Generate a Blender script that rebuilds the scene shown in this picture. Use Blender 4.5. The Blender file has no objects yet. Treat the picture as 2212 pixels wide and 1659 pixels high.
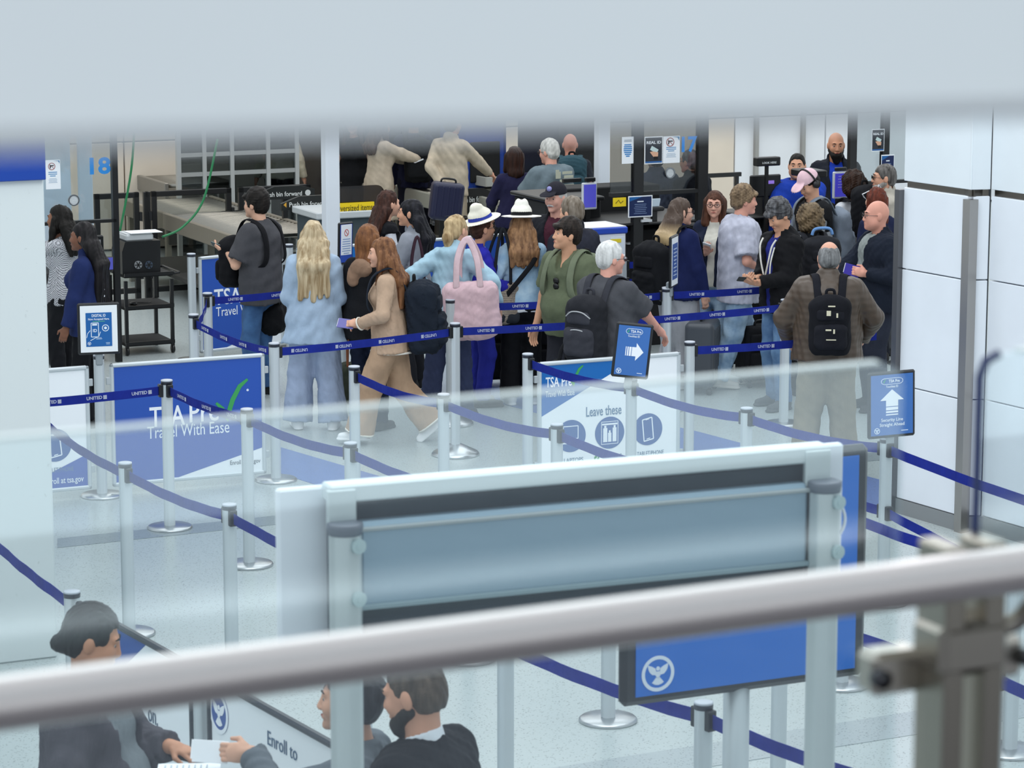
import bpy, bmesh, math, random
import numpy as np
from mathutils import Vector, Matrix
random.seed(7)
SC = bpy.context.scene
COL = SC.collection
# ---------------------------------------------------------------- camera
W0, H0 = 2212, 1659
FPX = 6060.0
CAMH = 4.2
PITCH = math.radians(10.1)
cam_d = bpy.data.cameras.new('camera'); cam = bpy.data.objects.new('camera', cam_d); COL.objects.link(cam)
cam.location = (0, 0, CAMH); cam.rotation_euler = (math.radians(90) - PITCH, 0, 0)
cam_d.sensor_width = 36; cam_d.lens = 36 * FPX / W0; cam_d.clip_end = 200; cam_d.clip_start = 0.05
cam_d.dof.use_dof = True; cam_d.dof.focus_distance = 21.0; cam_d.dof.aperture_fstop = 9.5
SC.camera = cam
# ---------------------------------------------------------------- world, lights, exposure
w = bpy.data.worlds.new('world'); SC.world = w; w.use_nodes = True
w.node_tree.nodes['Background'].inputs[0].default_value = (0.86, 0.94, 1.0, 1)
w.node_tree.nodes['Background'].inputs[1].default_value = 1.0
SC.view_settings.view_transform = 'Standard'; SC.view_settings.look = 'None'
SC.view_settings.exposure = 0.0; SC.view_settings.gamma = 1; SC.view_settings.use_curve_mapping = False
def area(name, loc, size, power, col=(1, 1, 1), rot=(0, 0, 0)):
    l = bpy.data.lights.new(name, 'AREA'); l.shape = 'RECTANGLE'; l.size, l.size_y = size; l.energy = power; l.color = col
    o = bpy.data.objects.new(name, l); COL.objects.link(o); o.location = loc; o.rotation_euler = rot
    return o
TH = math.radians(25)
area('ceiling_light', (0, 15, 8.0), (12, 8), 380, (0.93, 0.97, 1.0), (0, 0, TH))
area('ceiling_light.001', (0, 25, 7.5), (13, 6), 330, (0.97, 0.98, 1.0), (0, 0, TH))
area('ceiling_light.002', (0, 9, 8.5), (9, 5), 420, (0.93, 0.97, 1.0), (0, 0, TH))
area('beam_fill_light', (0, -5, 7.0), (8, 4), 90, (0.95, 0.98, 1.0))  # added fill lamp behind the viewpoint, brightens the near face of the beam
area('ceiling_light.003', (2, 33, 6.0), (14, 3), 260, (1.0, 0.95, 0.86), (0, 0, TH))
# ---------------------------------------------------------------- pixel -> world
def ray(u, v):
    x = (u - W0 / 2) / FPX; y = -(v - H0 / 2) / FPX
    c, s = math.cos(PITCH), math.sin(PITCH)
    return Vector((x, c + y * s, -s + y * c))
def G(u, v, h=0.0):
    d = ray(u, v); return Vector((0, 0, CAMH)) + d * ((h - CAMH) / d.z)
def WZ(u, v, Z): return Vector((0, 0, CAMH)) + ray(u, v) * Z
A = Vector((math.cos(TH), math.sin(TH), 0)); B = Vector((math.sin(TH), -math.cos(TH), 0)); UP = Vector((0, 0, 1))
def cosz(p): return p[1] * math.cos(PITCH) + (CAMH - p[2]) * math.sin(PITCH)
class Plane:
    """vertical plane through a point, along a floor direction; .at(u,v) = (distance along, height) under a pixel"""
    def __init__(s, o, d, back=None):
        s.o = Vector((o[0], o[1], 0)); s.d = Vector((d[0], d[1], 0)).normalized(); s.n = Vector((s.d.y, -s.d.x, 0))
        if s.n.dot(Vector((0, 0, 0)) - s.o) < 0: s.n = -s.n          # n looks at the viewer's side
        s.M = Matrix.Translation(s.o) @ Matrix((s.d, -s.n, UP)).transposed().to_4x4()
    def at(s, u, v):
        d = ray(u, v); c = Vector((0, 0, CAMH)); t = (s.o - c).dot(s.n) / d.dot(s.n); p = c + d * t
        return ((p - s.o).dot(s.d), p.z)
    def pt(s, t, z, off=0.0): return s.o + s.d * t + UP * z + s.n * off
# ---------------------------------------------------------------- materials
def lin(h):
    h = h.lstrip('#'); r = []
    for i in (0, 2, 4):
        c = int(h[i:i + 2], 16) / 255; r.append(c / 12.92 if c <= .04045 else ((c + .055) / 1.055) ** 2.4)
    return tuple(r) + (1,)
MATS = {}
def mat(kind, col='#888888', col2=None):
    key = (kind, col, col2)
    if key in MATS: return MATS[key]
    m = bpy.data.materials.new(kind + '_' + col.lstrip('#')); m.use_nodes = True; MATS[key] = m
    nt = m.node_tree; N = nt.nodes; L = nt.links; p = N['Principled BSDF']
    c = lin(col); p.inputs['Base Color'].default_value = c
    def noise(scale, sc=(1, 1, 1), detail=3):
        tc = N.new('ShaderNodeTexCoord'); mp = N.new('ShaderNodeMapping'); mp.inputs['Scale'].default_value = sc
        n = N.new('ShaderNodeTexNoise'); n.inputs['Scale'].default_value = scale; n.inputs['Detail'].default_value = detail
        L.new(tc.outputs['Object'], mp.inputs[0]); L.new(mp.outputs[0], n.inputs['Vector']); return n
    def vary(n, a, b, lo=.35, hi=.65):
        r = N.new('ShaderNodeValToRGB'); r.color_ramp.elements[0].color = a; r.color_ramp.elements[1].color = b
        r.color_ramp.elements[0].position = lo; r.color_ramp.elements[1].position = hi
        L.new(n.outputs['Fac'], r.inputs[0]); L.new(r.outputs[0], p.inputs['Base Color'])
    def bump(n, d, st=.5):
        b = N.new('ShaderNodeBump'); b.inputs['Distance'].default_value = d; b.inputs['Strength'].default_value = st
        L.new(n.outputs['Fac'], b.inputs['Height']); L.new(b.outputs[0], p.inputs['Normal'])
    dk = lambda k: tuple(x * k for x in c[:3]) + (1,)
    if kind == 'cloth':
        p.inputs['Roughness'].default_value = .9; p.inputs['Specular IOR Level'].default_value = .2
        n = noise(9, detail=4); vary(n, dk(.88), dk(1.08)); bump(noise(22, (1, 1, .5), 3), .012, .6)
    elif kind == 'stripe':
        p.inputs['Roughness'].default_value = .9
        tc = N.new('ShaderNodeTexCoord'); wv = N.new('ShaderNodeTexWave'); wv.bands_direction = 'Z'; wv.inputs['Scale'].default_value = 14
        wv.inputs['Distortion'].default_value = 2.0
        r = N.new('ShaderNodeValToRGB'); r.color_ramp.interpolation = 'CONSTANT'
        r.color_ramp.elements[0].color = c; r.color_ramp.elements[1].color = lin(col2); r.color_ramp.elements[1].position = .75
        L.new(tc.outputs['Object'], wv.inputs['Vector']); L.new(wv.outputs['Fac'], r.inputs[0]); L.new(r.outputs[0], p.inputs['Base Color'])
    elif kind == 'check':
        p.inputs['Roughness'].default_value = .9
        tc = N.new('ShaderNodeTexCoord'); ck = N.new('ShaderNodeTexChecker'); ck.inputs['Scale'].default_value = 130
        ck.inputs['Color1'].default_value = c; ck.inputs['Color2'].default_value = lin(col2)
        L.new(tc.outputs['Object'], ck.inputs['Vector']); L.new(ck.outputs[0], p.inputs['Base Color'])
    elif kind == 'chevron':
        p.inputs['Roughness'].default_value = .55
        tc = N.new('ShaderNodeTexCoord'); wv = N.new('ShaderNodeTexWave'); wv.bands_direction = 'Z'; wv.inputs['Scale'].default_value = 22
        wv.inputs['Distortion'].default_value = 3.0; wv.inputs['Detail Scale'].default_value = 6
        L.new(tc.outputs['Object'], wv.inputs['Vector']); vary(wv, dk(.72), dk(1.05), .3, .6); bump(wv, .01, .8)
    elif kind == 'denim':
        p.inputs['Roughness'].default_value = .85
        vary(noise(7, detail=5), c, lin(col2 or '#b9d0e2')); bump(noise(18), .014, .6)
    elif kind == 'puffer':
        p.inputs['Roughness'].default_value = .42
        tc = N.new('ShaderNodeTexCoord'); wv = N.new('ShaderNodeTexWave'); wv.bands_direction = 'Z'; wv.inputs['Scale'].default_value = 6.5; wv.inputs['Distortion'].default_value = .8
        L.new(tc.outputs['Object'], wv.inputs['Vector']); bump(wv, .008, .22)
    elif kind == 'hair':
        p.inputs['Roughness'].default_value = .5; p.inputs['Specular IOR Level'].default_value = .18
        n = noise(38, (1, 1, .09), 3)
        vary(n, dk(.6), lin(col2) if col2 else dk(1.4), .3, .8); bump(n, .006, .55)
    elif kind == 'ombre':                                            # dark roots, lighter ends along the lock's own height
        p.inputs['Roughness'].default_value = .5
        tc = N.new('ShaderNodeTexCoord'); sp = N.new('ShaderNodeSeparateXYZ'); r = N.new('ShaderNodeValToRGB')
        r.color_ramp.elements[0].color = lin(col2); r.color_ramp.elements[1].color = c
        r.color_ramp.elements[0].position = .18; r.color_ramp.elements[1].position = .5
        L.new(tc.outputs['Generated'], sp.inputs[0]); L.new(sp.outputs['Z'], r.inputs[0]); L.new(r.outputs[0], p.inputs['Base Color'])
        bump(noise(38, (1, 1, .09), 3), .01, .7)
    elif kind == 'skin':
        p.inputs['Roughness'].default_value = .5; p.inputs['Specular IOR Level'].default_value = .3
        vary(noise(12), dk(.93), dk(1.05))
    elif kind == 'metal':
        p.inputs['Metallic'].default_value = 1; p.inputs['Roughness'].default_value = .28
    elif kind == 'steel':
        p.inputs['Metallic'].default_value = 1; p.inputs['Roughness'].default_value = .4
    elif kind == 'alu':
        p.inputs['Metallic'].default_value = .35; p.inputs['Roughness'].default_value = .42; bump(noise(30, (1, 1, .02)), .002, .3)
    elif kind == 'plastic':
        p.inputs['Roughness'].default_value = .4
    elif kind == 'matte':
        p.inputs['Roughness'].default_value = .8
    elif kind == 'print':
        p.inputs['Roughness'].default_value = .45; p.inputs['Specular IOR Level'].default_value = .35
    elif kind == 'panel':
        p.inputs['Roughness'].default_value = .35; vary(noise(2.2), dk(.97), dk(1.02))
    elif kind == 'concrete':
        p.inputs['Roughness'].default_value = .75
        n = noise(30, detail=8); vary(n, dk(.62), c, .2, .34)
    elif kind == 'screen':
        p.inputs['Emission Color'].default_value = c; p.inputs['Emission Strength'].default_value = .55; p.inputs['Roughness'].default_value = .2
        p.inputs['Base Color'].default_value = dk(.3)
    elif kind == 'glass' or kind == 'glassdark':
        N.remove(p); o = N['Material Output']; t = N.new('ShaderNodeBsdfTransparent'); g = N.new('ShaderNodeBsdfGlossy'); mx = N.new('ShaderNodeMixShader')
        t.inputs[0].default_value = c; g.inputs['Roughness'].default_value = .03; mx.inputs[0].default_value = .135 if kind == 'glass' else .07
        if kind == 'glass': g.inputs['Color'].default_value = (.86, .95, 1, 1)
        L.new(t.outputs[0], mx.inputs[1]); L.new(g.outputs[0], mx.inputs[2]); L.new(mx.outputs[0], o.inputs[0])
    elif kind == 'terrazzo':
        p.inputs['Roughness'].default_value = .28
        tc = N.new('ShaderNodeTexCoord'); vo = N.new('ShaderNodeTexVoronoi'); vo.inputs['Scale'].default_value = 55
        r = N.new('ShaderNodeValToRGB'); r.color_ramp.elements[0].color = dk(.42); r.color_ramp.elements[1].color = c
        r.color_ramp.elements[0].position = .14; r.color_ramp.elements[1].position = .3
        L.new(tc.outputs['Object'], vo.inputs['Vector']); L.new(vo.outputs['Distance'], r.inputs[0])
        n = noise(1.2, detail=2); mx = N.new('ShaderNodeMix'); mx.data_type = 'RGBA'; mx.blend_type = 'MULTIPLY'; mx.inputs[0].default_value = 1
        rr = N.new('ShaderNodeValToRGB'); rr.color_ramp.elements[0].color = (.9, .9, .9, 1); rr.color_ramp.elements[1].color = (1, 1, 1, 1)
        L.new(n.outputs['Fac'], rr.inputs[0]); L.new(r.outputs[0], mx.inputs[6]); L.new(rr.outputs[0], mx.inputs[7]); L.new(mx.outputs[2], p.inputs['Base Color'])
    return m
# ---------------------------------------------------------------- object helpers
def tag(o, label=None, cat=None, group=None, kind=None):
    if label: o['label'] = label
    if cat: o['category'] = cat
    if group: o['group'] = group
    if kind: o['kind'] = kind
    return o
def empty(name, M, label, cat, group=None):
    o = bpy.data.objects.new(name, None); COL.objects.link(o); o.empty_display_size = .1
    o.matrix_world = M if isinstance(M, Matrix) else Matrix.Translation(M)
    return tag(o, label, cat, group)
def link(name, me, parent=None, M=None):
    o = bpy.data.objects.new(name, me); COL.objects.link(o)
    if parent: o.parent = parent
    if M is not None: o.matrix_local = M
    return o
def np_mesh(name, V, F, m, smooth=True, mids=None):
    me = bpy.data.meshes.new(name); V = np.asarray(V, np.float32); F = np.asarray(F, np.int32); n = F.shape[1] if len(F) else 4
    me.vertices.add(len(V)); me.vertices.foreach_set('co', V.ravel())
    me.loops.add(F.size); me.loops.foreach_set('vertex_index', F.ravel())
    me.polygons.add(len(F)); me.polygons.foreach_set('loop_start', np.arange(0, F.size, n, dtype=np.int32))
    try: me.polygons.foreach_set('loop_total', np.full(len(F), n, np.int32))
    except Exception: pass
    me.polygons.foreach_set('use_smooth', np.full(len(F), smooth))
    for x in (m if isinstance(m, (list, tuple)) else [m]): me.materials.append(x)
    if mids is not None: me.polygons.foreach_set('material_index', np.asarray(mids, np.int32))
    me.update(calc_edges=True); return me
class MB:
    """collects boxes, tubes, lathes and prisms into ONE mesh"""
    def __init__(s): s.v = []; s.f = []; s.sm = []
    def add(s, vs, fs, smooth=False):
        b = len(s.v); s.v += [tuple(x) for x in vs]; s.f += [tuple(i + b for i in f) for f in fs]; s.sm += [smooth] * len(fs); return s
    def box(s, c, d, M=None, bev=0):
        x, y, z = d[0] / 2, d[1] / 2, d[2] / 2
        if bev:
            b = min(bev, x * .9, y * .9, z * .9); vs = []; idx = {}
            for sx in (-1, 1):
                for sy in (-1, 1):
                    for sz in (-1, 1):
                        for ax in range(3):
                            q = [sx * (x - b), sy * (y - b), sz * (z - b)]; q[ax] = (sx * x, sy * y, sz * z)[ax]
                            idx[(sx, sy, sz, ax)] = len(vs); vs.append(Vector(q))
            fs = []
            for ax in range(3):
                o1, o2 = (ax + 1) % 3, (ax + 2) % 3
                for sg in (-1, 1):
                    r = []
                    for a, bb in ((-1, -1), (1, -1), (1, 1), (-1, 1)):
                        k = [0, 0, 0]; k[ax] = sg; k[o1] = a; k[o2] = bb; r.append(idx[tuple(k) + (ax,)])
                    fs.append(r if sg > 0 else r[::-1])
                for a in (-1, 1):
                    for bb in (-1, 1):
                        k1 = [0, 0, 0]; k2 = [0, 0, 0]; k1[ax] = -1; k2[ax] = 1; k1[o1] = k2[o1] = a; k1[o2] = k2[o2] = bb
                        fs.append([idx[tuple(k1) + (o1,)], idx[tuple(k2) + (o1,)], idx[tuple(k2) + (o2,)], idx[tuple(k1) + (o2,)]])
            for sx in (-1, 1):
                for sy in (-1, 1):
                    for sz in (-1, 1): fs.append([idx[(sx, sy, sz, i)] for i in range(3)])
        else:
            vs = [Vector((i * x, j * y, k * z)) for i in (-1, 1) for j in (-1, 1) for k in (-1, 1)]
            fs = [(0, 1, 3, 2), (4, 6, 7, 5), (0, 4, 5, 1), (2, 3, 7, 6), (0, 2, 6, 4), (1, 5, 7, 3)]
        c = Vector(c); vs = [(M @ p if M else p) + c for p in vs]
        return s.add(vs, fs)
    def tube(s, pts, r, n=10, cap=True, flat=None, smooth=True):
        pts = [Vector(p) for p in pts]; rs = r if isinstance(r, (list, tuple)) else [r] * len(pts); vs = []; fs = []; pu = None
        for i, p in enumerate(pts):
            t = (pts[min(i + 1, len(pts) - 1)] - pts[max(i - 1, 0)]).normalized()
            if pu is None: pu = t.orthogonal().normalized()
            if flat is not None and pu is not None and i == 0:
                q = Vector(flat); pu = (q - t * q.dot(t)).normalized()
            pu = (pu - t * pu.dot(t)).normalized(); pv = t.cross(pu)
            k = rs[i]; a, b = (k if isinstance(k, tuple) else (k, k))
            for j in range(n):
                an = 2 * math.pi * j / n; vs.append(p + pu * (a * math.cos(an)) + pv * (b * math.sin(an)))
        for i in range(len(pts) - 1):
            for j in range(n): fs.append((i * n + j, i * n + (j + 1) % n, (i + 1) * n + (j + 1) % n, (i + 1) * n + j))
        if cap: fs.append(tuple(range(n))[::-1]); fs.append(tuple((len(pts) - 1) * n + j for j in range(n)))
        return s.add(vs, fs, smooth)
    def lathe(s, prof, n=20, c=(0, 0, 0), smooth=True):
        vs = []; fs = []; c = Vector(c)
        for r, z in prof:
            for j in range(n): a = 2 * math.pi * j / n; vs.append(c + Vector((r * math.cos(a), r * math.sin(a), z)))
        for i in range(len(prof) - 1):
            for j in range(n): fs.append((i * n + j, i * n + (j + 1) % n, (i + 1) * n + (j + 1) % n, (i + 1) * n + j))
        fs.append(tuple(range(n))[::-1]); fs.append(tuple((len(prof) - 1) * n + j for j in range(n)))
        return s.add(vs, fs, smooth)
    def prism(s, poly, y0, y1, M=None):
        n = len(poly); vs = [Vector((p[0], y0, p[1])) for p in poly] + [Vector((p[0], y1, p[1])) for p in poly]
        fs = [tuple(range(n)), tuple(range(2 * n - 1, n - 1, -1))] + [(i, i + n, (i + 1) % n + n, (i + 1) % n) for i in range(n)]
        return s.add([M @ p for p in vs] if M else vs, fs)
    def ring(s, c, ro, ri, y0, y1, n=32, sx=1):
        vs = []; fs = []
        for y in (y0, y1):
            for r in (ro, ri):
                for j in range(n): a = 2 * math.pi * j / n; vs.append((c[0] + r * sx * math.cos(a), y, c[1] + r * math.sin(a)))
        for j in range(n):
            k = (j + 1) % n
            fs += [(j, k, n + k, n + j), (2 * n + j, 3 * n + j, 3 * n + k, 2 * n + k), (j, 2 * n + j, 2 * n + k, k), (n + j, n + k, 3 * n + k, 3 * n + j)]
        return s.add(vs, fs)
    def disc(s, c, r, y0, y1, n=32, sx=1):
        return s.prism([(c[0] + r * sx * math.cos(2 * math.pi * j / n), c[1] + r * math.sin(2 * math.pi * j / n)) for j in range(n)], y0, y1)
    def build(s, name, m, parent=None, M=None):
        me = bpy.data.meshes.new(name); me.from_pydata(s.v, [], s.f); me.polygons.foreach_set('use_smooth', s.sm)
        for x in (m if isinstance(m, (list, tuple)) else [m]): me.materials.append(x)
        bm = bmesh.new(); bm.from_mesh(me); bmesh.ops.recalc_face_normals(bm, faces=bm.faces); bm.to_mesh(me); bm.free()
        return link(name, me, parent, M)
# lettering: built-in font turned into flat meshes, cached by string
TXT = {}
def text_mesh(s, bold=0.0, ext=.001):
    key = (s, bold)
    if key not in TXT:
        c = bpy.data.curves.new('lettering', 'FONT'); c.body = s; c.size = 1; c.extrude = ext; c.align_x = 'CENTER'; c.align_y = 'CENTER'; c.offset = bold; c.resolution_u = 3
        o = bpy.data.objects.new('lettering', c); COL.objects.link(o); bpy.context.view_layer.update()
        me = bpy.data.meshes.new_from_object(o.evaluated_get(bpy.context.evaluated_depsgraph_get())); bpy.data.objects.remove(o)
        n = len(me.vertices); co = np.zeros(n * 3, np.float32); me.vertices.foreach_get('co', co)
        TXT[key] = (me, co.reshape(-1, 3), [tuple(p.vertices) for p in me.polygons])
    return TXT[key]
def add_text(mb, s, c, size, y, bold=0.0, ang=0, width=None, flip=1):
    """lettering into an MB, in the x-z plane at depth y, centred on c; faces -y"""
    me, V, F = text_mesh(s, bold); w = V[:, 0].max() - V[:, 0].min(); k = size; kx = size if width is None else width / w
    ca, sa = math.cos(ang), math.sin(ang); out = []
    for x, yy, z in V:
        X, Z = x * kx, yy * k; out.append((c[0] + X * ca - Z * sa, y + (-.0006 if z > 0 else .0006), c[1] + X * sa + Z * ca))
    return mb.add(out, F)
# ---------------------------------------------------------------- smooth solids (distance field -> one continuous mesh)
def npv(p): return np.array([p[0], p[1], p[2]], np.float32)
def RC(a, b, ra, rb=None, s=None, k=.02, cap=False, op='u'):
    return dict(t='c', a=npv(a), b=npv(b), ra=ra, rb=ra if rb is None else rb, s=s, k=k, cap=cap, op=op)
def EL(c, r, R=None, k=.02, op='u'): return dict(t='e', c=npv(c), r=npv(r), R=None if R is None else np.array(R.to_3x3(), np.float32), k=k, op=op)
def BX(c, h, r=.02, R=None, k=.02, op='u'): return dict(t='b', c=npv(c), h=npv(h), r=r, R=None if R is None else np.array(R.to_3x3(), np.float32), k=k, op=op)
def CUT(p, n): return dict(t='p', p=npv(p), n=npv(Vector(n).normalized()), op='cut')
def NZ(amp, wl=.08, s=(1, 1, 1), seed=1): return dict(t='n', amp=amp, wl=wl, s=s, seed=seed, op='n')
def _bb(o):
    if o['t'] == 'c':
        s = npv(o['s'] or (1, 1, 1)); return np.minimum(o['a'] - o['ra'] * s, o['b'] - o['rb'] * s), np.maximum(o['a'] + o['ra'] * s, o['b'] + o['rb'] * s)
    if o['t'] == 'e':
        e = o['r'] if o['R'] is None else np.abs(o['R']) @ o['r']; return o['c'] - e, o['c'] + e
    if o['t'] == 'b':
        h = o['h'] + 0; e = h if o['R'] is None else np.abs(o['R']) @ h; return o['c'] - e, o['c'] + e
def _dist(o, X, Y, Z):
    if o['t'] == 'c':
        a, b = o['a'], o['b']; s = o['s'] or (1, 1, 1)
        bx, by, bz = (b[0] - a[0]) / s[0], (b[1] - a[1]) / s[1], (b[2] - a[2]) / s[2]
        x, y, z = (X - a[0]) / s[0], (Y - a[1]) / s[1], (Z - a[2]) / s[2]
        L2 = max(bx * bx + by * by + bz * bz, 1e-9); tr = (x * bx + y * by + z * bz) / L2; t = np.clip(tr, 0, 1)
        d = np.sqrt((x - bx * t) ** 2 + (y - by * t) ** 2 + (z - bz * t) ** 2) - (o['ra'] + (o['rb'] - o['ra']) * t)
        if o['cap']:
            L = math.sqrt(L2); d = np.maximum(d, (tr - 1) * L)
        return d
    x, y, z = X - o['c'][0], Y - o['c'][1], Z - o['c'][2]
    if o['R'] is not None:
        R = o['R']; x, y, z = R[0, 0] * x + R[1, 0] * y + R[2, 0] * z, R[0, 1] * x + R[1, 1] * y + R[2, 1] * z, R[0, 2] * x + R[1, 2] * y + R[2, 2] * z
    if o['t'] == 'e':
        r = o['r']; q = np.sqrt((x / r[0]) ** 2 + (y / r[1]) ** 2 + (z / r[2]) ** 2)
        q2 = np.sqrt((x / r[0] ** 2) ** 2 + (y / r[1] ** 2) ** 2 + (z / r[2] ** 2) ** 2) + 1e-6
        return q * (q - 1) / q2
    h = o['h'] - o['r']; qx, qy, qz = np.abs(x) - h[0], np.abs(y) - h[1], np.abs(z) - h[2]
    return np.sqrt(np.maximum(qx, 0) ** 2 + np.maximum(qy, 0) ** 2 + np.maximum(qz, 0) ** 2) + np.minimum(np.maximum(qx, np.maximum(qy, qz)), 0) - o['r']
def solid(ops, vox, box=None, drop=()):
    if box is None:
        lo = np.full(3, 1e9, np.float32); hi = -lo
        for o in ops:
            if o['op'] == 'u': l, h = _bb(o); lo = np.minimum(lo, l); hi = np.maximum(hi, h)
        lo = lo - vox * 2.5; hi = hi + vox * 2.5
    else: lo, hi = npv(box[0]), npv(box[1])
    n = np.maximum(np.ceil((hi - lo) / vox).astype(int) + 1, 4)
    ax = [lo[i] + vox * np.arange(n[i], dtype=np.float32) for i in range(3)]
    D = np.full(tuple(n), .15, np.float32)
    for o in ops:
        op = o['op']
        if op == 'cut':
            D = np.maximum(D, (ax[0][:, None, None] - o['p'][0]) * o['n'][0] + (ax[1][None, :, None] - o['p'][1]) * o['n'][1] + (ax[2][None, None, :] - o['p'][2]) * o['n'][2]); continue
        if op == 'n':
            rg = np.random.RandomState(o['seed']); acc = 0
            for i in range(5):
                d = rg.randn(3) / npv(o['s']); d = d / np.linalg.norm(rg.randn(3)) * 2 * math.pi / o['wl'] * (1 + .35 * i); ph = rg.rand() * 6.28
                acc = acc + np.sin(ax[0][:, None, None] * d[0] + ax[1][None, :, None] * d[1] + ax[2][None, None, :] * d[2] + ph) / (1 + .3 * i)
            D = D + (o['amp'] * .4) * acc.astype(np.float32); continue
        l, h = _bb(o); m = vox * 4 + o['k']
        i0 = np.clip(np.floor((l - m - lo) / vox).astype(int), 0, n); i1 = np.clip(np.ceil((h + m - lo) / vox).astype(int) + 1, 0, n)
        if (i1 <= i0).any(): continue
        sl = tuple(slice(i0[i], i1[i]) for i in range(3))
        d = _dist(o, ax[0][sl[0]][:, None, None], ax[1][sl[1]][None, :, None], ax[2][sl[2]][None, None, :])
        a = D[sl]; k = o['k']
        if op == 'u': r = np.minimum(a, d)
        else: d = -d; r = np.maximum(a, d)
        if k > 0:
            hh = np.maximum(k - np.abs(a - d), 0) / k; r = r - hh * hh * k * .25 if op == 'u' else r + hh * hh * k * .25
        D[sl] = r
    if box is None:
        for i in range(3):
            q = [slice(None)] * 3
            for e in (0, -1): q[i] = e; D[tuple(q)] = np.maximum(D[tuple(q)], .01)
    # surface nets
    s = D < 0; c = tuple(np.array(D.shape) - 1); cnt = np.zeros(c, np.int8); acc = np.zeros(c + (3,), np.float32)
    def sub(arr, off, shape): return arr[off[0]:off[0] + shape[0], off[1]:off[1] + shape[1], off[2]:off[2] + shape[2]]
    for d in range(3):
        e = [0, 0, 0]; e[d] = 1; sh = list(D.shape); sh[d] -= 1
        a = sub(D, (0, 0, 0), sh); b = sub(D, e, sh); idx = np.nonzero((a < 0) != (b < 0))
        if not len(idx[0]): continue
        av, bv = a[idx], b[idx]; t = av / (av - bv); p = np.stack(idx, 1).astype(np.float32); p[:, d] += t
        o1, o2 = (d + 1) % 3, (d + 2) % 3
        for i in (0, 1):
            for j in (0, 1):
                q = [x.copy() for x in idx]; q[o1] = q[o1] - i; q[o2] = q[o2] - j
                ok = (q[o1] >= 0) & (q[o2] >= 0) & (q[o1] < c[o1]) & (q[o2] < c[o2])
                qq = tuple(x[ok] for x in q); cnt[qq] += 1
                for ch in range(3): acc[qq + (np.full(len(qq[0]), ch),)] += p[ok, ch]
    cells = np.nonzero(cnt); vid = np.full(c, -1, np.int32); vid[cells] = np.arange(len(cells[0]))
    V = acc[cells] / cnt[cells][:, None] * vox + lo; Fs = []
    for d in range(3):
        e = [0, 0, 0]; e[d] = 1; sh = list(D.shape); sh[d] -= 1
        a = sub(s, (0, 0, 0), sh); b = sub(s, e, sh); idx = np.nonzero(a != b); o1, o2 = (d + 1) % 3, (d + 2) % 3
        ok = (idx[o1] > 0) & (idx[o2] > 0) & (idx[o1] < c[o1]) & (idx[o2] < c[o2]); idx = tuple(x[ok] for x in idx)
        def g(i, j):
            q = [x for x in idx]; q[o1] = q[o1] - i; q[o2] = q[o2] - j; return vid[tuple(q)]
        f = np.stack([g(1, 1), g(0, 1), g(0, 0), g(1, 0)], 1); fl = ~a[idx]; f[fl] = f[fl][:, ::-1]; Fs.append(f)
    F = np.concatenate(Fs) if Fs else np.zeros((0, 4), np.int32)
    for l, h in drop:
        ct = V[F].mean(1); F = F[~((ct > npv(l)) & (ct < npv(h))).all(1)]
    return V, F
def smesh(name, ops, vox, m, parent=None, M=None, label=None):
    V, F = solid(ops, vox); o = link(name, np_mesh(name, V, F, m), parent, M)
    if label: o['label'] = label
    return o
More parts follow.
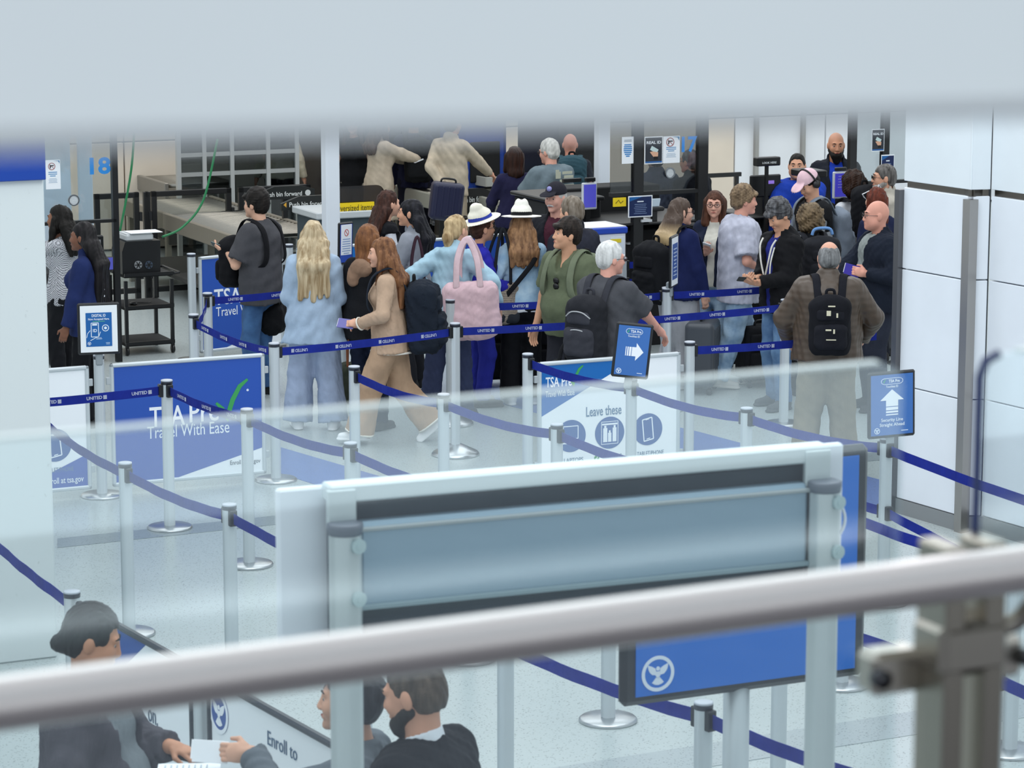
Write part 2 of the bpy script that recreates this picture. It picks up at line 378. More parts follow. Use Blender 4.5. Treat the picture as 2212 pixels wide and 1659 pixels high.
# ---------------------------------------------------------------- people
def rotz(a): return Matrix.Rotation(a, 4, 'Z')
def ik(s, t, l1, l2, hint):
    d = t - s; L = d.length; mx = (l1 + l2) * .998
    if L > mx: t = s + d * (mx / L); d = t - s; L = mx
    u = d / L; x = (l1 * l1 - l2 * l2 + L * L) / (2 * L); y = math.sqrt(max(l1 * l1 - x * x, 0)); hv = Vector(hint); hv = (hv - u * hv.dot(u)).normalized()
    return s + u * x + hv * y, t
class Person: pass
NP = 0
def person(label, pos, d, h=1.68, sex='m', fat=1.0, lean=0, side=0, head=(0, 0), skin='#d9a688', lh=None, rh=None, le=None, re=None, feet=None,
           hair=('short', '#2a211c', None), top=('tee', '#8a8a8a', {}), inner=None, bottom=('trousers', '#33373f', {}), shoes='#2a2a2c', face=True,
           beard=None, q=1.0, group=None, lgrip=None, rgrip=None, curl=.5, lips=None, hide_legs=False, under=None):
    """d: facing in degrees from straight away (0) turning to picture left (90); joints in metres for a 1.75 m figure, scaled to h"""
    global NP; NP += 1
    P = Person(); k = h / 1.75; f = sex == 'f'; P.k = k
    V3 = lambda x, y, z: Vector((x, y, z)) * k
    la, sa = math.radians(lean), math.radians(side)
    sv = Vector((math.sin(sa), math.sin(la) * math.cos(sa), math.cos(la) * math.cos(sa)))
    S = lambda x, y, z: V3(x, y, .93) + sv * ((z - .93) * k)
    sw = (.142 if f else .17) * (1 + (fat - 1) * .35)
    NB = S(0, 0, 1.47); HC = NB + sv * (.10 * k) + V3(0, .035, .065)
    HR = rotz(math.radians(head[0])) @ Matrix.Rotation(math.radians(head[1]), 4, 'X')
    hk = k * .5 + .5 if k < 1 else k
    Hp = lambda x, y, z: HC + (HR @ Vector((x, y, z))) * hk
    sh = {-1: S(-sw, -.005, 1.40), 1: S(sw, -.005, 1.40)}; wr = {}; el = {}
    for s, t, e in ((-1, lh, le), (1, rh, re)):
        tt = V3(*t) if t else sh[s] + V3(s * .075, .05, -.525)
        el[s], wr[s] = ik(sh[s], tt, .285 * k, .25 * k, e or (s * .6, -.7, -.3))
    hip = {-1: V3(-.088, 0, .905), 1: V3(.088, 0, .905)}; kn = {}; an = {}; ft = feet or ((-.11, 0, .085, 8, 0), (.11, 0, .085, -8, 0))
    for s, q_ in ((-1, ft[0]), (1, ft[1])): kn[s], an[s] = ik(hip[s], V3(q_[0], q_[1], q_[2]), .415 * k, .412 * k, (0, 1, .05))
    wf = fat
    def torso(t, extra=0):
        r = lambda x: (x * wf + t) * k
        if f: o = [RC(S(0, -.01, .93), S(0, 0, 1.0), r(.122), r(.112), (1.36, 1, 1), k=.05), RC(S(0, 0, 1.0), S(0, 0, 1.12), r(.112), r(.09), (1.36, 1, 1), k=.05),
                   RC(S(0, 0, 1.12), S(0, 0, 1.32), r(.09), r(.098), (1.38, 1, 1), k=.05), RC(S(-.105, -.005, 1.395), S(.105, -.005, 1.395), (.046 + t * .7) * k, k=.05), RC(S(0, -.01, 1.44), S(-.12, -.005, 1.40), (.042 + t * .6) * k, (.036 + t * .6) * k, k=.03), RC(S(0, -.01, 1.44), S(.12, -.005, 1.40), (.042 + t * .6) * k, (.036 + t * .6) * k, k=.03),
                   EL(S(-.07, .085, 1.27), Vector((.065, .06, .06)) * k + Vector((t, t, t)) * k, k=.05), EL(S(.07, .085, 1.27), Vector((.065, .06, .06)) * k + Vector((t, t, t)) * k, k=.05)]
        else: o = [RC(S(0, -.005, .93), S(0, 0, 1.10), r(.117), r(.112), (1.36, 1, 1), k=.05), RC(S(0, 0, 1.10), S(0, 0, 1.33), r(.112), r(.122), (1.4, 1, 1), k=.05),
                   RC(S(-.125, -.01, 1.39), S(.125, -.01, 1.39), (.06 + t * .7) * k, k=.05), RC(S(0, -.015, 1.445), S(-.145, -.01, 1.405), (.052 + t * .6) * k, (.044 + t * .6) * k, k=.03), RC(S(0, -.015, 1.445), S(.145, -.01, 1.405), (.052 + t * .6) * k, (.044 + t * .6) * k, k=.03)]
        if wf > 1.1: o.append(EL(S(0, .05 * wf, 1.06), Vector((.15, .13, .13)) * (k * wf) + Vector((t, t, t)) * k, k=.06))
        return o
    th = 1 + (wf - 1) * .6
    def leg(s, t, r3=.04, flare=0.0, end=None):
        a = an[s] if end is None else end; m = kn[s]
        return [RC(hip[s], m, (.082 * th + t) * k, (.056 * th + t * .9 + flare * .35) * k, k=.05), RC(m, a, (.054 * th + t * .9 + flare * .35) * k, (r3 + t + flare) * k, k=.03, cap=end is not None or t > 0)]
    NR = .046 if f else .056
    hands = {}
    def hand(s, dirv, nrm, thumb, cu):
        dv = dirv.normalized(); n = (nrm - dv * nrm.dot(dv)).normalized(); tv = dv.cross(n) * (1 if thumb is None else thumb)
        if thumb is None and tv.dot(Vector((-s, 0, 0)) + Vector((0, .6, .3))) < 0: tv = -tv
        w_ = wr[s]; kk = k * (.92 if f else 1); o = [RC(w_, w_ + dv * (.03 * kk), .026 * kk, .03 * kk, k=.015), EL(w_ + dv * (.055 * kk), (1, 1, 1), k=.015)]
        R = Matrix((tv, dv, n)).transposed(); o[1] = EL(w_ + dv * (.055 * kk), Vector((.04, .05, .017)) * kk, R, k=.012)
        ln = (.072, .08, .074, .058); off = (.029, .01, -.01, -.028)
        for i in range(4):
            b0 = w_ + dv * (.088 * kk) + tv * (off[i] * kk); c1 = cu * .7 + .04 * i; c2 = cu * 1.9
            d1 = dv * math.cos(c1) + n * math.sin(c1); d2 = dv * math.cos(c1 + c2 * .6) + n * math.sin(c1 + c2 * .6)
            b1 = b0 + d1 * (ln[i] * .52 * kk); b2 = b1 + d2 * (ln[i] * .6 * kk)
            o += [RC(b0 - dv * .02 * kk, b1, .0098 * kk, .0088 * kk, k=.005), RC(b1, b2, .0088 * kk, .0072 * kk, k=.004)]
        t0 = w_ + dv * (.03 * kk) + tv * (.028 * kk); t1 = t0 + (tv * .75 + dv * .7 + n * (.2 + cu * .3)).normalized() * (.042 * kk); t2 = t1 + (dv * .9 + tv * (.3 - cu * .4) + n * (.1 + cu * .4)).normalized() * (.034 * kk)
        o += [RC(t0, t1, .014 * kk, .011 * kk, k=.01), RC(t1, t2, .011 * kk, .008 * kk, k=.004)]
        hands[s] = (w_ + dv * (.09 * kk) + n * (.02 * kk), dv, n, tv); return o
    tk, tc, to = top
    ops = [dict(o, ra=o['ra'] * .9, rb=o['rb'] * .9) if o['t'] == 'c' else o for o in torso(-.012)]
    for s in (-1, 1):
        short_b = bottom[0] in ('shorts',)
        ops += leg(s, -.006 if not short_b else 0, .036)
        fd = ft[0] if s < 0 else ft[1]; fy = rotz(math.radians(fd[3])) @ Matrix.Rotation(math.radians(fd[4]), 4, 'X')
        ops += [RC(an[s], an[s] + fy @ V3(0, .1, -.055), .034 * k, .024 * k, k=.02)]
        ops += [RC(sh[s], el[s], .046 * k * th, .038 * k * th, k=.04), RC(el[s], wr[s], .037 * k * th, .026 * k, k=.02)]
        grip = lgrip if s < 0 else rgrip; dv = (wr[s] - el[s]).normalized()
        if grip: ops += hand(s, Vector(grip[0]), Vector(grip[1]), None, grip[2] if len(grip) > 2 else curl)
        else: ops += hand(s, dv, Vector((-s, .25, 0)) if abs(dv.z) > .75 else Vector((-s * .4, .1, -1)), None, curl)
    hd = [RC(S(0, -.005, 1.43), Hp(0, -.018, -.06), (NR + .006) * k, NR * k, k=.03),
          EL(Hp(0, -.014, .018), Vector((.074, .094, .096)) * hk, HR, k=.03), EL(Hp(0, .03, -.03), Vector((.06, .064, .082)) * hk, HR, k=.03),
          RC(Hp(0, .03, -.058), Hp(0, .066, -.092), (.044 if not f else .04) * hk, (.026 if not f else .02) * hk, k=.025)]
    if wf > 1.15: hd.append(EL(Hp(0, .03, -.06), Vector((.074, .062, .06)) * hk, HR, k=.03))
    for s in (-1, 1): hd += [EL(Hp(s * .076, -.008, -.012), Vector((.011, .02, .032)) * hk, HR, k=.008), EL(Hp(s * .036, .068, -.03), Vector((.022, .02, .026)) * hk, HR, k=.02)]
    if face:
        hd += [RC(Hp(-.036, .078, .022), Hp(.036, .078, .022), .011 * hk, k=.015)]
        for s in (-1, 1): hd.append(EL(Hp(s * .031, .099, .002), Vector((.016, .013, .008)) * hk, HR, k=.01, op='s'))
        hd += [RC(Hp(0, .088, .008), Hp(0, .105, -.032), .008 * hk, .0115 * hk, k=.014), EL(Hp(0, .098, -.036), Vector((.019, .012, .009)) * hk, HR, k=.008),
               RC(Hp(-.017, .088, -.066), Hp(.017, .088, -.066), .008 * hk, k=.01), RC(Hp(0, .082, -.095), Hp(0, .084, -.1), .014 * hk, k=.015)]
    ops += hd
    # ---- body mesh: coarse body, fine head, fine hands, one mesh
    hb = (Hp(0, 0, 0) - Vector((.16, .16, .15)) * hk, Hp(0, 0, 0) + Vector((.16, .16, .17)) * hk)
    boxes = [(hb, .0062 / q)]
    for s in (-1, 1):
        c = wr[s] + hands[s][1] * (.08 * k); e = Vector((.13, .13, .13)) * k; boxes.append(((c - e, c + e), .0062 / q))
    if tk in ('tee', 'vest'): bv = .014 / q
    else: bv = .02 / q
    parts = []; prev = []
    drops = [(b[0] + Vector((v, v, v)) * 1.5, b[1] - Vector((v, v, v)) * 1.5) for b, v in boxes]
    V, F = solid(ops, bv, None, drops); parts.append((V, F))
    for i, (b, v) in enumerate(boxes): parts.append(solid(ops, v, (b[0], b[1]), drops[:i]))
    n = 0; Vs = []; Fs = []
    for V, F in parts: Vs.append(V); Fs.append(F + n); n += len(V)
    M = Matrix.Translation(Vector((pos[0], pos[1], 0))) @ rotz(math.radians(d)); P.M = M
    body = link('person', np_mesh('person', np.concatenate(Vs), np.concatenate(Fs), mat('skin', skin)), None, M)
    tag(body, label, 'person', group); P.o = body
    # ---- garments
    cv = .0125 / q
    def garment(kind, col, opt, name, shrink=0.0):
        if shrink: opt = dict(opt, sl=.12); kind = 'vest'
        t = {'tee': .016, 'long': .016, 'jacket': .026, 'puffer': .036, 'vest': .016, 'hoodie': .028, 'shirt': .024, 'coat': .03}[kind] + opt.get('t', 0) - shrink
        hem = opt.get('hem', .86); o = torso(t)
        if hem < .93: o.append(RC(S(0, 0, 1.0), S(0, -.005, hem - .06), ((.115 if f else .118) * wf + t) * k, ((.122 if f else .118) * wf + t + opt.get('flare', .005)) * k, (1.36, 1, 1), k=.04))
        for s in (-1, 1):
            if kind in ('tee', 'vest'):
                fr = opt.get('sl', .66 if kind == 'tee' else .1); e = sh[s].lerp(el[s], fr); o.append(RC(sh[s], e, (.05 * th + t) * k, (.05 * th + t + .008) * k, k=.03, cap=True))
            else:
                e = el[s].lerp(wr[s], opt.get('sl', .97)); o += [RC(sh[s], el[s], (.05 * th + t) * k, (.043 * th + t * .9) * k, k=.025), RC(el[s], e, (.043 * th + t) * k, (.03 + t * .8) * k, k=.012, cap=True)]
        o.append(CUT(S(0, 0, hem), -sv))
        if kind in ('jacket', 'hoodie', 'coat', 'puffer', 'shirt') and not opt.get('nocollar'):
            o.append(RC(S(0, -.015, 1.45), S(0, .0, 1.5), (NR + .034) * k, (NR + .028) * k, k=.02))
        if kind == 'hoodie': o.append(EL(S(0, -.085, 1.44), Vector((.11, .06, .075)) * k, k=.04))
        o.append(RC(S(0, -.012, 1.40), S(0, -.004, 1.462 if opt.get('vneck') or opt.get('nocollar') else 1.472), (NR + .026) * k, (NR + .02) * k, k=.025, cap=True))
        o.append(RC(S(0, .0, 1.44), S(0, .02, 1.6), (NR + .003) * k, (NR + .012) * k, k=.008, op='s'))
        if opt.get('vneck'): o.append(RC(S(0, .16, 1.36), S(0, .06, 1.5), .02 * k, .07 * k, k=.01, op='s'))
        if opt.get('open'):
            w_ = opt['open']; o.append(RC(S(0, .2, hem - .2), S(0, .2, 1.2), w_ * .5 * k, w_ * k, (1, 2.2, 1), k=.012, op='s')); o.append(RC(S(0, .2, 1.2), S(0, .14, 1.55), w_ * k, w_ * 1.35 * k, (1, 2.2, 1), k=.012, op='s'))
        o.append(NZ(opt.get('wr', .007), .11, (1, 1, 1.6), NP))
        g = smesh(name, o, cv, mat(opt.get('m', 'cloth'), col, opt.get('c2')), body)
        return g
    P.top = garment(tk, tc, to, to.get('name', 'shirt' if tk in ('tee', 'long', 'shirt') else 'jacket'))
    if under: garment(under[0], under[1], dict(under[2], t=-.008), 'shirt')
    if inner: garment(inner[0], inner[1], inner[2], 'shirt', .006)
    bk, bc, bo = bottom
    if not hide_legs:
        t = {'trousers': .016, 'jeans': .016, 'wide': .03, 'shorts': .03, 'skirt': .02, 'leggings': .006}[bk] + bo.get('t', 0); fl = bo.get('flare', .02 if bk in ('trousers', 'jeans') else (.07 if bk == 'wide' else 0))
        r = lambda x: (x * wf + t) * k
        o = [RC(V3(0, -.01, .93), S(0, 0, 1.02), r(.122 if f else .117), r(.105), (1.36, 1, 1), k=.05)]
        for s in (-1, 1):
            if bk == 'shorts': e = hip[s].lerp(kn[s], bo.get('len', .9)); o.append(RC(hip[s], e, (.085 + t) * k, (.07 + t + .01) * k, k=.05, cap=True))
            elif bk == 'skirt': e = kn[s].lerp(an[s], bo.get('len', .6)); o += leg(s, t, .07, .05, e)
            else: e = kn[s].lerp(an[s], bo.get('len', 1.04)); o += leg(s, t, .036, fl, e)
        if bk == 'skirt': o.append(RC(V3(0, 0, .9), kn[-1].lerp(kn[1], .5), r(.12), r(.12), (1.3, 1, 1), k=.05))
        o += [CUT(V3(0, 0, 1.03), (0, 0, 1)), NZ(bo.get('wr', .007), .12, (1, 1, 1.8), NP + 50)]
        smesh('trousers' if bk not in ('skirt', 'shorts') else bk, o, cv, mat(bo.get('m', 'cloth'), bc, bo.get('c2')), body)
        for s in (-1, 1):
            fd = ft[0] if s < 0 else ft[1]; R = rotz(math.radians(fd[3])) @ Matrix.Rotation(math.radians(fd[4]), 4, 'X'); a = an[s]
            q_ = lambda x, y, z: a + (R @ Vector((x, y, z - .085))) * k
            o = [RC(q_(0, -.035, .05), q_(0, .05, .05), .044 * k, .043 * k, k=.02), RC(q_(0, .05, .045), q_(0, .155, .035), .043 * k, .036 * k, (1, 1, .8), k=.02), RC(q_(0, -.03, .09), q_(0, -.03, .05), .042 * k, k=.02),
                 RC(q_(0, -.05, .012), q_(0, .16, .012), .042 * k, .044 * k, (1, 1, .38), k=.008), CUT(q_(0, 0, 0), R @ Vector((0, 0, -1)))]
            smesh('shoe', o, .009 / q, mat('matte', shoes), body)
    # ---- hair
    hk_, hc, hc2 = hair[:3]; ho = hair[3] if len(hair) > 3 else {}
    vv = ho.get('v', 0)
    if hk_ != 'none':
        o = [EL(Hp(0, -.016, .026 + vv * .4), Vector((.081 + vv * .5, .102 + vv * .4, .1 + vv)) * hk, HR, k=.02)]
        fr = ho.get('fr', .048)
        face_cut = [BX(Hp(0, .13, fr - .13), Vector((.072, .08, .13)) * hk, .03 * hk, HR, k=.012, op='s')]
        ear_cut = [BX(Hp(0, .045, -.12), Vector((.14, .07, .095)) * hk, .02 * hk, HR, k=.012, op='s')]
        dn = Vector((0, 0, -1)); L = ho.get('L', .3) * k
        if hk_ in ('short', 'curly'):
            o += [EL(Hp(0, -.05, -.02), Vector((.074, .066, .07)) * hk, HR, k=.02)] + face_cut + ear_cut + [CUT(Hp(0, 0, ho.get('nape', -.078)), HR @ Vector((0, 0, -1)))]
            if hk_ == 'curly': o = [EL(Hp(0, -.02, .03), Vector((.115, .125, .115)) * hk, HR, k=.02), EL(Hp(0, -.05, -.04), Vector((.12, .09, .09)) * hk, HR, k=.03)] + face_cut + [NZ(.014, .05, (1, 1, 1), NP)]
            else: o.append(NZ(ho.get('nz', .004), .04, (1, 1, 1), NP))
            if ho.get('fringe'): o.append(EL(Hp(0, .085, .055), Vector((.066, .032, .026)) * hk, HR, k=.015)); o.append(NZ(.004, .03, (1, 1, 1), NP))
        elif hk_ == 'ring':
            o = [EL(Hp(0, -.02, .012), Vector((.081, .1, .09)) * hk, HR, k=.02), EL(Hp(0, -.05, -.02), Vector((.076, .066, .065)) * hk, HR, k=.02), EL(Hp(0, .04, .15), Vector((.075, .14, .115)) * hk, HR, k=.012, op='s')] + face_cut + ear_cut + [CUT(Hp(0, 0, -.078), HR @ Vector((0, 0, -1))), NZ(.003, .03, (1, 1, 1), NP)]
        elif hk_ == 'tied':
            o += [EL(Hp(0, -.05, -.02), Vector((.07, .066, .07)) * hk, HR, k=.02)] + face_cut + ear_cut
            c = Hp(0, -.105, ho.get('tz', .03)); o += [EL(c, Vector((.04, .04, .035)) * hk, k=.02)]
            if L > .06 * k:
                e = c + Vector((0, -.035, 0)) * hk; o += [RC(c, e + dn * (L * .4), .04 * hk, .045 * hk, k=.02), RC(e + dn * (L * .4), e + Vector((0, .02, 0)) + dn * L, .045 * hk, .016 * hk, k=.02)]
            o.append(NZ(.004, .03, (1, 1, 4), NP))
        else:  # long / bob
            o += [EL(Hp(0, -.05, -.03), Vector((.086, .07, .08)) * hk, HR, k=.03)] + face_cut
            wd = ho.get('w', 1.0); b0 = Hp(0, -.045, -.02); bb = S(0, -.105 - .02 * wd, 1.36)
            if hk_ == 'bob':
                for s in (-1, 1): o += [RC(Hp(s * .07, -.02, .02), Hp(s * .082, -.0, .02) + dn * L, .035 * hk, .034 * hk, k=.03)]
                o += [RC(b0, Hp(0, -.075, -.02) + dn * (L * .9), .08 * hk, .075 * hk, (1.1, .75, 1), k=.03)]
            else:
                for i, x in enumerate((-.075, -.038, 0, .038, .075)):
                    x *= wd; mid = Hp(x, -.07 - .02 * math.cos(x * 20), -.06); kn_ = Vector((mid.x, min(mid.y, S(0, -.12, 1.4).y), S(0, 0, 1.40).z))
                    e = kn_ + Vector((x * .25, -.012, 0)) + dn * max(L - .22 * k, .03) * (1, .92, 1.05, .95, .9)[i]
                    o += [RC(mid, kn_, .045 * hk, .042 * hk * wd, k=.03), RC(kn_, e, .042 * hk * wd, .018 * hk, k=.025)]
                for s in (-1, 1):
                    if ho.get('front', 1): o += [RC(Hp(s * .075, .0, .0), Hp(s * .085, .01, -.1), .03 * hk, .032 * hk, k=.03), RC(Hp(s * .085, .01, -.1), S(s * .11, .07, 1.38), .032 * hk, .022 * hk, k=.03)]
            o.append(NZ(ho.get('nz', .008), .05, (1, 1, 5), NP))
        ho_ = smesh('hair', o, .0085 / q, mat(ho.get('m', 'hair'), hc, hc2), body); P.hair = ho_
    if beard:
        bd, bl = beard if isinstance(beard, tuple) else (beard, 1)
        o = [RC(Hp(e_ * .05, .004, -.05), Hp(e_ * .02, .068, -.094), .029 * hk, (.026 + .01 * bl) * hk, k=.02) for e_ in (-1, 1)] + [ EL(Hp(0, .06, -.1 - .02 * bl), Vector((.04, .035, .03 + .02 * bl)) * hk, HR, k=.02), BX(Hp(0, .06, .05), Vector((.1, .12, .086)) * hk, .01, HR, k=.01, op='s'), BX(Hp(0, .11, -.06), Vector((.02, .03, .008)) * hk, .004, HR, k=.006, op='s'), NZ(.002, .02, (1, 1, 1), NP)]
        smesh('beard', o, .0065, mat('hair', bd), body)
    if face:
        mb = MB(); me_ = MB()
        for s in (-1, 1):
            R = HR.to_3x3(); c = Hp(s * .031, .0765, .001)
            pr = [(.0108 * math.cos(a), .0108 * math.sin(a)) for a in [math.pi * (i / 6 - .5) for i in range(7)]]
            mb.lathe([(max(x, .0004) * hk, z * hk) for x, z in pr], 10, c); me_.lathe([(max(x, .0004) * .66 * hk, z * .66 * hk) for x, z in pr], 8, Hp(s * .031, .0818, .0))
        mb.build('eyes', mat('plastic', '#b9aea8'), body); me_.build('irises', mat('plastic', '#20140f'), body)
        mb = MB()
        for s in (-1, 1): mb.tube([Hp(s * .014, .093, .024), Hp(s * .032, .091, .03), Hp(s * .048, .08, .025)], [.0035 * hk, .0045 * hk, .002 * hk], 6)
        ebc = hc if hk_ not in ('none',) else (beard if isinstance(beard, str) else '#2a211c')
        mb.build('eyebrows', mat('hair', ebc if hk_ != 'none' else '#3a2a22'), body)
        mb = MB(); mb.tube([Hp(-.022, .091, -.066), Hp(0, .0975, -.064), Hp(.022, .091, -.066)], [.003 * hk, .0062 * hk, .003 * hk], 6); mb.build('lips', mat('skin', lips or '#a8625a'), body)
    P.Hp, P.S, P.HR, P.hk, P.body, P.sh, P.el, P.wr, P.hands, P.V3, P.sv, P.cv, P.wf, P.f = Hp, S, HR, hk, body, sh, el, wr, hands, V3, sv, cv, wf, f
    P.an, P.kn, P.hip = an, kn, hip
    P.w = lambda p: M @ p
    return P
def glasses(P, col='#1c1a1a', dark=False, up=0.0, back=0.0):
    H = lambda x, y, z: P.Hp(x * (1 + back * 3), y - back, z)
    mb = MB(); r = .021 * P.hk
    for s in (-1, 1):
        pts = [H(s * .031 + .023 * math.cos(a), .103 + up * .0, .0 + up + .017 * math.sin(a)) for a in [i * math.pi / 6 for i in range(13)]]
        mb.tube(pts, .0022, 6, False); mb.tube([H(s * .054, .1, .004 + up), H(s * .079, .06, .004 + up), H(s * .08, -.01, 0 + up)], .002, 6)
    mb.tube([H(-.01, .104, .004 + up), H(.01, .104, .004 + up)], .0022, 6)
    g = mb.build('glasses', mat('plastic', col), P.body)
    mb = MB()
    for s in (-1, 1): mb.add([H(s * .031 + .022 * math.cos(a), .102, up + .016 * math.sin(a)) for a in [i * math.pi / 6 for i in range(12)]], [tuple(range(12))])
    mb.build('lens', mat('plastic', '#0c0c0e') if dark else mat('glassdark', '#f2f4f6'), g)
    return g
def strap(name, pts, w, th, m, parent, nrm=(1, 0, 0), M=None):
    """flat band following points given in the parent's own space"""
    mb = MB(); mb.tube(pts, [(w / 2, th / 2)] * len(pts), 8, True, nrm); return mb.build(name, m, parent, M)
def bez(ps, n=10):
    """smooth curve through points"""
    ps = [Vector(p) for p in ps]; out = []
    for i in range(len(ps) - 1):
        p0, p1, p2, p3 = ps[max(i - 1, 0)], ps[i], ps[i + 1], ps[min(i + 2, len(ps) - 1)]
        for j in range(n):
            t = j / n; out.append(.5 * ((2 * p1) + (p2 - p0) * t + (2 * p0 - 5 * p1 + 4 * p2 - p3) * t * t + (3 * p1 - p0 - 3 * p2 + p3) * t ** 3))
    return out + [ps[-1]]
def backpack(P, label, col='#1b1c20', size=(.30, .16, .46), z=1.22, front=False, col2=None, trim=None, lift=0.0, soft=.008, x=0, group=None):
    """a rucksack worn on P's back; its own thing, standing in P's space"""
    g = -1 if not front else 1; k = P.k; S = P.S; wx, wy, wz = (v / 2 * k for v in size); th = (.122 * P.wf + .045) * k
    c = S(x, 0, z) + Vector((0, g * (th + wy * .9), lift)); R = Matrix.Rotation(-math.asin(max(-1, min(1, P.sv.y))), 4, 'X')
    root = empty('backpack', P.M @ Matrix.Translation(c) @ R, label, 'backpack', group); I = (Matrix.Translation(c) @ R).inverted()
    m = mat('cloth', col); m2 = mat('cloth', col2 or col)
    smesh('bag_body', [BX((0, 0, -.02), (wx, wy, wz * .96), .07 * k, k=.03), EL((0, 0, wz * .62), (wx * .9, wy * .95, wz * .42), k=.05), NZ(soft, .13, (1, 1, 1), NP)], .012, m, root)
    smesh('front_pocket', [BX((0, g * wy * .92, -wz * .38), (wx * .82, wy * .42, wz * .45), .045 * k, k=.02), NZ(soft * .7, .1, (1, 1, 1), NP + 3)], .011, m2, root)
    smesh('upper_pocket', [BX((0, g * wy * .86, wz * .36), (wx * .7, wy * .28, wz * .22), .03 * k, k=.02)], .011, m2, root)
    mb = MB(); mb.tube(bez([(-wx * .2, -g * wy * .5, wz * .94), (-wx * .16, -g * wy * .5, wz * 1.14), (wx * .16, -g * wy * .5, wz * 1.14), (wx * .2, -g * wy * .5, wz * .94)], 4), .011, 8); mb.build('carry_handle', mat('cloth', col2 or '#141416'), root)
    for s in (-1, 1):
        tr = .062 * k + .035
        pts = [S(s * .085, g * .19, z + .17), S(s * .1, g * .105, 1.455) + Vector((0, 0, .03)), S(s * .115, 0, 1.475) + Vector((0, 0, .032)), S(s * .125, -g * .1, 1.42) + Vector((0, -g * .012, .012)), S(s * .135, -g * (.155 + .12 * (P.wf - 1)), 1.27), S(s * .155, -g * .13, 1.14), S(s * .17, g * .06, 1.06)]
        strap('shoulder_strap', [I @ p for p in bez(pts, 5)], .06 * k, .014, mat('cloth', col2 or col), root, (1, 0, 0))
    if trim:
        mb = MB()
        for zz in (wz * .5, -wz * .05): mb.tube(bez([(-wx * .7, g * wy * 1.02, zz - .03), (-wx * .3, g * wy * 1.2, zz + .01), (wx * .3, g * wy * 1.2, zz + .01), (wx * .7, g * wy * 1.02, zz - .03)], 4), .005, 6)
        mb.build('zip', mat('plastic', trim), root)
    return root
# ================================================================ SETTING
WHITE, STEEL, ALU = '#e9edf2', '#9a9a9c', '#c9d0d4'
def structure(o): o['kind'] = 'structure'; return o
floor = structure(MB().box((0, 23, -.06), (60, 44, .12)).build('floor', mat('terrazzo', '#b3bcbc')))
def stripe(pts, col, name='floor_stripe'):
    q = [G(*p) for p in pts]; mb = MB(); n = len(q)
    mb.add([(p.x, p.y, .0) for p in q] + [(p.x, p.y, .003) for p in q], [tuple(range(n)), tuple(range(n, 2 * n))] + [(i, (i + 1) % n, (i + 1) % n + n, i + n) for i in range(n)])
    mb.build(name, mat('terrazzo', col), floor)
def ext(p, q, t): return (p[0] + (q[0] - p[0]) * t, p[1] + (q[1] - p[1]) * t)
stripe([(590, 962), (1000, 1082), (1000, 1150), (590, 1018)], '#6079b4')
stripe([(985, 818), (1504, 932), (1905, 1038), (1905, 1098), (1504, 985), (985, 846)], '#6079b4')
stripe([(124, 1164), (2000, 966), (2000, 984), (124, 1184)], '#8f999d')
stripe([(1180, 1662), (2230, 1497), (2230, 1548), (1180, 1712)], '#a2abae')
# far wall: separate cladding panels with open joints
WBK = Plane(G(330, 563) - B * 1.2, A)
wb = structure(MB().box((5, .30, 1.9), (30, .3, 3.8)).build('wall_back', mat('matte', '#4a4642'), None, WBK.M))
pt_me = {}
for i in range(-6, 13):
    for j in range(3):
        t = i * 1.35; p = WBK.pt(t + .67, 0); u = p.x / cosz(p) * FPX + W0 / 2
        c = '#d9cdbd' if u < 1590 else '#dfe2e6'
        MB().box((t + .675, -.18, .66 + j * 1.25 - .02), (1.335, .06, 1.235), bev=.008).build('wall_panel', mat('panel', c), wb)
for u in (1612, 1712):
    t, z = WBK.at(u, 400); MB().box((t, -.24, 1.8), (.05, .06, 3.6)).build('trim_strip', mat('metal', '#b0aca6'), wb)
# near pillar with blue band
CL = Plane(G(125, 1420), A)
wl = structure(MB().box((-1.6, .7, 2.7), (3.2, 1.4, 5.4), bev=.01).build('wall_left', mat('concrete', '#ccd3d4'), None, CL.M))
t, zb = CL.at(60, 389)
MB().box((-1.6, -.012, zb + .5), (3.21, .03, 1.0), bev=.004).build('blue_band', mat('print', '#0f3d98'), wl)
# clad pilaster wall on the other side
pa, pb, pc = G(1934, 1107), G(2075, 1149), G(2118, 1147)
wr_ = bpy.data.objects.new('wall_right', None); COL.objects.link(wr_); structure(wr_)
def clad(p, q, name, zs, inset=0.0):
    pl = Plane(p, q - p); L = (q - p).length
    for i in range(len(zs) - 1):
        MB().box((L / 2, .06, (zs[i] + zs[i + 1]) / 2), (L - .004, .11, zs[i + 1] - zs[i] - .008), bev=.004).build(name, mat('panel', '#e4e9f0'), wr_, pl.M)
    MB().box((L / 2, .16, 2.4), (L - .02, .1, 4.8)).build('wall_core', mat('matte', '#55585c'), wr_, pl.M)
    MB().box((L / 2, .05, .05), (L, .11, .1)).build('skirting', mat('alu', '#8f9294'), wr_, pl.M)
    return pl, L
zs = (.1, .88, 1.67, 2.22)
B2 = (pb - pa).normalized(); A2 = Vector((-B2.y, B2.x, 0))
pd = pc + B2 * 2.4
PF, LF = clad(pa, pb - B2 * .03, 'wall_panel', zs)
clad(pb + A2 * .03, pc, 'wall_panel', zs)
clad(pc, pd, 'wall_panel', zs)
for p, q in ((pa, pb), (pb, pc), (pc, pd)):
    pl = Plane(p, q - p); L = (q - p).length; MB().box((L / 2, .06, 3.6), (L, .11, 2.68), bev=.003).build('wall_panel', mat('panel', '#e0e7ec'), wr_, pl.M)
    MB().box((L / 2, .085, 2.24), (L, .1, .05)).build('shadow_gap', mat('metal', '#6b6660'), wr_, pl.M)
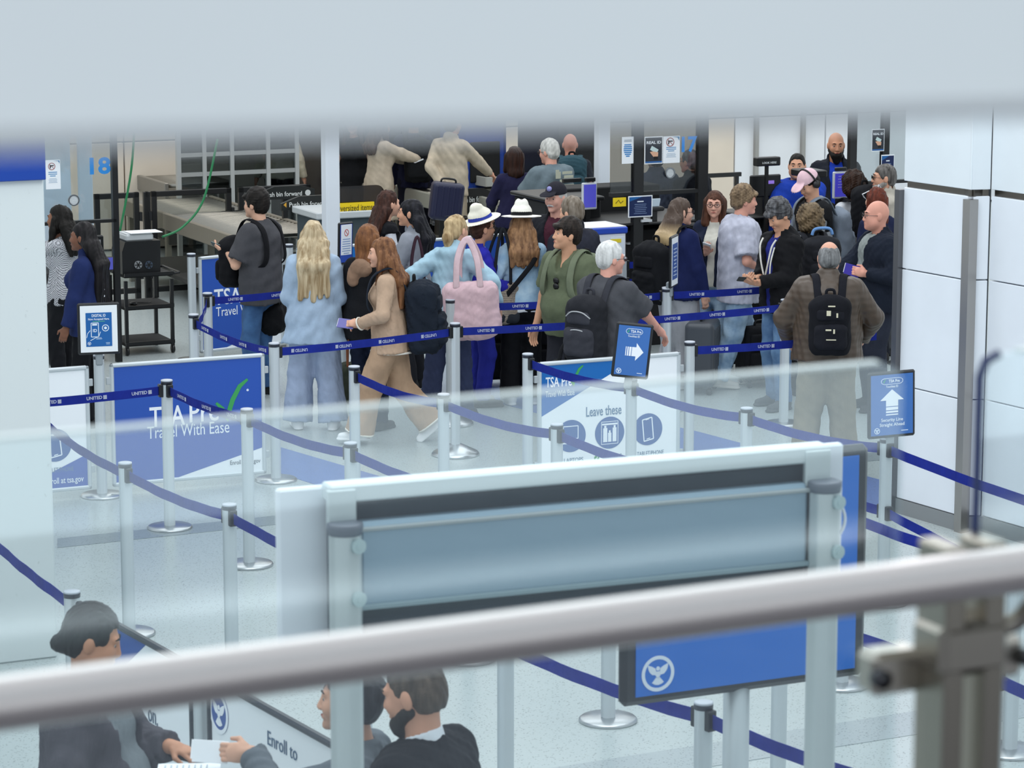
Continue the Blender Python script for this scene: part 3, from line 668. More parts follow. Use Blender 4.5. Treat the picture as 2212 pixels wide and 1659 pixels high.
MB().box((0, 0, 1.1), (.07, .07, 2.2)).build('corner_trim', mat('metal', '#a8a4a0'), wr_, Matrix.Translation(pb + A2 * .005) @ rotz(math.atan2(B2.y, B2.x)))
MB().box((0, 0, 1.1), (.05, .07, 2.2)).build('corner_trim', mat('metal', '#6f6e70'), wr_, Matrix.Translation(pa - B2 * .02) @ rotz(math.atan2(B2.y, B2.x)))
# slim white columns
def column(n, u, Z, wpx, col='#dde3ea'):
    p = WZ(u, 400, Z); w_ = wpx * Z / FPX; M = Matrix.Translation((p.x, p.y, 0)) @ rotz(TH)
    o = structure(MB().box((0, 0, 2.2), (w_ / 1.25, w_ / 1.25, 4.4), M=None, bev=.012).build('column_%d' % n, mat('panel', col), None, M))
    MB().box((0, 0, .06), (w_ / 1.25 + .03, w_ / 1.25 + .03, .12)).build('base_trim', mat('metal', '#8a8a8c'), o)
column(1, 714, FPX / 240, 40); column(2, 1300, FPX / 214, 34)
# beam over the viewpoint (upper storey) and the storey's slab
b0, b1 = G(0, 338, CAMH - .07), G(2212, 262, CAMH - .07); bd = (b1 - b0).normalized()
BP = Plane(b0, b1 - b0)
structure(MB().box((.2, .2, CAMH - .07 + .7), (8, .4, 1.4), bev=.006).build('trim_1', mat('panel', '#dfe5e8'), None, BP.M))
# ================================================================ BALUSTRADE (upper storey, close to the viewpoint)
g0, g1 = G(0, 950, CAMH - .42), G(1945, 782, CAMH - .42)
GP = Plane(g0, g1 - g0); GL = (g1 - g0).length; zt = CAMH - .42; zs0 = CAMH - 1.6
structure(MB().box((-1, -2.1, zs0 - .2), (14, 5.0, .4)).build('floor_mezzanine', mat('cloth', '#77757a'), None, GP.M))
bal = empty('glass_balustrade', GP.M, 'glass balustrade with round steel handrail across the whole foreground', 'balustrade')
def rrect(x0, z0, x1, z1, r, tl=True, tr=True):
    p = [(x0, z0), (x1, z0)]
    if tr: p += [(x1 - r + r * math.cos(a), z1 - r + r * math.sin(a)) for a in [i * math.pi / 12 for i in range(7)]]
    else: p += [(x1, z1)]
    if tl: p += [(x0 + r - r * math.sin(a), z1 - r + r * math.cos(a)) for a in [i * math.pi / 12 for i in range(7)]]
    else: p += [(x0, z1)]
    return p
pan = MB().prism(rrect(-1.6, zs0 + .06, GL, zt, .02, False, True), -.006, .006).build('glass_panel', mat('glass', '#fbffff'), bal)
e0, _ = GP.at(2108, 1100); e1 = e0 + 1.5
pan2 = MB().prism(rrect(e0, zs0 + .06, e1, zt, .02, True, False), -.006, .006).build('glass_panel', mat('glass', '#fbffff'), bal)
MB().box(((GL - 1.6) / 2 - .01, 0, zt + .0015), (GL + 1.6 - .03, .011, .0026)).build('polished_edge', mat('plastic', '#dfeceb'), bal)  # pale strip: bright line of light on the glass top, put in as colour
MB().box(((e0 + e1) / 2 + .02, 0, zt + .0015), (e1 - e0 - .04, .011, .0026)).build('polished_edge', mat('plastic', '#dfeceb'), bal)
mb = MB(); mb.tube([(e0, 0, zs0 + .06), (e0, 0, zt - .02), (e0 + .006, 0, zt - .006), (e0 + .02, 0, zt)], .0045, 8); mb.build('edge_seal', mat('plastic', '#1d2f63'), bal)
h0, h1 = G(0, 1520, CAMH - .60), G(2212, 1228, CAMH - .60); I = GP.M.inverted(); q0, q1 = I @ h0, I @ h1; dq = q1 - q0
hr = MB().tube([q0 - dq * .6, q0, q1, q1 + dq * .6], .0212, 32).build('handrail', mat('steel', '#d0c9c7'), bal)
tpost, _ = GP.at(2022, 1550)
py = -.035
MB().box((tpost - .022, py, (zs0 + zt - .16) / 2), (.022, .05, zt - .16 - zs0), bev=.003).build('post_plate', mat('metal', '#9b968c'), bal)
MB().box((tpost + .022, py, (zs0 + zt - .16) / 2), (.022, .05, zt - .16 - zs0), bev=.003).build('post_plate', mat('metal', '#9b968c'), bal)
MB().box((tpost, py, zs0 + .01), (.12, .1, .02)).build('post_foot', mat('metal', '#9b968c'), bal)
_, zc = GP.at(1900, 1445); _, zk = GP.at(2030, 1340)
for sgn in (-1, 1):
    cl = MB().box((tpost + sgn * .055, -.004, zc), (.055, .034, .04), bev=.006).build('glass_clamp', mat('metal', '#b9b4ab'), bal)
    mb = MB(); mb.tube([(tpost + sgn * .08, -.022, zc), (tpost + sgn * .08, -.034, zc)], .009, 12); mb.build('clamp_bolt', mat('metal', '#4c4c50'), cl)
mb = MB(); rail_p = q0 + dq * ((tpost + .02 - q0.x) / dq.x)
mb.tube(bez([(tpost, py, zk - .01), (tpost + .005, py - .005, zk + .004), (tpost + .03, py - .01, zk + .0), (tpost + .05, (py + rail_p.y) / 2, zk + .012), (tpost + .055, rail_p.y, rail_p.z - .015)], 5), (.009), 10); mb.build('handrail_bracket', mat('metal', '#a39e95'), bal)
MB().box((tpost, py, zk - .012), (.075, .055, .05), bev=.008).build('post_head', mat('metal', '#a39e95'), bal)
# ================================================================ STANCHIONS AND BELTS
POST_R = .037
post_me = {}
def stanchion(u, v, label, h=1.0, base='flat', face=None, name='stanchion', group=None):
    """upright whose top is seen at pixel (u, v); parts share their meshes"""
    p = G(u, v, h); root = empty(name, Matrix.Translation((p.x, p.y, 0)) @ rotz(TH if face is None else face), label, 'stanchion', group)
    key = (round(h, 2), base)
    if key not in post_me:
        r = POST_R; n = 24; vs = []; fs = []
        for z in (.012, h - .02):
            for j in range(n):
                a = 2 * math.pi * j / n; rr = r * (.86 if j % 6 == 0 else 1); vs.append((rr * math.cos(a), rr * math.sin(a), z))
        for j in range(n): fs.append((j, (j + 1) % n, n + (j + 1) % n, n + j))
        mb = MB(); mb.add(vs, fs, True); o1 = mb.build('pole', mat('alu', ALU), root)
        o2 = MB().lathe([(r * 1.04, h - .03), (r * 1.06, h - .012), (r * 1.06, h - .01)], 20).build('cap_band', mat('plastic', '#2a2e3a'), root)
        o3 = MB().lathe([(r * 1.05, h - .01), (r * 1.05, h - .002), (r * .9, h)], 20).build('cap', mat('plastic', '#b4bac4'), root)
        pr = [(.15, 0), (.15, .012), (.14, .02), (r + .004, .024)] if base == 'flat' else [(.18, 0), (.18, .014), (.165, .03), (.1, .06), (r + .01, .085)]
        o4 = MB().lathe(pr, 32).build('base_plate', mat('metal', '#c4c6c8'), root)
        post_me[key] = [o.data for o in (o1, o2, o3, o4)]
    else:
        for nm, me in zip(('pole', 'cap_band', 'cap', 'base_plate'), post_me[key]): link(nm, me, root)
    root['top'] = h; return root
BELT = mat('cloth', '#1b2a86'); BPRINT = mat('print', '#dfe4f2')
def clip(root, wp, z):
    I = root.matrix_world.inverted(); d = (I @ Vector((wp.x, wp.y, 0))); d.z = 0; a = math.atan2(d.y, d.x)
    MB().box((POST_R + .006, 0, z), (.03, .042, .085), bev=.004).build('belt_clip', mat('plastic', '#16181c'), root, rotz(a))
def xyz(o): return o.matrix_world.translation
def belt(ra, rb, text=0, sag=.03, za=.93, zb=None, off=.05, flip=False, name='belt', col=None):
    """a belt drawn out of post ra and hooked onto post rb (or a floor point); text = number of printed marks"""
    pa = xyz(ra).copy(); pb = xyz(rb).copy() if hasattr(rb, 'matrix_world') else Vector(rb); zb = za if zb is None else zb
    d = (pb - pa); d.z = 0; L = d.length; u = d / L; pa = pa + u * POST_R; pb = pb - u * POST_R; L -= 2 * POST_R
    if hasattr(rb, 'matrix_world'): clip(rb, xyz(ra), zb)
    clip(ra, pb, za)
    n = 14; hw = .029; nrm = Vector((u.y, -u.x, 0))
    if nrm.dot(-pa) < 0: nrm = -nrm
    I = ra.matrix_world.inverted(); vs = []; fs = []
    pos = lambda t: pa + u * (L * t) + UP * (za + (zb - za) * t - sag * 4 * t * (1 - t))
    for i in range(n + 1):
        p = pos(i / n) + nrm * (.003 * math.sin(i * 1.7))
        for o, z in ((-.0012, -hw), (.0012, -hw), (.0012, hw), (-.0012, hw)): vs.append(I @ (p + nrm * o + UP * z))
    for i in range(n):
        for j in range(4): fs.append((i * 4 + j, i * 4 + (j + 1) % 4, i * 4 + 4 + (j + 1) % 4, i * 4 + 4 + j))
    fs += [(0, 3, 2, 1), (n * 4, n * 4 + 1, n * 4 + 2, n * 4 + 3)]
    mb = MB(); mb.add(vs, fs, False); b = mb.build(name, BELT if col is None else col, ra)
    for i in range(text):
        t = (i + .5) / text; p = pos(t); tg = (pos(t + .01) - pos(t - .01)).normalized(); x = tg if tg.cross(nrm).z < 0 else -tg
        # text x axis runs to the viewer's right
        x = tg if (Vector((x.x, x.y, 0)).cross(-nrm)).z < 0 else -tg
        x = tg if tg.x > 0 else -tg
        if flip: x = -x
        zz = nrm.cross(x); zz = zz if (zz.z > 0) != flip else -zz
        mb = MB(); add_text(mb, 'UNITED', (0, 0), .03, 0, .035, width=.105)
        mb.box((.072, 0, .0), (.024, .0016, .026)); s_ = [(p + nrm * .0045 + x * a + zz * c) for a, _, c in mb.v]
        mb.v = [tuple(I @ q) for q in s_]; mb.build('lettering', BPRINT, b)
    return b
# ================================================================ GRAPHICS ON SIGNS
def poly_stroke(pts, w):
    pts = [Vector((p[0], p[1])) for p in pts]; l = []; r = []
    for i, p in enumerate(pts):
        t = (pts[min(i + 1, len(pts) - 1)] - pts[max(i - 1, 0)]).normalized(); n = Vector((-t.y, t.x)); ww = w[i] if isinstance(w, (list, tuple)) else w
        l.append(p + n * ww / 2); r.append(p - n * ww / 2)
    return l, r
def stroke(mb, pts, w, y0, y1):
    l, r = poly_stroke(pts, w)
    for i in range(len(l) - 1): mb.prism([l[i], l[i + 1], r[i + 1], r[i]], y0, y1)
    return mb
def check(mb, c, s, y0, y1, w=.16):
    pts = [(-.45, .05), (-.28, -.12), (-.18, -.42), (0, .1), (.2, .45), (.42, .62)]
    return stroke(mb, [(c[0] + x * s, c[1] + z * s) for x, z in pts], [w * s * k for k in (.5, .9, 1.1, 1, .9, .5)], y0, y1)
def seal(parent, M, c, r, y, colr='#e8eef8', coli='#2c55a0', sx=1.0):
    mb = MB(); mb.disc(c, r, y - .001, y, 40, sx); d = mb.build('seal_disc', mat('print', coli), parent, M)
    mb = MB(); mb.ring(c, r, r * .8, y - .0022, y - .001, 40, sx)
    q = lambda pts: [(c[0] + a * r * sx, c[1] + b * r) for a, b in pts]
    for sg in (-1, 1):
        w_ = q([(sg * .1, .1), (sg * .16, .3), (sg * .36, .42), (sg * .62, .52), (sg * .6, .34), (sg * .56, .2), (sg * .48, .08), (sg * .36, -.04), (sg * .12, -.08)])
        mb.prism(w_ if sg < 0 else w_[::-1], y - .0022, y - .001)
        t_ = q([(0, -.2), (sg * .12, -.22), (sg * .36, -.5), (sg * .2, -.6), (0, -.64)]); mb.prism(t_ if sg > 0 else t_[::-1], y - .0022, y - .001)
    mb.prism(q([(-.13, .12), (.13, .12), (.14, -.12), (0, -.3), (-.14, -.12)])[::-1], y - .0022, y - .001); mb.disc((c[0], c[1] + .28 * r), .12 * r, y - .0022, y - .001, 14, sx)
    mb.build('seal_eagle', mat('print', colr), parent, M)
def words(parent, M, s, c, size, y, col, width=None, bold=0.0, name='lettering', ang=0):
    mb = MB(); add_text(mb, s, c, size, y, bold, ang, width); return mb.build(name, mat('print', col), parent, M)
def lines_of_print(parent, M, x, z0, w_, n, dz, y, col, hh=.006, seed=1):
    rg = random.Random(seed); mb = MB()
    for i in range(n):
        ww = w_ * rg.uniform(.6, 1); mb.box((x, y, z0 - i * dz), (ww, .001, hh))
    mb.build('small_print', mat('print', col), parent, M)
# ---------------------------------------------------------------- banner stands between posts
def banner(pa, pb, label, h=.93, z0=.06, art=None, rail=ALU, sheet='#f2f6fa', gap=.075):
    pl = Plane(pa, Vector(pb) - Vector(pa)); L = (Vector(pb) - Vector(pa)); L.z = 0; L = L.length; x0, x1 = gap, L - gap
    root = empty('banner_frame', pl.M, label, 'banner'); fm = mat('alu', rail); fw = .028
    for nm, c, d in (('top_rail', ((x0 + x1) / 2, 0, h - fw / 2), (x1 - x0, .034, fw)), ('bottom_rail', ((x0 + x1) / 2, 0, z0 + fw / 2), (x1 - x0, .034, fw)),
                     ('side_rail', (x0 + fw / 2, 0, (h + z0) / 2), (fw, .034, h - z0)), ('side_rail', (x1 - fw / 2, 0, (h + z0) / 2), (fw, .034, h - z0))):
        MB().box(c, d, bev=.008).build(nm, fm, root)
    for zz in (h - .12, z0 + .14):
        for xx in (x0 - .012, x1 + .012): MB().box((xx, 0, zz), (.03, .02, .05), bev=.003).build('hinge', mat('alu', '#b8bec2'), root)
    MB().box(((x0 + x1) / 2, 0, (h + z0) / 2), (x1 - x0 - fw, .008, h - z0 - fw)).build('sheet', mat('print', sheet), root)
    if art: art(root, x0 + fw, x1 - fw, z0 + fw, h - fw)
    return root, pl
Y = -.0046
def shape(root, pts, col, y=Y, name='printed_shape'): return MB().prism(pts, y - .0008, y).build(name, mat('print', col), root)
NAVY, MID, GREEN = '#1f4a8c', '#1668b4', '#3f9e58'
def art_blue(root, x0, x1, z0, z1):
    w_, h_ = x1 - x0, z1 - z0; X = lambda f: x0 + w_ * f; Z = lambda f: z0 + h_ * f
    shape(root, [(X(0), Z(0)), (X(.42), Z(0)), (X(1), Z(.2)), (X(1), Z(1)), (X(0), Z(1))], '#2b54ae')
    words(root, None, 'TSA', (X(.35), Z(.535)), .2, Y - .002, '#eef2f8', w_ * .24, .012); words(root, None, 'Pre', (X(.6), Z(.55)), .2, Y - .002, '#eef2f8', w_ * .2, .012)
    words(root, None, 'Travel With Ease', (X(.495), Z(.405)), .125, Y - .002, '#eef2f8', w_ * .56)
    mb = MB(); check(mb, (X(.8), Z(.61)), .27, Y - .003, Y - .001, .13); mb.build('check_mark', mat('print', GREEN), root)
    mb = MB(); mb.disc((X(.905), Z(.72)), .009, Y - .003, Y - .001, 14); mb.build('mark_dot', mat('print', '#d5def0'), root)
    words(root, None, 'Enroll at tsa.gov', (X(.88), Z(.085)), .045, Y - .002, '#55606c', w_ * .21)
def art_leave(root, x0, x1, z0, z1):
    w_, h_ = x1 - x0, z1 - z0; X = lambda f: x0 + w_ * f; Z = lambda f: z0 + h_ * f; y = Y - .002
    shape(root, [(X(0), Z(.56)), (X(.68), Z(1)), (X(0), Z(1))], MID); shape(root, [(X(.62), Z(0)), (X(1), Z(0)), (X(1), Z(.12))], NAVY)
    words(root, None, 'TSA Pre', (X(.125), Z(.85)), .1, y, '#eef2f8', w_ * .19, .015); words(root, None, 'Travel With Ease', (X(.135), Z(.75)), .06, y, '#eef2f8', w_ * .21, .008)
    mb = MB(); check(mb, (X(.25), Z(.88)), .13, y - .001, y + .001); mb.build('check_mark', mat('print', GREEN), root)
    words(root, None, 'Leave these', (X(.455), Z(.565)), .1, y, '#4a7196', w_ * .26, .006)
    for f, t, g in ((.215, 'LAPTOPS', 0), (.5, 'LIQUIDS', 1), (.785, 'TABLET/PHONE', 2)):
        c = (X(f), Z(.37)); r = .115; mb = MB(); mb.disc(c, r, y, y + .001, 36); mb.build('icon_disc', mat('print', '#27579b'), root)
        mb = MB(); yy, y2 = y - .001, y
        def fr(a, b, cc, d, wd=.006):
            for p, q in (((a, b), (cc, b)), ((cc, b), (cc, d)), ((cc, d), (a, d)), ((a, d), (a, b))): stroke(mb, [p, q], wd, yy, y2)
        if g == 0:
            fr(c[0] - .06, c[1] - .02, c[0] + .055, c[1] + .07); mb.prism([(c[0] - .075, c[1] - .045), (c[0] - .06, c[1] - .028), (c[0] + .055, c[1] - .028), (c[0] + .08, c[1] - .045), (c[0] + .08, c[1] - .055), (c[0] - .075, c[1] - .055)][::-1], yy, y2)
        elif g == 1:
            fr(c[0] - .065, c[1] - .08, c[0] + .065, c[1] + .08, .004); stroke(mb, [(c[0] - .06, c[1] + .062), (c[0] + .06, c[1] + .062)], .012, yy, y2)
            for dx, hh, ww in ((-.035, .1, .032), (0, .065, .026), (.038, .1, .03)):
                mb.box((c[0] + dx, y - .0005, c[1] - .065 + hh / 2), (ww, .001, hh)); mb.box((c[0] + dx, y - .0005, c[1] - .065 + hh + .008), (ww * .5, .001, .018))
        else:
            q = [(-.03, -.085), (.045, -.07), (.03, .085), (-.045, .07)]; q = [(c[0] + a, c[1] + b) for a, b in q]
            for i in range(4): stroke(mb, [q[i], q[(i + 1) % 4]], .008, yy, y2)
            stroke(mb, [(c[0] - .01, c[1] - .07), (c[0] + .018, c[1] - .064)], .006, yy, y2); stroke(mb, [(c[0] - .02, c[1] + .07), (c[0] + .008, c[1] + .076)], .008, yy, y2)
        mb.build('icon', mat('print', '#eef3fa'), root)
        words(root, None, t, (X(f + .02), Z(.155)), .045, y, '#5d7d99', w_ * (.14 if g < 2 else .2))
        mb = MB(); mb.disc((X(f) - w_ * (.095 if g < 2 else .115), Z(.155)), .02, y, y + .001, 20); d = mb.build('tick_disc', mat('print', '#3a8f55'), root)
        mb = MB(); check(mb, (X(f) - w_ * (.095 if g < 2 else .115), Z(.15)), .025, y - .001, y, .25); mb.build('tick', mat('print', '#e6f2ea'), root)
def art_tablet(root, x0, x1, z0, z1):
    art_leave(root, x0, x1, z0, z1); w_, h_ = x1 - x0, z1 - z0; X = lambda f: x0 + w_ * f; Z = lambda f: z0 + h_ * f
    shape(root, [(X(.5), Z(0)), (X(1), Z(0)), (X(1), Z(.27))], '#2b54ae', Y - .0012)
    words(root, None, 'Enroll at tsa.gov', (X(.84), Z(.06)), .06, Y - .003, '#e6ecf6', w_ * .26, .01)
def art_enroll(root, x0, x1, z0, z1):
    w_, h_ = x1 - x0, z1 - z0; X = lambda f: x0 + w_ * f; Z = lambda f: z0 + h_ * f
    shape(root, [(X(0), Z(.45)), (X(.62), Z(1)), (X(0), Z(1))], '#1c4f9f'); shape(root, [(X(0), Z(0)), (X(.3), Z(0)), (X(0), Z(.22))], '#1c4f9f')
    c = PN.at(333, 1546); words(root, None, 'on.', (c[0], c[1]), .11, Y - .002, '#3c5570', .1)
    c = PN.at(305, 1600); mb = MB(); mb.disc((c[0], c[1]), .07, Y - .003, Y - .001, 28); mb.build('icon_disc', mat('print', '#27579b'), root)
def art_seal(root, x0, x1, z0, z1):
    w_, h_ = x1 - x0, z1 - z0; X = lambda f: x0 + w_ * f; Z = lambda f: z0 + h_ * f
    shape(root, [(X(0), Z(0)), (X(.24), Z(0)), (X(0), Z(.3))], '#1c4f9f'); c = PN.at(476, 1540); dx = PN_M; seal(root, None, (c[0] - dx, c[1]), .088, Y - .001, '#eef2f8', '#33559c')
    c = PN.at(612, 1612); words(root, None, 'Enroll to', (c[0] - dx, c[1]), .085, Y - .002, '#45617f', .26)
# ---------------------------------------------------------------- posts (tops read from the photograph)
S_ = {}
def st(k, u, v, label, **o): S_[k] = stanchion(u, v, label, **o); return S_[k]
st('a', 360, 820, 'grey belt stanchion standing in front of the blue travel banner, blocking the letter A')
st('b', 533, 882, 'grey belt stanchion in front of the right edge of the blue travel banner')
st('c', 270, 998, 'grey belt stanchion between the white pillar and the open floor, sagging belt either side')
st('d', 495, 1088, 'thick grey belt stanchion just behind the white edge of the sign back')
st('e', 155, 1276, 'stanchion beside the black-haired clerk, starting the black-railed banner row')
st('f', 983, 697, 'stanchion with domed chrome base just behind the tan-suited walking woman', base='dome')
st('g', 973, 646, 'stanchion with domed chrome base under the pink tote bag', base='dome')
st('h', 765, 790, 'stanchion in front of the tan-suited woman, holding one end of a sagging belt')
st('i', 757, 955, 'lower stanchion in front of the white sneaker of the tan-suited woman')
st('j', 958, 850, 'stanchion at the raised white heel of the tan-suited woman')
st('k', 1203, 915, 'stanchion in front of the laptop picture on the packing banner')
st('l', 1140, 763, 'post holding the left end of the packing-advice banner')
st('m', 1490, 737, 'post holding the right end of the packing-advice banner')
st('n', 1613, 880, 'stanchion in front of the puffer-jacket man, blue floor stripe behind')
st('o', 1440, 620, 'slim stanchion under the narrow edge-on sign, beside the grey skirt')
st('p', 448, 632, 'stanchion before the rear blue banner, beside the man in charcoal tee')
st('q', 418, 678, 'stanchion at the corner behind the blue travel banner')
st('r', 592, 740, 'post between the blue travel banner and the blonde woman')
st('v', 1697, 646, 'stanchion hidden mostly behind the puffer-jacket man')
st('x1', 1011, 1041, 'stanchion behind the sign back, its round base showing under the handrail')
st('x2', 1316, 1144, 'stanchion with flat round base beside the blue seal display')
st('x3', 1092, 1362, 'stanchion to the right of the suited bearded man')
st('x4', 1520, 1515, 'short-looking stanchion below the blue seal display, black clip on top')
st('x5', 1687, 1283, 'stanchion behind the blue seal display, next to its support pole')
st('x6', 1826, 1084, 'stanchion hidden by the frame edge of the blue seal display')
st('x7', 2195, 1197, 'stanchion at the right picture edge behind the balustrade post, base showing')
st('x8', 2148, 1430, 'stanchion close to the balustrade post, belt running out of frame')
st('x9', 785, 1222, 'stanchion concealed behind the left post of the sign back')
st('y1', 1505, 1005, 'stanchion concealed behind the dark centre of the sign back')
st('y2', 1345, 556, 'rear stanchion beside the white-haired man and the info kiosk')
st('y3', 1525, 548, 'rear stanchion between the two women with glasses')
st('y4', 1800, 555, 'rear stanchion behind the balding man in the puffer jacket')
st('y5', 1960, 545, 'rear stanchion hidden behind the clad wall')
st('y6', 742, 560, 'rear stanchion behind the brown-haired woman in black')
# ---------------------------------------------------------------- belts
b_ = belt
b_(S_['a'], xyz(S_['a']) - A * 1.9, 6, .02); b_(S_['a'], S_['b'], 3, .02); b_(S_['b'], S_['i'], 0, .03); b_(S_['i'], S_['x1'], 0, .025)
b_(S_['x1'], S_['x2'], 0, .02); b_(S_['x2'], S_['x5'], 0, .02); b_(S_['x5'], S_['x8'], 0, .02); b_(S_['x8'], xyz(S_['x8']) + B * 1.2 , 0, .01)
b_(S_['c'], xyz(S_['c']) - B * 1.6, 0, .025); b_(S_['c'], S_['d'], 0, .025); b_(S_['d'], S_['x9'], 0, .02); b_(S_['x9'], S_['x3'], 0, .02); b_(S_['x3'], S_['x4'], 0, .02); b_(S_['x4'], xyz(S_['x4']) + (xyz(S_['x4']) - xyz(S_['x3'])) * .9, 0, .015)
b_(S_['e'], xyz(S_['e']) - B * 1.6, 0, .015)
b_(S_['h'], S_['j'], 0, .03); b_(S_['j'], S_['k'], 0, .03); b_(S_['k'], S_['y1'], 0, .03); b_(S_['y1'], S_['x6'], 0, .025); b_(S_['x6'], S_['x7'], 0, .025)
b_(S_['p'], G(742, 620, .93), 3, .01); b_(S_['q'], S_['p'], 2, .06); b_(S_['q'], S_['r'], 4, .03); b_(S_['r'], S_['f'], 4, .01, flip=True)
b_(S_['f'], S_['v'], 7, .02); b_(S_['g'], S_['o'], 5, .02); b_(S_['o'], xyz(S_['o']) + (xyz(S_['v']) - xyz(S_['o'])).normalized() * .01 + A * 1.4, 3, .01)
b_(S_['m'], xyz(S_['m']) + A * 1.6, 4, .01)
b_(S_['y2'], S_['y3'], 0, .005); b_(S_['y3'], S_['y4'], 0, .005); b_(S_['y4'], S_['y5'], 0, .005)
b_(S_['y2'], S_['y3'], 0, .01, za=.78); b_(S_['y4'], S_['y5'], 0, .02, za=.62); b_(S_['y6'], xyz(S_['y6']) + A * .5, 0, .0, za=.75)
# ---------------------------------------------------------------- post-mounted signs
def sign_post(u, v, h, label, w_, hh, face, roll=0.0, tilt=0.0):
    """post whose top is at pixel (u,v) carrying a framed sign of w x h metres; returns (root, M of the sign face)"""
    root = stanchion(u, v, label, h=h, face=face, name='sign_stand')
    M = Matrix.Translation((0, -.05, h + .01 + hh / 2)) @ Matrix.Rotation(roll, 4, 'Y') @ Matrix.Rotation(tilt, 4, 'X')
    fr = .018
    f = MB().box((0, 0, 0), (w_, .022, hh), bev=.012).build('sign_frame', mat('plastic', '#15171b'), root, M)
    MB().box((0, .03, -hh / 2 - .02), (.05, .05, .12), bev=.008).build('sign_bracket', mat('plastic', '#8f979c'), root, M)
    return root, M, (w_ / 2 - fr, hh / 2 - fr)
def facing(u, v, h, turn=0): p = G(u, v, h); return math.atan2(p.y, p.x) - math.pi / 2 + math.radians(turn)
# digital-id notice on the banner post
r, M, (hx, hz) = sign_post(213, 766, 1.0, 'black framed digital ID notice on a post above the blue travel banner', .29, .36, facing(213, 766, 1, 6))
MB().box((0, -.0118, 0), (hx * 2, .002, hz * 2)).build('notice_sheet', mat('print', '#f0f3f6'), r, M)
MB().box((0, -.0135, -.005), (.178, .002, .235)).build('notice_print', mat('print', '#1d62a8'), r, M)
words(r, M, 'DIGITAL ID', (0, .092), .026, -.0152, '#eaf1f8', .095, .02); words(r, M, 'Now Accepted Here.', (0, .068), .02, -.0152, '#eaf1f8', .145, .015); lines_of_print(r, M, 0, .052, .13, 1, .01, -.015, '#5fb48c', .004)
mb = MB(); c = (-.028, -.01)
for p, q in (((-.028, -.055), (.022, -.055)), ((.022, -.055), (.022, .042)), ((.022, .042), (-.028, .042)), ((-.028, .042), (-.028, -.055))): stroke(mb, [(p[0] - .025, p[1]), (q[0] - .025, q[1])], .005, -.0155, -.0145)
stroke(mb, [(-.045, .03), (-.012, .03)], .012, -.0155, -.0145); stroke(mb, [(-.085, -.06), (-.078, -.03), (-.06, -.01)], .004, -.0155, -.0145); stroke(mb, [(-.06, -.08), (-.03, -.065), (.0, -.05), (.01, -.02)], .004, -.0155, -.0145)
mb.ring((.045, .005), .024, .019, -.0155, -.0145, 24); mb.disc((.045, .005), .01, -.0155, -.0145, 16); mb.build('icon', mat('print', '#e6eef7'), r, M); words(r, M, 'ID', (-.028, -.012), .03, -.0152, '#e6eef7', None, .02)
lines_of_print(r, M, .0, -.062, .05, 2, .008, -.015, '#cfe0f0', .003, 3); seal(r, M, (-.068, -.1), .012, -.0146, '#e8eef8', '#1d62a8'); lines_of_print(r, M, .06, -.098, .04, 2, .009, -.015, '#cfe0f0', .003, 4)
# arrow sign
def touchless(r, M, hx, hz, txt, ang):
    MB().box((0, -.0118, 0), (hx * 2, .002, hz * 2)).build('sign_face', mat('print', '#3d6db2'), r, M)
    mb = MB(); z = hz * .78; l = [(hx * .52 * math.cos(a) * .42 + (hx * .3 if math.cos(a) > 0 else -hx * .3), z + .018 * math.sin(a)) for a in [i * math.pi / 10 for i in range(21)]]
    stroke(mb, l, .0028, -.0146, -.013); mb.build('pill_outline', mat('print', '#dfe9f4'), r, M); mb = MB(); check(mb, (-hx * .36, z), .022, -.0148, -.0132, .2); mb.build('check_mark', mat('print', '#46b07a'), r, M)
    words(r, M, 'TSA Pre', (hx * .1, z), .024, -.0142, '#eef3fa', .07, .02); words(r, M, 'Touchless ID', (0, z - .032), .018, -.0142, '#dbe6f3', .078, .02)
    ca, sa = math.cos(ang), math.sin(ang); rt = lambda p: (p[0] * ca - p[1] * sa, p[0] * sa + p[1] * ca - .004)
    mb = MB(); k = hx * .72
    mb.prism([rt((a * k, b * k)) for a, b in ((-.05, .4), (.32, .4), (.32, .78), (.98, 0), (.32, -.78), (.32, -.4), (-.05, -.4))], -.0146, -.013)
    for a0, a1 in ((-.28, -.1), (-.45, -.34), (-.6, -.53)): mb.prism([rt((a * k, b * k)) for a, b in ((a0, .4), (a1, .4), (a1, -.4), (a0, -.4))], -.0146, -.013)
    mb.build('arrow', mat('print', '#eef2f8'), r, M); seal(r, M, (-hx * .72, -hz * .84), .018, -.0132, '#dfe9f5', '#3d6db2'); lines_of_print(r, M, hx * .6, -hz * .88, hx * .5, 1, .01, -.0135, '#dfe9f5', .004)
    for i, t in enumerate(txt): words(r, M, t, (0, -hz * (.5 + .16 * i)), .027, -.0142, '#e6eef8', None, .008)
r, M, (hx, hz) = sign_post(1364, 817, 1.0, 'framed sign with a white arrow pointing right, above the packing banner', .245, .365, facing(1364, 817, 1, 4), math.radians(6)); touchless(r, M, hx, hz, (), 0); S_['t'] = r
r, M, (hx, hz) = sign_post(1915, 945, 1.0, 'framed straight-ahead security sign with an up arrow, against the clad wall', .305, .395, TH * .72, math.radians(-1.5)); touchless(r, M, hx, hz, ('Security Line', 'Straight Ahead'), math.pi / 2); S_['u'] = r
b_(S_['l'], S_['t'], 0, .025); b_(S_['t'], S_['n'], 0, .03); b_(S_['n'], S_['u'], 0, .03); b_(S_['u'], xyz(S_['u']) + B * 2.6, 0, .03); b_(S_['u'], xyz(S_['u']) + B * 2.2, 0, .02, za=.55, zb=.42); b_(S_['u'], xyz(S_['u']) - B * 1.6, 0, .02, za=.55)
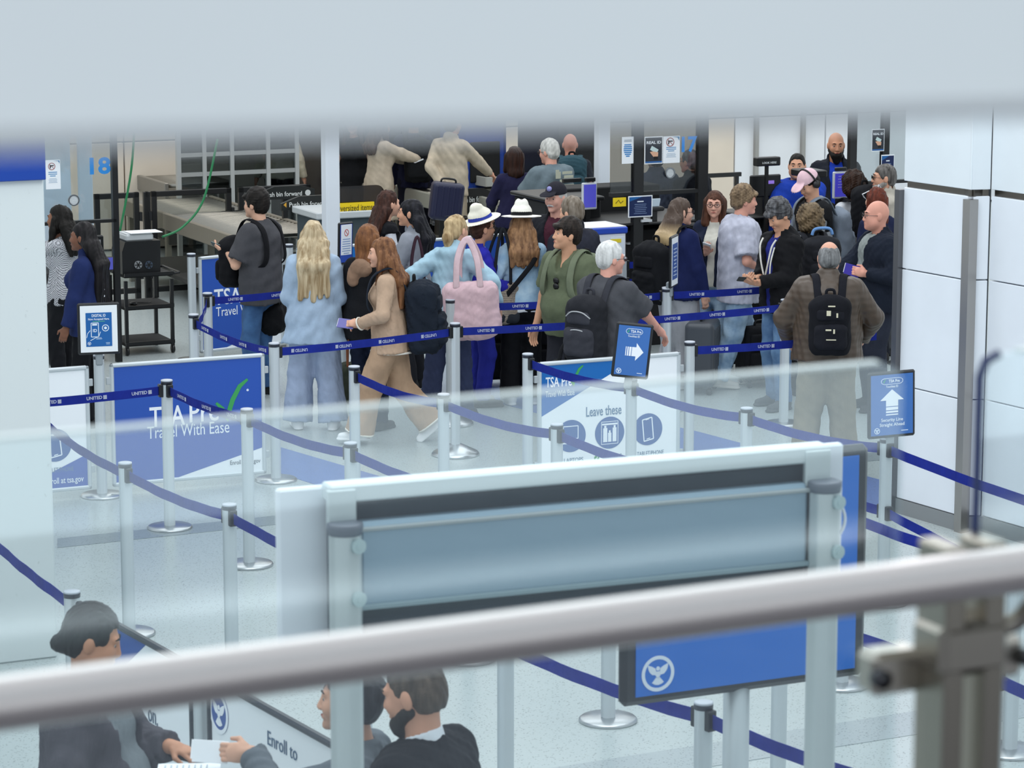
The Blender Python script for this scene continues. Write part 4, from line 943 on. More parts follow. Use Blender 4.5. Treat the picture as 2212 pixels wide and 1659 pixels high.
# queue notice screen beside the blonde woman, edge-on sign by the grey skirt, notice by the counter
r, M, (hx, hz) = sign_post(736, 572, 1.0, 'black framed prohibited-items notice turned sideways next to the blonde woman', .2, .36, facing(736, 572, 1, 52), math.radians(2))
MB().box((0, -.0118, 0), (hx * 2, .002, hz * 2)).build('notice_sheet', mat('print', '#2f4fb0'), r, M); MB().box((0, -.013, .03), (hx * 1.8, .002, hz * 1.6), bev=.001).build('notice_print', mat('print', '#e9eef5'), r, M)
mb = MB(); mb.ring((0, .09), .03, .024, -.0155, -.0145, 24); stroke(mb, [(-.018, .108), (.018, .072)], .006, -.0155, -.0145); mb.build('ban_symbol', mat('print', '#c0483c'), r, M); lines_of_print(r, M, 0, .035, .12, 7, .02, -.0145, '#6c8cc0', .006, 5)
r, M, (hx, hz) = sign_post(1441, 622, 1.0, 'white notice seen almost edge-on on its post beside the navy sweatshirt', .24, .42, facing(1441, 622, 1, 76)); MB().box((0, -.0118, 0), (hx * 2, .002, hz * 2)).build('notice_sheet', mat('print', '#e9edf2'), r, M); MB().box((0, -.0135, 0), (hx * 1.6, .002, hz * 1.5)).build('notice_print', mat('print', '#274f96'), r, M); lines_of_print(r, M, 0, .1, .12, 8, .03, -.015, '#b8c8e0', .008, 6)
r, M, (hx, hz) = sign_post(1645, 470, 1.0, 'black framed white notice on a silver pole at the inspection counter', .235, .36, facing(1645, 470, 1, 8))
MB().box((-.01, -.0118, 0), (hx * 1.6, .002, hz * 1.85)).build('notice_sheet', mat('print', '#e4eaf0'), r, M); shape_ = MB().prism([(-.085, .16), (.075, .16), (.075, .12), (.02, .145), (-.04, .145), (-.085, .12)][::-1], -.0145, -.013).build('printed_shape', mat('print', '#1f5c9c'), r, M)
lines_of_print(r, M, -.01, .09, .12, 3, .018, -.0145, '#5d86ba', .007, 7); lines_of_print(r, M, -.01, .01, .12, 6, .02, -.0145, '#93aac6', .005, 8)
# ---------------------------------------------------------------- banner rows
banner(G(213, 766, 1), xyz(S_['r']), 'blue banner printed with a travel slogan and green check mark, facing the queue', art=art_blue)
p0 = G(213, 766, 1); p0.z = 0; banner(p0 - A * 1.25, p0, 'white banner partly behind the white pillar, phone icon and blue foot', art=art_tablet)
banner(xyz(S_['l']), xyz(S_['m']), 'white packing-advice banner with three round blue icons', art=art_leave)
q0_, q1_ = G(413, 547, .97), G(622, 528, .97); q0_.z = q1_.z = 0
pst = lambda p, lab: stanchion(p[0], p[1], lab, h=.97)
rp = [pst((413, 547), 'post at the open end of the rear banner row beside the wire cart'), pst((624, 527), 'post behind the blonde woman joining two rear banners'), pst((905, 508), 'post joining rear banners behind the grey hoodie woman'), pst((1180, 488), 'post at the far end of the rear banner row behind the sun hats')]
def art_blue2(root, x0, x1, z0, z1):
    w_, h_ = x1 - x0, z1 - z0; X = lambda f: x0 + w_ * f; Z = lambda f: z0 + h_ * f
    shape(root, [(X(0), Z(0)), (X(.3), Z(0)), (X(1), Z(.22)), (X(1), Z(1)), (X(0), Z(1))], '#2b54ae')
    words(root, None, 'TSA Pre', (X(.48), Z(.56)), .2, Y - .002, '#eef2f8', w_ * .66, .012); words(root, None, 'Travel With Ease', (X(.55), Z(.4)), .12, Y - .002, '#eef2f8', w_ * .76)
banner(xyz(rp[0]), xyz(rp[1]), 'rear blue slogan banner behind the man in the charcoal tee', art=art_blue2)
banner(xyz(rp[1]), xyz(rp[2]), 'rear white and blue banner behind the brown-haired woman in black', art=art_leave)
banner(xyz(rp[2]), xyz(rp[3]), 'rear banner with white top rail behind the two women in sun hats', art=art_blue2)
# near row with black rails, running towards the viewer
e = xyz(S_['e']); nb = G(697, 1600, .95); nb.z = 0; dn = (nb - e); mid = e + dn * .56

pm = mid.copy(); mp = empty('stanchion', Matrix.Translation((pm.x, pm.y, 0)) @ rotz(TH), 'post in the middle of the black-railed banner row by the handing-over hands', 'stanchion')
for nm, me in zip(('pole', 'cap_band', 'cap', 'base_plate'), post_me[(1.0, 'flat')]): link(nm, me, mp)
PN = Plane(e, dn); PN_M = (mid - e).length
banner(e, mid, 'black-railed enrolment banner behind the black-haired clerk', .97, .06, art_enroll, '#3a3e44')
banner(mid, mid + (mid - e) * 1.0, 'black-railed banner with round eagle seal behind the grey-sleeved arm', .97, .06, art_seal, '#3a3e44')
# ---------------------------------------------------------------- big sign seen from behind on two posts
zt2 = CAMH - 1.5625
pL, pR = G(745, 1128, zt2), G(1782, 1037, zt2); SP = Plane(pL, pR - pL); LL = (pR - pL); LL.z = 0; LL = LL.length
sb = empty('overhead_sign', SP.M, 'rear of a wide sign board carried by two tall aluminium posts', 'sign board')
for x in (0, LL):
    r = .0415; n = 24; vs = []; fs = []
    for z in (0.0, zt2 - .02):
        for j in range(n): a = 2 * math.pi * j / n; rr = r * (.84 if j in (19, 13) else 1); vs.append((rr * math.cos(a), rr * math.sin(a), z))
    for j in range(n): fs.append((j, (j + 1) % n, n + (j + 1) % n, n + j))
    mb = MB(); mb.add(vs, fs, True); po = mb.build('post', mat('alu', '#c6cfd0'), sb, Matrix.Translation((x, 0, 0)))
    MB().lathe([(r * 1.03, zt2 - .03), (r * 1.1, zt2 - .012), (r * 1.1, zt2 - .003), (r * .9, zt2)], 20).build('post_cap', mat('plastic', '#6c737e'), po)
    for zz in (zt2 - .055, zt2 - .19):
        mb = MB(); mb.tube([(r * .5, -r * .8, zz), (r * .55, -r * 1.1, zz)], .019, 20, True, None, False); mb.tube([(r * .55, -r * 1.1, zz), (r * .555, -r * 1.16, zz)], .009, 12, True, None, False); bl = mb.build('bolt', mat('alu', '#bcd0d2'), po)
    MB().lathe([(.16, 0), (.16, .012), (r + .01, .03)], 28).build('base_plate', mat('metal', '#c4c6c8'), po)
    MB().box((x, .05, zt2 - .15), (.05, .04, .4)).build('side_channel', mat('alu', '#4d565e'), sb)
zb_ = zt2 - .335
MB().box((LL / 2 - .02, .105, (zt2 + .075 + zb_) / 2), (LL + .25, .03, zt2 + .075 - zb_), bev=.006).build('board', mat('panel', '#e9eef5'), sb)
MB().box((LL / 2, .075, (zt2 + .04 + zb_) / 2), (LL - .02, .02, zt2 + .02 - zb_)).build('back_tray', mat('matte', '#36424a'), sb)
MB().box((LL / 2, .06, zt2 + .065), (LL + .06, .07, .045), bev=.005).build('top_rail', mat('alu', '#d6dfe0'), sb)
MB().box((LL / 2, .035, zt2 - .12), (LL - .08, .05, .225), bev=.012).build('cover_plate', mat('alu', '#93abbb'), sb)
MB().box((LL / 2, .007, zt2 - .025), (LL - .08, .012, .012), bev=.003).build('trim_bead', mat('alu', '#a9b2b4'), sb)
MB().box((LL / 2, .007, zt2 - .225), (LL - .08, .012, .014), bev=.003).build('trim_bead', mat('alu', '#8fa4ac'), sb)
for x in (0, LL): MB().box((x + (.0 if x == 0 else -.01), .028, zt2 + .028), (.075, .02, .1), bev=.003).build('mounting_bracket', mat('alu', '#cfd9da'), sb)
mb = MB(); mb.tube(bez([(LL + .045, .06, zt2 - .04), (LL + .085, .05, zt2 - .1), (LL + .085, .05, zt2 - .15), (LL + .045, .06, zt2 - .21)], 5), .0045, 8); mb.build('white_cable', mat('plastic', '#e6ebf2'), sb)
# ---------------------------------------------------------------- large blue display with the round eagle emblem, on its own pole
sD = 610.0; pD = WZ(1600, 1497, FPX / sD); DP = Plane(pD, A)
c0 = DP.at(1337, 1527); c1 = DP.at(1862, 1450); ct = DP.at(1872, 957)
x0, x1 = c0[0], c1[0]; z0 = c0[1]; z1 = ct[1]
dd = empty('display_stand', DP.M, 'large blue display with white eagle emblem in a black frame on a pole', 'display')
MB().box(((x0 + x1) / 2, 0, (z0 + z1) / 2), (x1 - x0, .05, z1 - z0), bev=.02).build('frame', mat('plastic', '#23272b'), dd)
MB().box(((x0 + x1) / 2, -.027, (z0 + z1) / 2), (x1 - x0 - .1, .006, z1 - z0 - .07)).build('face', mat('print', '#2870cc'), dd)
se = DP.at(1412, 1450); seal(dd, None, (se[0], se[1]), .064, -.0305, '#dfe8f4', '#2870cc')
mb = MB(); r = .047; mb.lathe([(r, .02), (r, z0 + .06)], 24); mb.build('pole', mat('alu', '#b9c2c6'), dd, Matrix.Translation((0, .03, 0)))
MB().lathe([(.25, 0), (.25, .014), (.05, .03)], 32).build('base_plate', mat('metal', '#c4c6c8'), dd, Matrix.Translation((0, .03, 0)))
# ================================================================ CHECKPOINT EQUIPMENT BEHIND THE QUEUE
def RX(pl, u0, v0, u1, v1):
    um, vm = (u0 + u1) / 2, (v0 + v1) / 2; return pl.at(u0, vm)[0], pl.at(um, v1)[1], pl.at(u1, vm)[0], pl.at(um, v0)[1]
def pbox(name, pl, r, y0, y1, m, parent, bev=0, full=False):
    t0, z0, t1, z1 = r
    if full: z0 = 0
    return MB().box(((t0 + t1) / 2, (y0 + y1) / 2, (z0 + z1) / 2), (abs(t1 - t0), abs(y1 - y0), abs(z1 - z0)), bev=bev).build(name, m, parent)
def PLZ(u, v, s, d=None): return Plane(WZ(u, v, FPX / s), A if d is None else d)
def thing(name, pl, label, cat, group=None): return empty(name, pl.M, label, cat, group)
BLK = mat('plastic', '#0d0e10'); BLKM = mat('matte', '#101113')
def poster(pl, r, label, art, y=-.02, sheet='#eef2f6'):
    o = thing('poster', pl, label, 'poster'); t0, z0, t1, z1 = r; pbox('paper_sheet', pl, r, y, y - .004, mat('print', sheet), o)
    art(o, t0, t1, z0, z1, y - .0045); return o
# ---- booth with number 18
P18 = PLZ(250, 600, 243); b18 = thing('inspection_booth', P18, 'black framed glass inspection booth numbered 18 behind the white pillar', 'booth')
r = RX(P18, 245, 330, 257, 770); MB().box(((r[0] + r[2]) / 2, 0, 1.5), (r[2] - r[0], .06, 3.0)).build('frame_post', BLK, b18)
r = RX(P18, 60, 477, 250, 484); pbox('frame_rail', P18, r, -.03, .03, BLK, b18); zr = r[1]
MB().box((r[0] / 2 + r[2] / 2, 0, 2.6), (r[2] - r[0], .06, .06)).build('frame_rail', BLK, b18)
MB().box((r[0] / 2 + r[2] / 2, 0, zr / 2 + 1.3), (r[2] - r[0], .01, 2.6 - zr)).build('glass_pane', mat('glassdark', '#f2f6f7'), b18)
pbox('counter', P18, RX(P18, 60, 590, 243, 770), .02, .6, BLKM, b18, .02)
for u0, u1 in ((128, 190), (207, 238)):
    r = RX(P18, u0, 330, u1, 475); MB().box(((r[0] + r[2]) / 2, .55, 1.3), (r[2] - r[0], .05, 2.6), bev=.01).build('rear_board', mat('panel', '#c6d2dc'), b18)
c = P18.at(158, 432); mb = MB(); mb.ring(c, .05, .04, -.03, -.012, 28); g = mb.build('speaker_ring', mat('metal', '#8e9296'), b18)
mb = MB(); mb.disc(c, .04, -.022, -.008, 24)
for dz in (-.02, -.007, .007, .02): mb.box((c[0], -.024, c[1] + dz), (.055, .004, .004))
mb.build('speaker_grille', mat('plastic', '#d2d6d8'), g)
c = P18.at(211, 360); words(b18, None, '18', c, .2, -.012, '#2f86d0', .19, .03)
def art_gun(o, t0, t1, z0, z1, y):
    w_ = t1 - t0; c = (t0 + w_ * .42, z1 - (z1 - z0) * .22); mb = MB(); mb.ring(c, w_ * .24, w_ * .2, y - .001, y, 24); stroke(mb, [(c[0] - w_ * .15, c[1] + w_ * .15), (c[0] + w_ * .15, c[1] - w_ * .15)], w_ * .03, y - .001, y); mb.build('ban_symbol', mat('print', '#9a4a4a'), o)
    mb = MB(); stroke(mb, [(c[0] - w_ * .14, c[1] + w_ * .05), (c[0] + w_ * .14, c[1] + w_ * .05)], w_ * .07, y - .0016, y - .001); stroke(mb, [(c[0] - w_ * .07, c[1] + w_ * .05), (c[0] - w_ * .11, c[1] - w_ * .12)], w_ * .07, y - .0016, y - .001); mb.build('pistol_icon', mat('print', '#2c2830'), o)
    lines_of_print(o, None, t0 + w_ * .48, z1 - (z1 - z0) * .42, w_ * .6, 3, (z1 - z0) * .065, y, '#5f93bf', (z1 - z0) * .03, 2); lines_of_print(o, None, t0 + w_ * .48, z1 - (z1 - z0) * .64, w_ * .7, 4, (z1 - z0) * .045, y, '#9fb4c8', (z1 - z0) * .016, 3)
    mb = MB(); mb.prism([(t1 - w_ * .45, z1 - .006), (t1 - .006, z1 - .006), (t1 - .006, z1 - w_ * .25), (t1 - w_ * .15, z1 - w_ * .08)][::-1], y - .001, y); mb.build('printed_shape', mat('print', '#3d7fae'), o)
poster(P18, RX(P18, 97, 345, 129, 408), 'white no-weapons notice taped to the glass beside the blue pillar band', art_gun)
def hump(name, pl, r, label, cat, y0, y1, m, bev=.01): o = thing(name, pl, label, cat); pbox('body', pl, r, y0, y1, m, o, bev); return o
o = hump('counter_monitor', P18, RX(P18, 212, 512, 233, 546), 'small black monitor on the counter of booth 18', 'monitor', .12, .16, BLK); pbox('display', P18, RX(P18, 217, 521, 226, 530), .118, .12, mat('screen', '#8a8f94'), o); pbox('monitor_stand', P18, RX(P18, 219, 546, 226, 592), .13, .15, BLK, o)
c = P18.at(229, 590); o = empty('water_bottle', P18.M @ Matrix.Translation((c[0], .3, P18.at(150, 590)[1])), 'clear water bottle with blue label in booth 18', 'bottle'); MB().lathe([(.03, 0), (.032, .03), (.032, .2), (.014, .25), (.014, .265)], 14).build('bottle_body', mat('plastic', '#c8d4da'), o); MB().lathe([(.0325, .08), (.0328, .15)], 14).build('bottle_label', mat('print', '#4a86c4'), o); MB().lathe([(.016, .262), (.016, .285)], 12).build('cap', mat('plastic', '#e8ecf0'), o)
o = hump('tablet', P18, RX(P18, 222, 552, 240, 582), 'tablet with violet screen at the corner of booth 18', 'tablet', -.08, -.06, BLK); pbox('display', P18, RX(P18, 224, 554, 238, 580), -.083, -.08, mat('screen', '#5a5fc0'), o)
# ---- wire cart with computer
PC = PLZ(318, 750, 238); ct_ = thing('utility_cart', PC, 'black three-shelf utility cart on casters behind the blue travel banner', 'cart')
t0, _, t1, _ = RX(PC, 266, 590, 372, 600); zz = [PC.at(318, v)[1] for v in (594, 664, 742)]
for z in zz:
    MB().box(((t0 + t1) / 2, .22, z), (t1 - t0, .5, .03), bev=.006).build('shelf', BLKM, ct_); MB().box(((t0 + t1) / 2, -.035, z + .012), (t1 - t0, .02, .03)).build('shelf_lip', BLK, ct_)
for x in (t0 + .015, t1 - .015):
    for y in (-.02, .46):
        l = MB().box((x, y, .37), (.03, .03, .62)).build('leg', BLK, ct_); mb = MB(); mb.tube([(x - .012, y, .04), (x + .012, y, .04)], .038, 14); mb.build('caster', mat('plastic', '#0f1011'), l)
mb = MB(); mb.tube([(t1, -.02, zz[0]), (t1 + .06, -.02, zz[0] + .01), (t1 + .06, .46, zz[0] + .01), (t1, .46, zz[0])], .011, 8); mb.build('push_handle', BLK, ct_)
r = RX(PC, 264, 520, 346, 590); o = thing('computer_case', PC, 'black computer case with two round fans on the utility cart', 'computer'); zt_ = zz[0] + .015
MB().prism([(r[0], zt_), (r[2], zt_), (r[2] + .005, zt_ + r[3] - r[1]), (r[0] + .03, zt_ + r[3] - r[1]), (r[0], zt_ + (r[3] - r[1]) * .7)], .0, .32).build('case_body', BLK, o)
for u, col in ((298, '#8a8d90'), (321, '#3a4656')):
    c = PC.at(u, 572); f = MB().disc(c, .036, -.012, 0, 20).build('fan', mat('plastic', col), o); mb = MB()
    for a in range(6): stroke(mb, [(c[0], c[1]), (c[0] + .032 * math.cos(a * 1.047), c[1] + .032 * math.sin(a * 1.047))], .008, -.016, -.012)
    mb.build('fan_blade', BLKM, f)
zc_ = zt_ + r[3] - r[1]; o = thing('desktop_scanner', PC, 'pale grey scanner lying on the black computer case', 'scanner'); MB().box(((r[0] + r[2]) / 2 + .0, .16, zc_ + .03), (.26, .26, .06), bev=.012).build('scanner_body', mat('plastic', '#c3c7c8'), o); MB().box(((r[0] + r[2]) / 2, .16, zc_ + .063), (.24, .24, .008), bev=.003).build('lid', mat('plastic', '#d5d8d9'), o)
o = MB().box(((r[0] + r[2]) / 2 + .06, .12, zc_ + .072), (.3, .22, .004)).build('paper', mat('print', '#eef0f2'), None, PC.M); tag(o, 'loose white paper sheet on top of the grey scanner', 'paper')
c0, c1 = zz[1] + .017, PC; o = empty('computer_mouse', PC.M @ Matrix.Translation((t0 + .12, .1, zz[1] + .016)), 'black mouse with cable on the middle cart shelf', 'mouse'); smesh('mouse_body', [EL((0, 0, .012), (.035, .05, .018)), CUT((0, 0, .002), (0, 0, -1))], .004, BLK, o); mb = MB(); mb.tube(bez([(0, .045, .01), (.06, .09, .004), (.14, .05, .004), (.2, .1, .004)], 5), .003, 6); mb.build('cable', BLK, o)
for i, pts in enumerate((((291, 260), (283, 370), (258, 505)), ((470, 300), (440, 430), (395, 490), (350, 512)))):
    pl = (PLZ(300, 500, 236), Plane(PC.pt(0, 0, -.15), A))[i]; mb = MB(); mb.tube(bez([(pl.at(*p)[0], .0, pl.at(*p)[1]) for p in pts] , 8), .011, 8)
    o = mb.build('cable', mat('plastic', '#1f7a48'), None, pl.M); tag(o, ('green cable hanging straight down beside booth 18', 'green cable swooping across the glass gates to the scanner')[i], 'cable')
# ---- glass gates
PG = Plane(G(300, 645), A)
def gate(u0, u1, label):
    o = thing('glass_gate', PG, label, 'gate'); t0, t1 = PG.at(u0, 500)[0], PG.at(u1, 500)[0]; h = 1.1; f = .055
    for nm, c, d in (('top_bar', ((t0 + t1) / 2, 0, h - f / 2), (t1 - t0, .05, f)), ('bottom_bar', ((t0 + t1) / 2, 0, .06 + f / 2), (t1 - t0, .05, f)), ('upright', (t0 + f / 2, 0, h / 2), (f, .05, h)), ('upright', (t1 - f / 2, 0, h / 2), (f, .05, h))): MB().box(c, d, bev=.004).build(nm, BLK, o)
    MB().box(((t0 + t1) / 2, 0, .6), (t1 - t0 - f, .008, .95)).build('glass_pane', mat('glassdark', '#e6e8e6'), o)
    for z in (.25, .85): MB().box((t1 + .012, -.01, z), (.03, .05, .09)).build('hinge', BLKM, o)
gate(205, 301, 'black framed glass gate between booth 18 and the next gate'); gate(314, 322, 'slim black gate post standing between two glass gates'); gate(328, 500, 'wide black framed glass gate in front of the roller conveyor'); gate(516, 671, 'black framed glass gate directly behind the man in charcoal tee')
# ---- roller conveyors
def conveyor(p, length, width, label, n, side='#857d70', top=.86, body='#3c3b38'):
    """p: near right corner on the floor; runs back along -B, width to picture left along -A"""
    M = Matrix.Translation((p.x, p.y, 0)) @ Matrix((A, -B, UP)).transposed().to_4x4(); o = empty('roller_conveyor', M, label, 'conveyor')
    for x in (0, -width): MB().box((x, length / 2, top - .07), (.05, length, .17), bev=.008).build('side_rail', mat('alu', side), o)
    me = None
    for i in range(n):
        Mi = Matrix.Translation((0, (i + .5) * length / n, top - .02))
        if me is None: mb = MB(); mb.tube([(-width + .03, 0, 0), (-.03, 0, 0)], .026, 10); r = mb.build('roller', mat('metal', '#96928a'), o, Mi); me = r.data
        else: link('roller', me, o, Mi)
    for x in (-.03, -width + .03):
        for y in (.08, length - .08): MB().box((x, y, .35), (.06, .06, .7)).build('leg', mat('alu', '#8f897d'), o)
    MB().box((-width / 2, length / 2, .22), (width - .1, length - .1, .04)).build('lower_shelf', mat('matte', body), o)
    MB().box((-width / 2, .03, .42), (width - .05, .03, .5)).build('end_panel', mat('matte', body), o)
    return o, M
def flo(u, v, z): p = G(u, v, z); p.z = 0; return p
conveyor(flo(700, 500, .86), 3.4, .95, 'long roller conveyor behind the charcoal-tee man and the glass gates', 34)
conveyor(flo(505, 392, .86), 2.6, .8, 'second roller conveyor further back near the beige wall', 26, '#8d8880')
def push_sign(u, v, s, txt, label, w_=.62, arrow=0):
    pl = PLZ(u, v, s); c = pl.at(u, v); o = thing('lane_sign', pl, label, 'sign'); h = .13
    MB().prism([(c[0] - w_ / 2, c[1] - h / 2), (c[0] + w_ / 2, c[1] - h / 2), (c[0] + w_ / 2, c[1] + h * .2), (c[0] + w_ * .25, c[1] + h / 2), (c[0] - w_ * .2, c[1] + h / 2), (c[0] - w_ / 2, c[1])], -.01, .03).build('sign_plate', mat('plastic', '#1a1d1c'), o)
    words(o, None, txt, (c[0] - .03, c[1] - .015), .065, -.0125, '#d9dcd9', .4, .01); mb = MB(); mb.disc((c[0] + .235, c[1] - .01), .03, -.0125, -.011, 18); mb.build('symbol', mat('print', '#c9ccca'), o)
    mb = MB(); mb.prism([(c[0] - w_ / 2 + .02, c[1] - .012), (c[0] - w_ / 2 + .05, c[1] + .014), (c[0] - w_ / 2 + .05, c[1] - .038)], -.0125, -.011); mb.build('arrow', mat('print', '#d8a13a' if arrow else '#c9ccca'), o)
    MB().box((c[0], .03, c[1] / 2), (.05, .04, c[1])).build('sign_post', BLK, o)
push_sign(617, 416, 214, 'Push bin forward', 'black lane sign above the conveyor behind the charcoal-tee man'); push_sign(672, 437, 222, 'Push bin forward', 'black lane sign next to the white column with an amber arrow', arrow=1)
# glazed partition behind the conveyors
PGl = PLZ(560, 400, 196); o = thing('glazed_partition', PGl, 'aluminium framed glazed partition in front of the dark scanners', 'partition')
for u in (385, 440, 500, 578, 640): t = PGl.at(u, 340)[0]; MB().box((t, 0, 1.3), (.045, .06, 2.6)).build('mullion', mat('alu', '#b4b6b4'), o)
for v in (330, 372): t0, t1, z = PGl.at(385, v)[0], PGl.at(645, v)[0], PGl.at(520, v)[1]; MB().box(((t0 + t1) / 2, 0, z), (t1 - t0, .05, .045)).build('transom', mat('alu', '#a6a8a6'), o)
MB().box(((t0 + t1) / 2, 0, 1.4), (t1 - t0, .01, 2.4)).build('glass_pane', mat('glassdark', '#9aa2a6'), o)
# scanners
def scanner(u0, u1, v0, v1, s, label, col, depth=1.2):
    pl = PLZ((u0 + u1) / 2, v1, s); r = RX(pl, u0, v0, u1, v1); o = thing('x_ray_scanner', pl, label, 'scanner'); w_ = r[2] - r[0]; h = 1.75
    MB().box((r[0] + w_ / 2, depth / 2, h / 2 + .12), (w_, depth, h - .1), bev=.06).build('housing', mat('plastic', col), o); MB().box((r[0] + w_ / 2, -.02, .78), (w_ * .7, .06, .06), bev=.01).build('belt_lip', mat('alu', '#5c6064'), o)
    MB().box((r[0] + w_ / 2, -.012, 1.1), (w_ * .62, .03, .46), bev=.01).build('tunnel_curtain', mat('matte', '#08090a'), o)
    for x in (.1, w_ - .1):
        for y in (.12, depth - .12): MB().box((r[0] + x, y, .06), (.1, .1, .13)).build('foot', BLK, o)
scanner(388, 640, 300, 430, 178, 'long dark grey scanner behind the glazed partition', '#2b2f36'); scanner(705, 860, 300, 420, 186, 'black scanner behind the headless-looking travellers near the white column', '#1a1c21'); scanner(868, 985, 300, 420, 188, 'black scanner behind the traveller in the cream jacket', '#15171c'); scanner(995, 1098, 300, 420, 190, 'blue sided scanner behind the woman with the dark bob', '#143a90'); scanner(1212, 1320, 300, 430, 192, 'black scanner behind the white-haired man in grey shirt', '#16181d')
# oversized items counter
PO = PLZ(770, 520, 226); o = thing('bag_counter', PO, 'slate counter with yellow oversized-items plaque beside the white column', 'counter')
pbox('cabinet', PO, RX(PO, 690, 462, 835, 560), 0, .6, mat('matte', '#39454b'), o, .01, True); pbox('ledge', PO, RX(PO, 680, 455, 838, 470), -.05, .62, mat('plastic', '#b9bec0'), o, .01)
r = RX(PO, 728, 437, 806, 460); pbox('plaque', PO, r, -.03, -.01, mat('print', '#eccb1f'), o); words(o, None, 'Oversized items', ((r[0] + r[2]) / 2 - .02, (r[1] + r[3]) / 2), .085, -.0325, '#4c4416', (r[2] - r[0]) * 1.0)
r = RX(PO, 720, 402, 832, 436); MB().prism(rrect(r[0], r[1] - .06, r[2], r[3], .08, True, True), .02, .035).build('smoked_screen', mat('glassdark', '#8d8478'), o)
# divesting tables
def table(u, v, label, l=1.5, w_=.55, s=.82, txt='Push bin forward'):
    o, M = conveyor(flo(u, v, s), l, w_, label, 14, '#a8a79c', s, '#8b897c'); o.name = 'divest_table'
    MB().prism([(-w_ - .1, .3), (.06, .3), (.06, s + .02), (-.12, s + .1), (-w_ * .7, s + .1), (-w_ - .1, s - .02)], -.06, -.03).build('end_fascia', mat('plastic', '#141616'), o); words(o, None, txt, (-w_ / 2 + .05, s - .02), .085, -.0625, '#cfd2cf', w_ * .7, .01)
    mb = MB(); mb.disc((-w_ + .0, s - .02), .03, -.0625, -.061, 18); mb.build('symbol', mat('print', '#c9ccca'), o); mb = MB(); mb.prism([(-.0, s - .0), (.04, s - .02), (-.0, s - .04)], -.0625, -.061); mb.build('arrow', mat('print', '#d8a13a'), o); return o
table(1062, 424, 'divesting table with a black fascia left of the woman with the dark bob'); table(1190, 434, 'divesting table in front of the white-haired man in grey shirt')
def bin_(u, v, z, label):
    p = G(u, v, z); M = Matrix.Translation(p) @ rotz(TH + .1); o = empty('tray', M, label, 'tray'); mb = MB(); w_, d, h = .26, .19, .11
    MB().box((0, 0, .008), (w_ * 2 - .02, d * 2 - .02, .016)).build('tray_floor', mat('plastic', '#9fa09a'), o)
    for x, y, a, b in ((w_, 0, .014, d * 2), (-w_, 0, .014, d * 2), (0, d, w_ * 2, .014), (0, -d, w_ * 2, .014)): MB().box((x, y, h / 2), (a, b, h), bev=.004).build('tray_wall', mat('plastic', '#a9aaa4'), o)
bin_(1010, 392, .84, 'grey tray on the divesting table, tilted lid luggage around'); bin_(1075, 398, .84, 'grey tray by the elbow of the woman with the dark bob'); bin_(1115, 377, .84, 'grey tray holding black bags on the far divesting table')
for u, v, c, l in ((1003, 376, '#17181c', 'black bag heaped on a tray behind the cream jacket'), (1062, 372, '#2a6fa8', 'bright blue cap lying on bags left of the dark bob'), (1148, 365, '#131316', 'black bag behind the dark bob woman, red tag')):
    p = G(u, v, .93); o = empty('hand_luggage', Matrix.Translation(p), l, 'bag'); smesh('bag_body', [EL((0, 0, .02), (.17, .12, .1)), CUT((0, 0, -.06), (0, 0, -1)), NZ(.01, .1)], .012, mat('cloth', c), o); mb = MB(); mb.tube(bez([(-.08, 0, .1), (-.04, 0, .16), (.04, 0, .16), (.08, 0, .1)], 4), .008, 6); mb.build('handle', mat('cloth', '#101012'), o)
# identity kiosk by the second column
PK = PLZ(1270, 470, 236); o = thing('identity_scanner', PK, 'tablet identity scanner with violet screen left of the second white column', 'scanner')
pbox('tablet_frame', PK, RX(PK, 1255, 394, 1287, 452), -.03, 0, mat('plastic', '#cfd3d8'), o, .008); pbox('display', PK, RX(PK, 1258, 398, 1284, 447), -.034, -.03, mat('screen', '#5858d0'), o); pbox('camera_bar', PK, RX(PK, 1262, 383, 1284, 392), -.03, .0, BLK, o, .006); pbox('stand', PK, RX(PK, 1266, 450, 1276, 500), 0, .04, BLK, o, 0, True); pbox('cross_bar', PK, RX(PK, 1218, 386, 1256, 394), -.0, .04, BLK, o)
o = thing('service_counter', PK, 'black service counter behind the man in the dark cap', 'counter'); pbox('counter_body', PK, RX(PK, 1190, 436, 1310, 560), .1, .8, BLKM, o, .02, True); pbox('counter_top', PK, RX(PK, 1186, 428, 1312, 437), .05, .85, BLK, o, .01)
PI_ = PLZ(1335, 520, 246); o = thing('info_kiosk', PI_, 'white kiosk with blue top edge and yellow marked notice behind the white-haired man', 'kiosk')
r = RX(PI_, 1235, 500, 1352, 600); pbox('cabinet', PI_, r, 0, .4, mat('panel', '#e4e8ee'), o, .01, True); pbox('blue_edge', PI_, (r[0] - .015, r[3] - .03, r[2] + .015, r[3] + .03), -.012, .41, mat('print', '#2a4cb4'), o, .01); pbox('top', PI_, (r[0], r[3] + .03, r[2], r[3] + .036), 0, .4, mat('panel', '#eef0f4'), o)
r = RX(PI_, 1318, 512, 1348, 590); pbox('notice_sheet', PI_, r, -.006, 0, mat('print', '#dfe8f2'), o); pbox('highlight', PI_, RX(PI_, 1318, 516, 1341, 524), -.009, -.006, mat('print', '#f0d93a'), o); lines_of_print(o, None, (r[0] + r[2]) / 2, r[3] - .09, .1, 8, .03, -.007, '#a4b8cc', .006, 9)
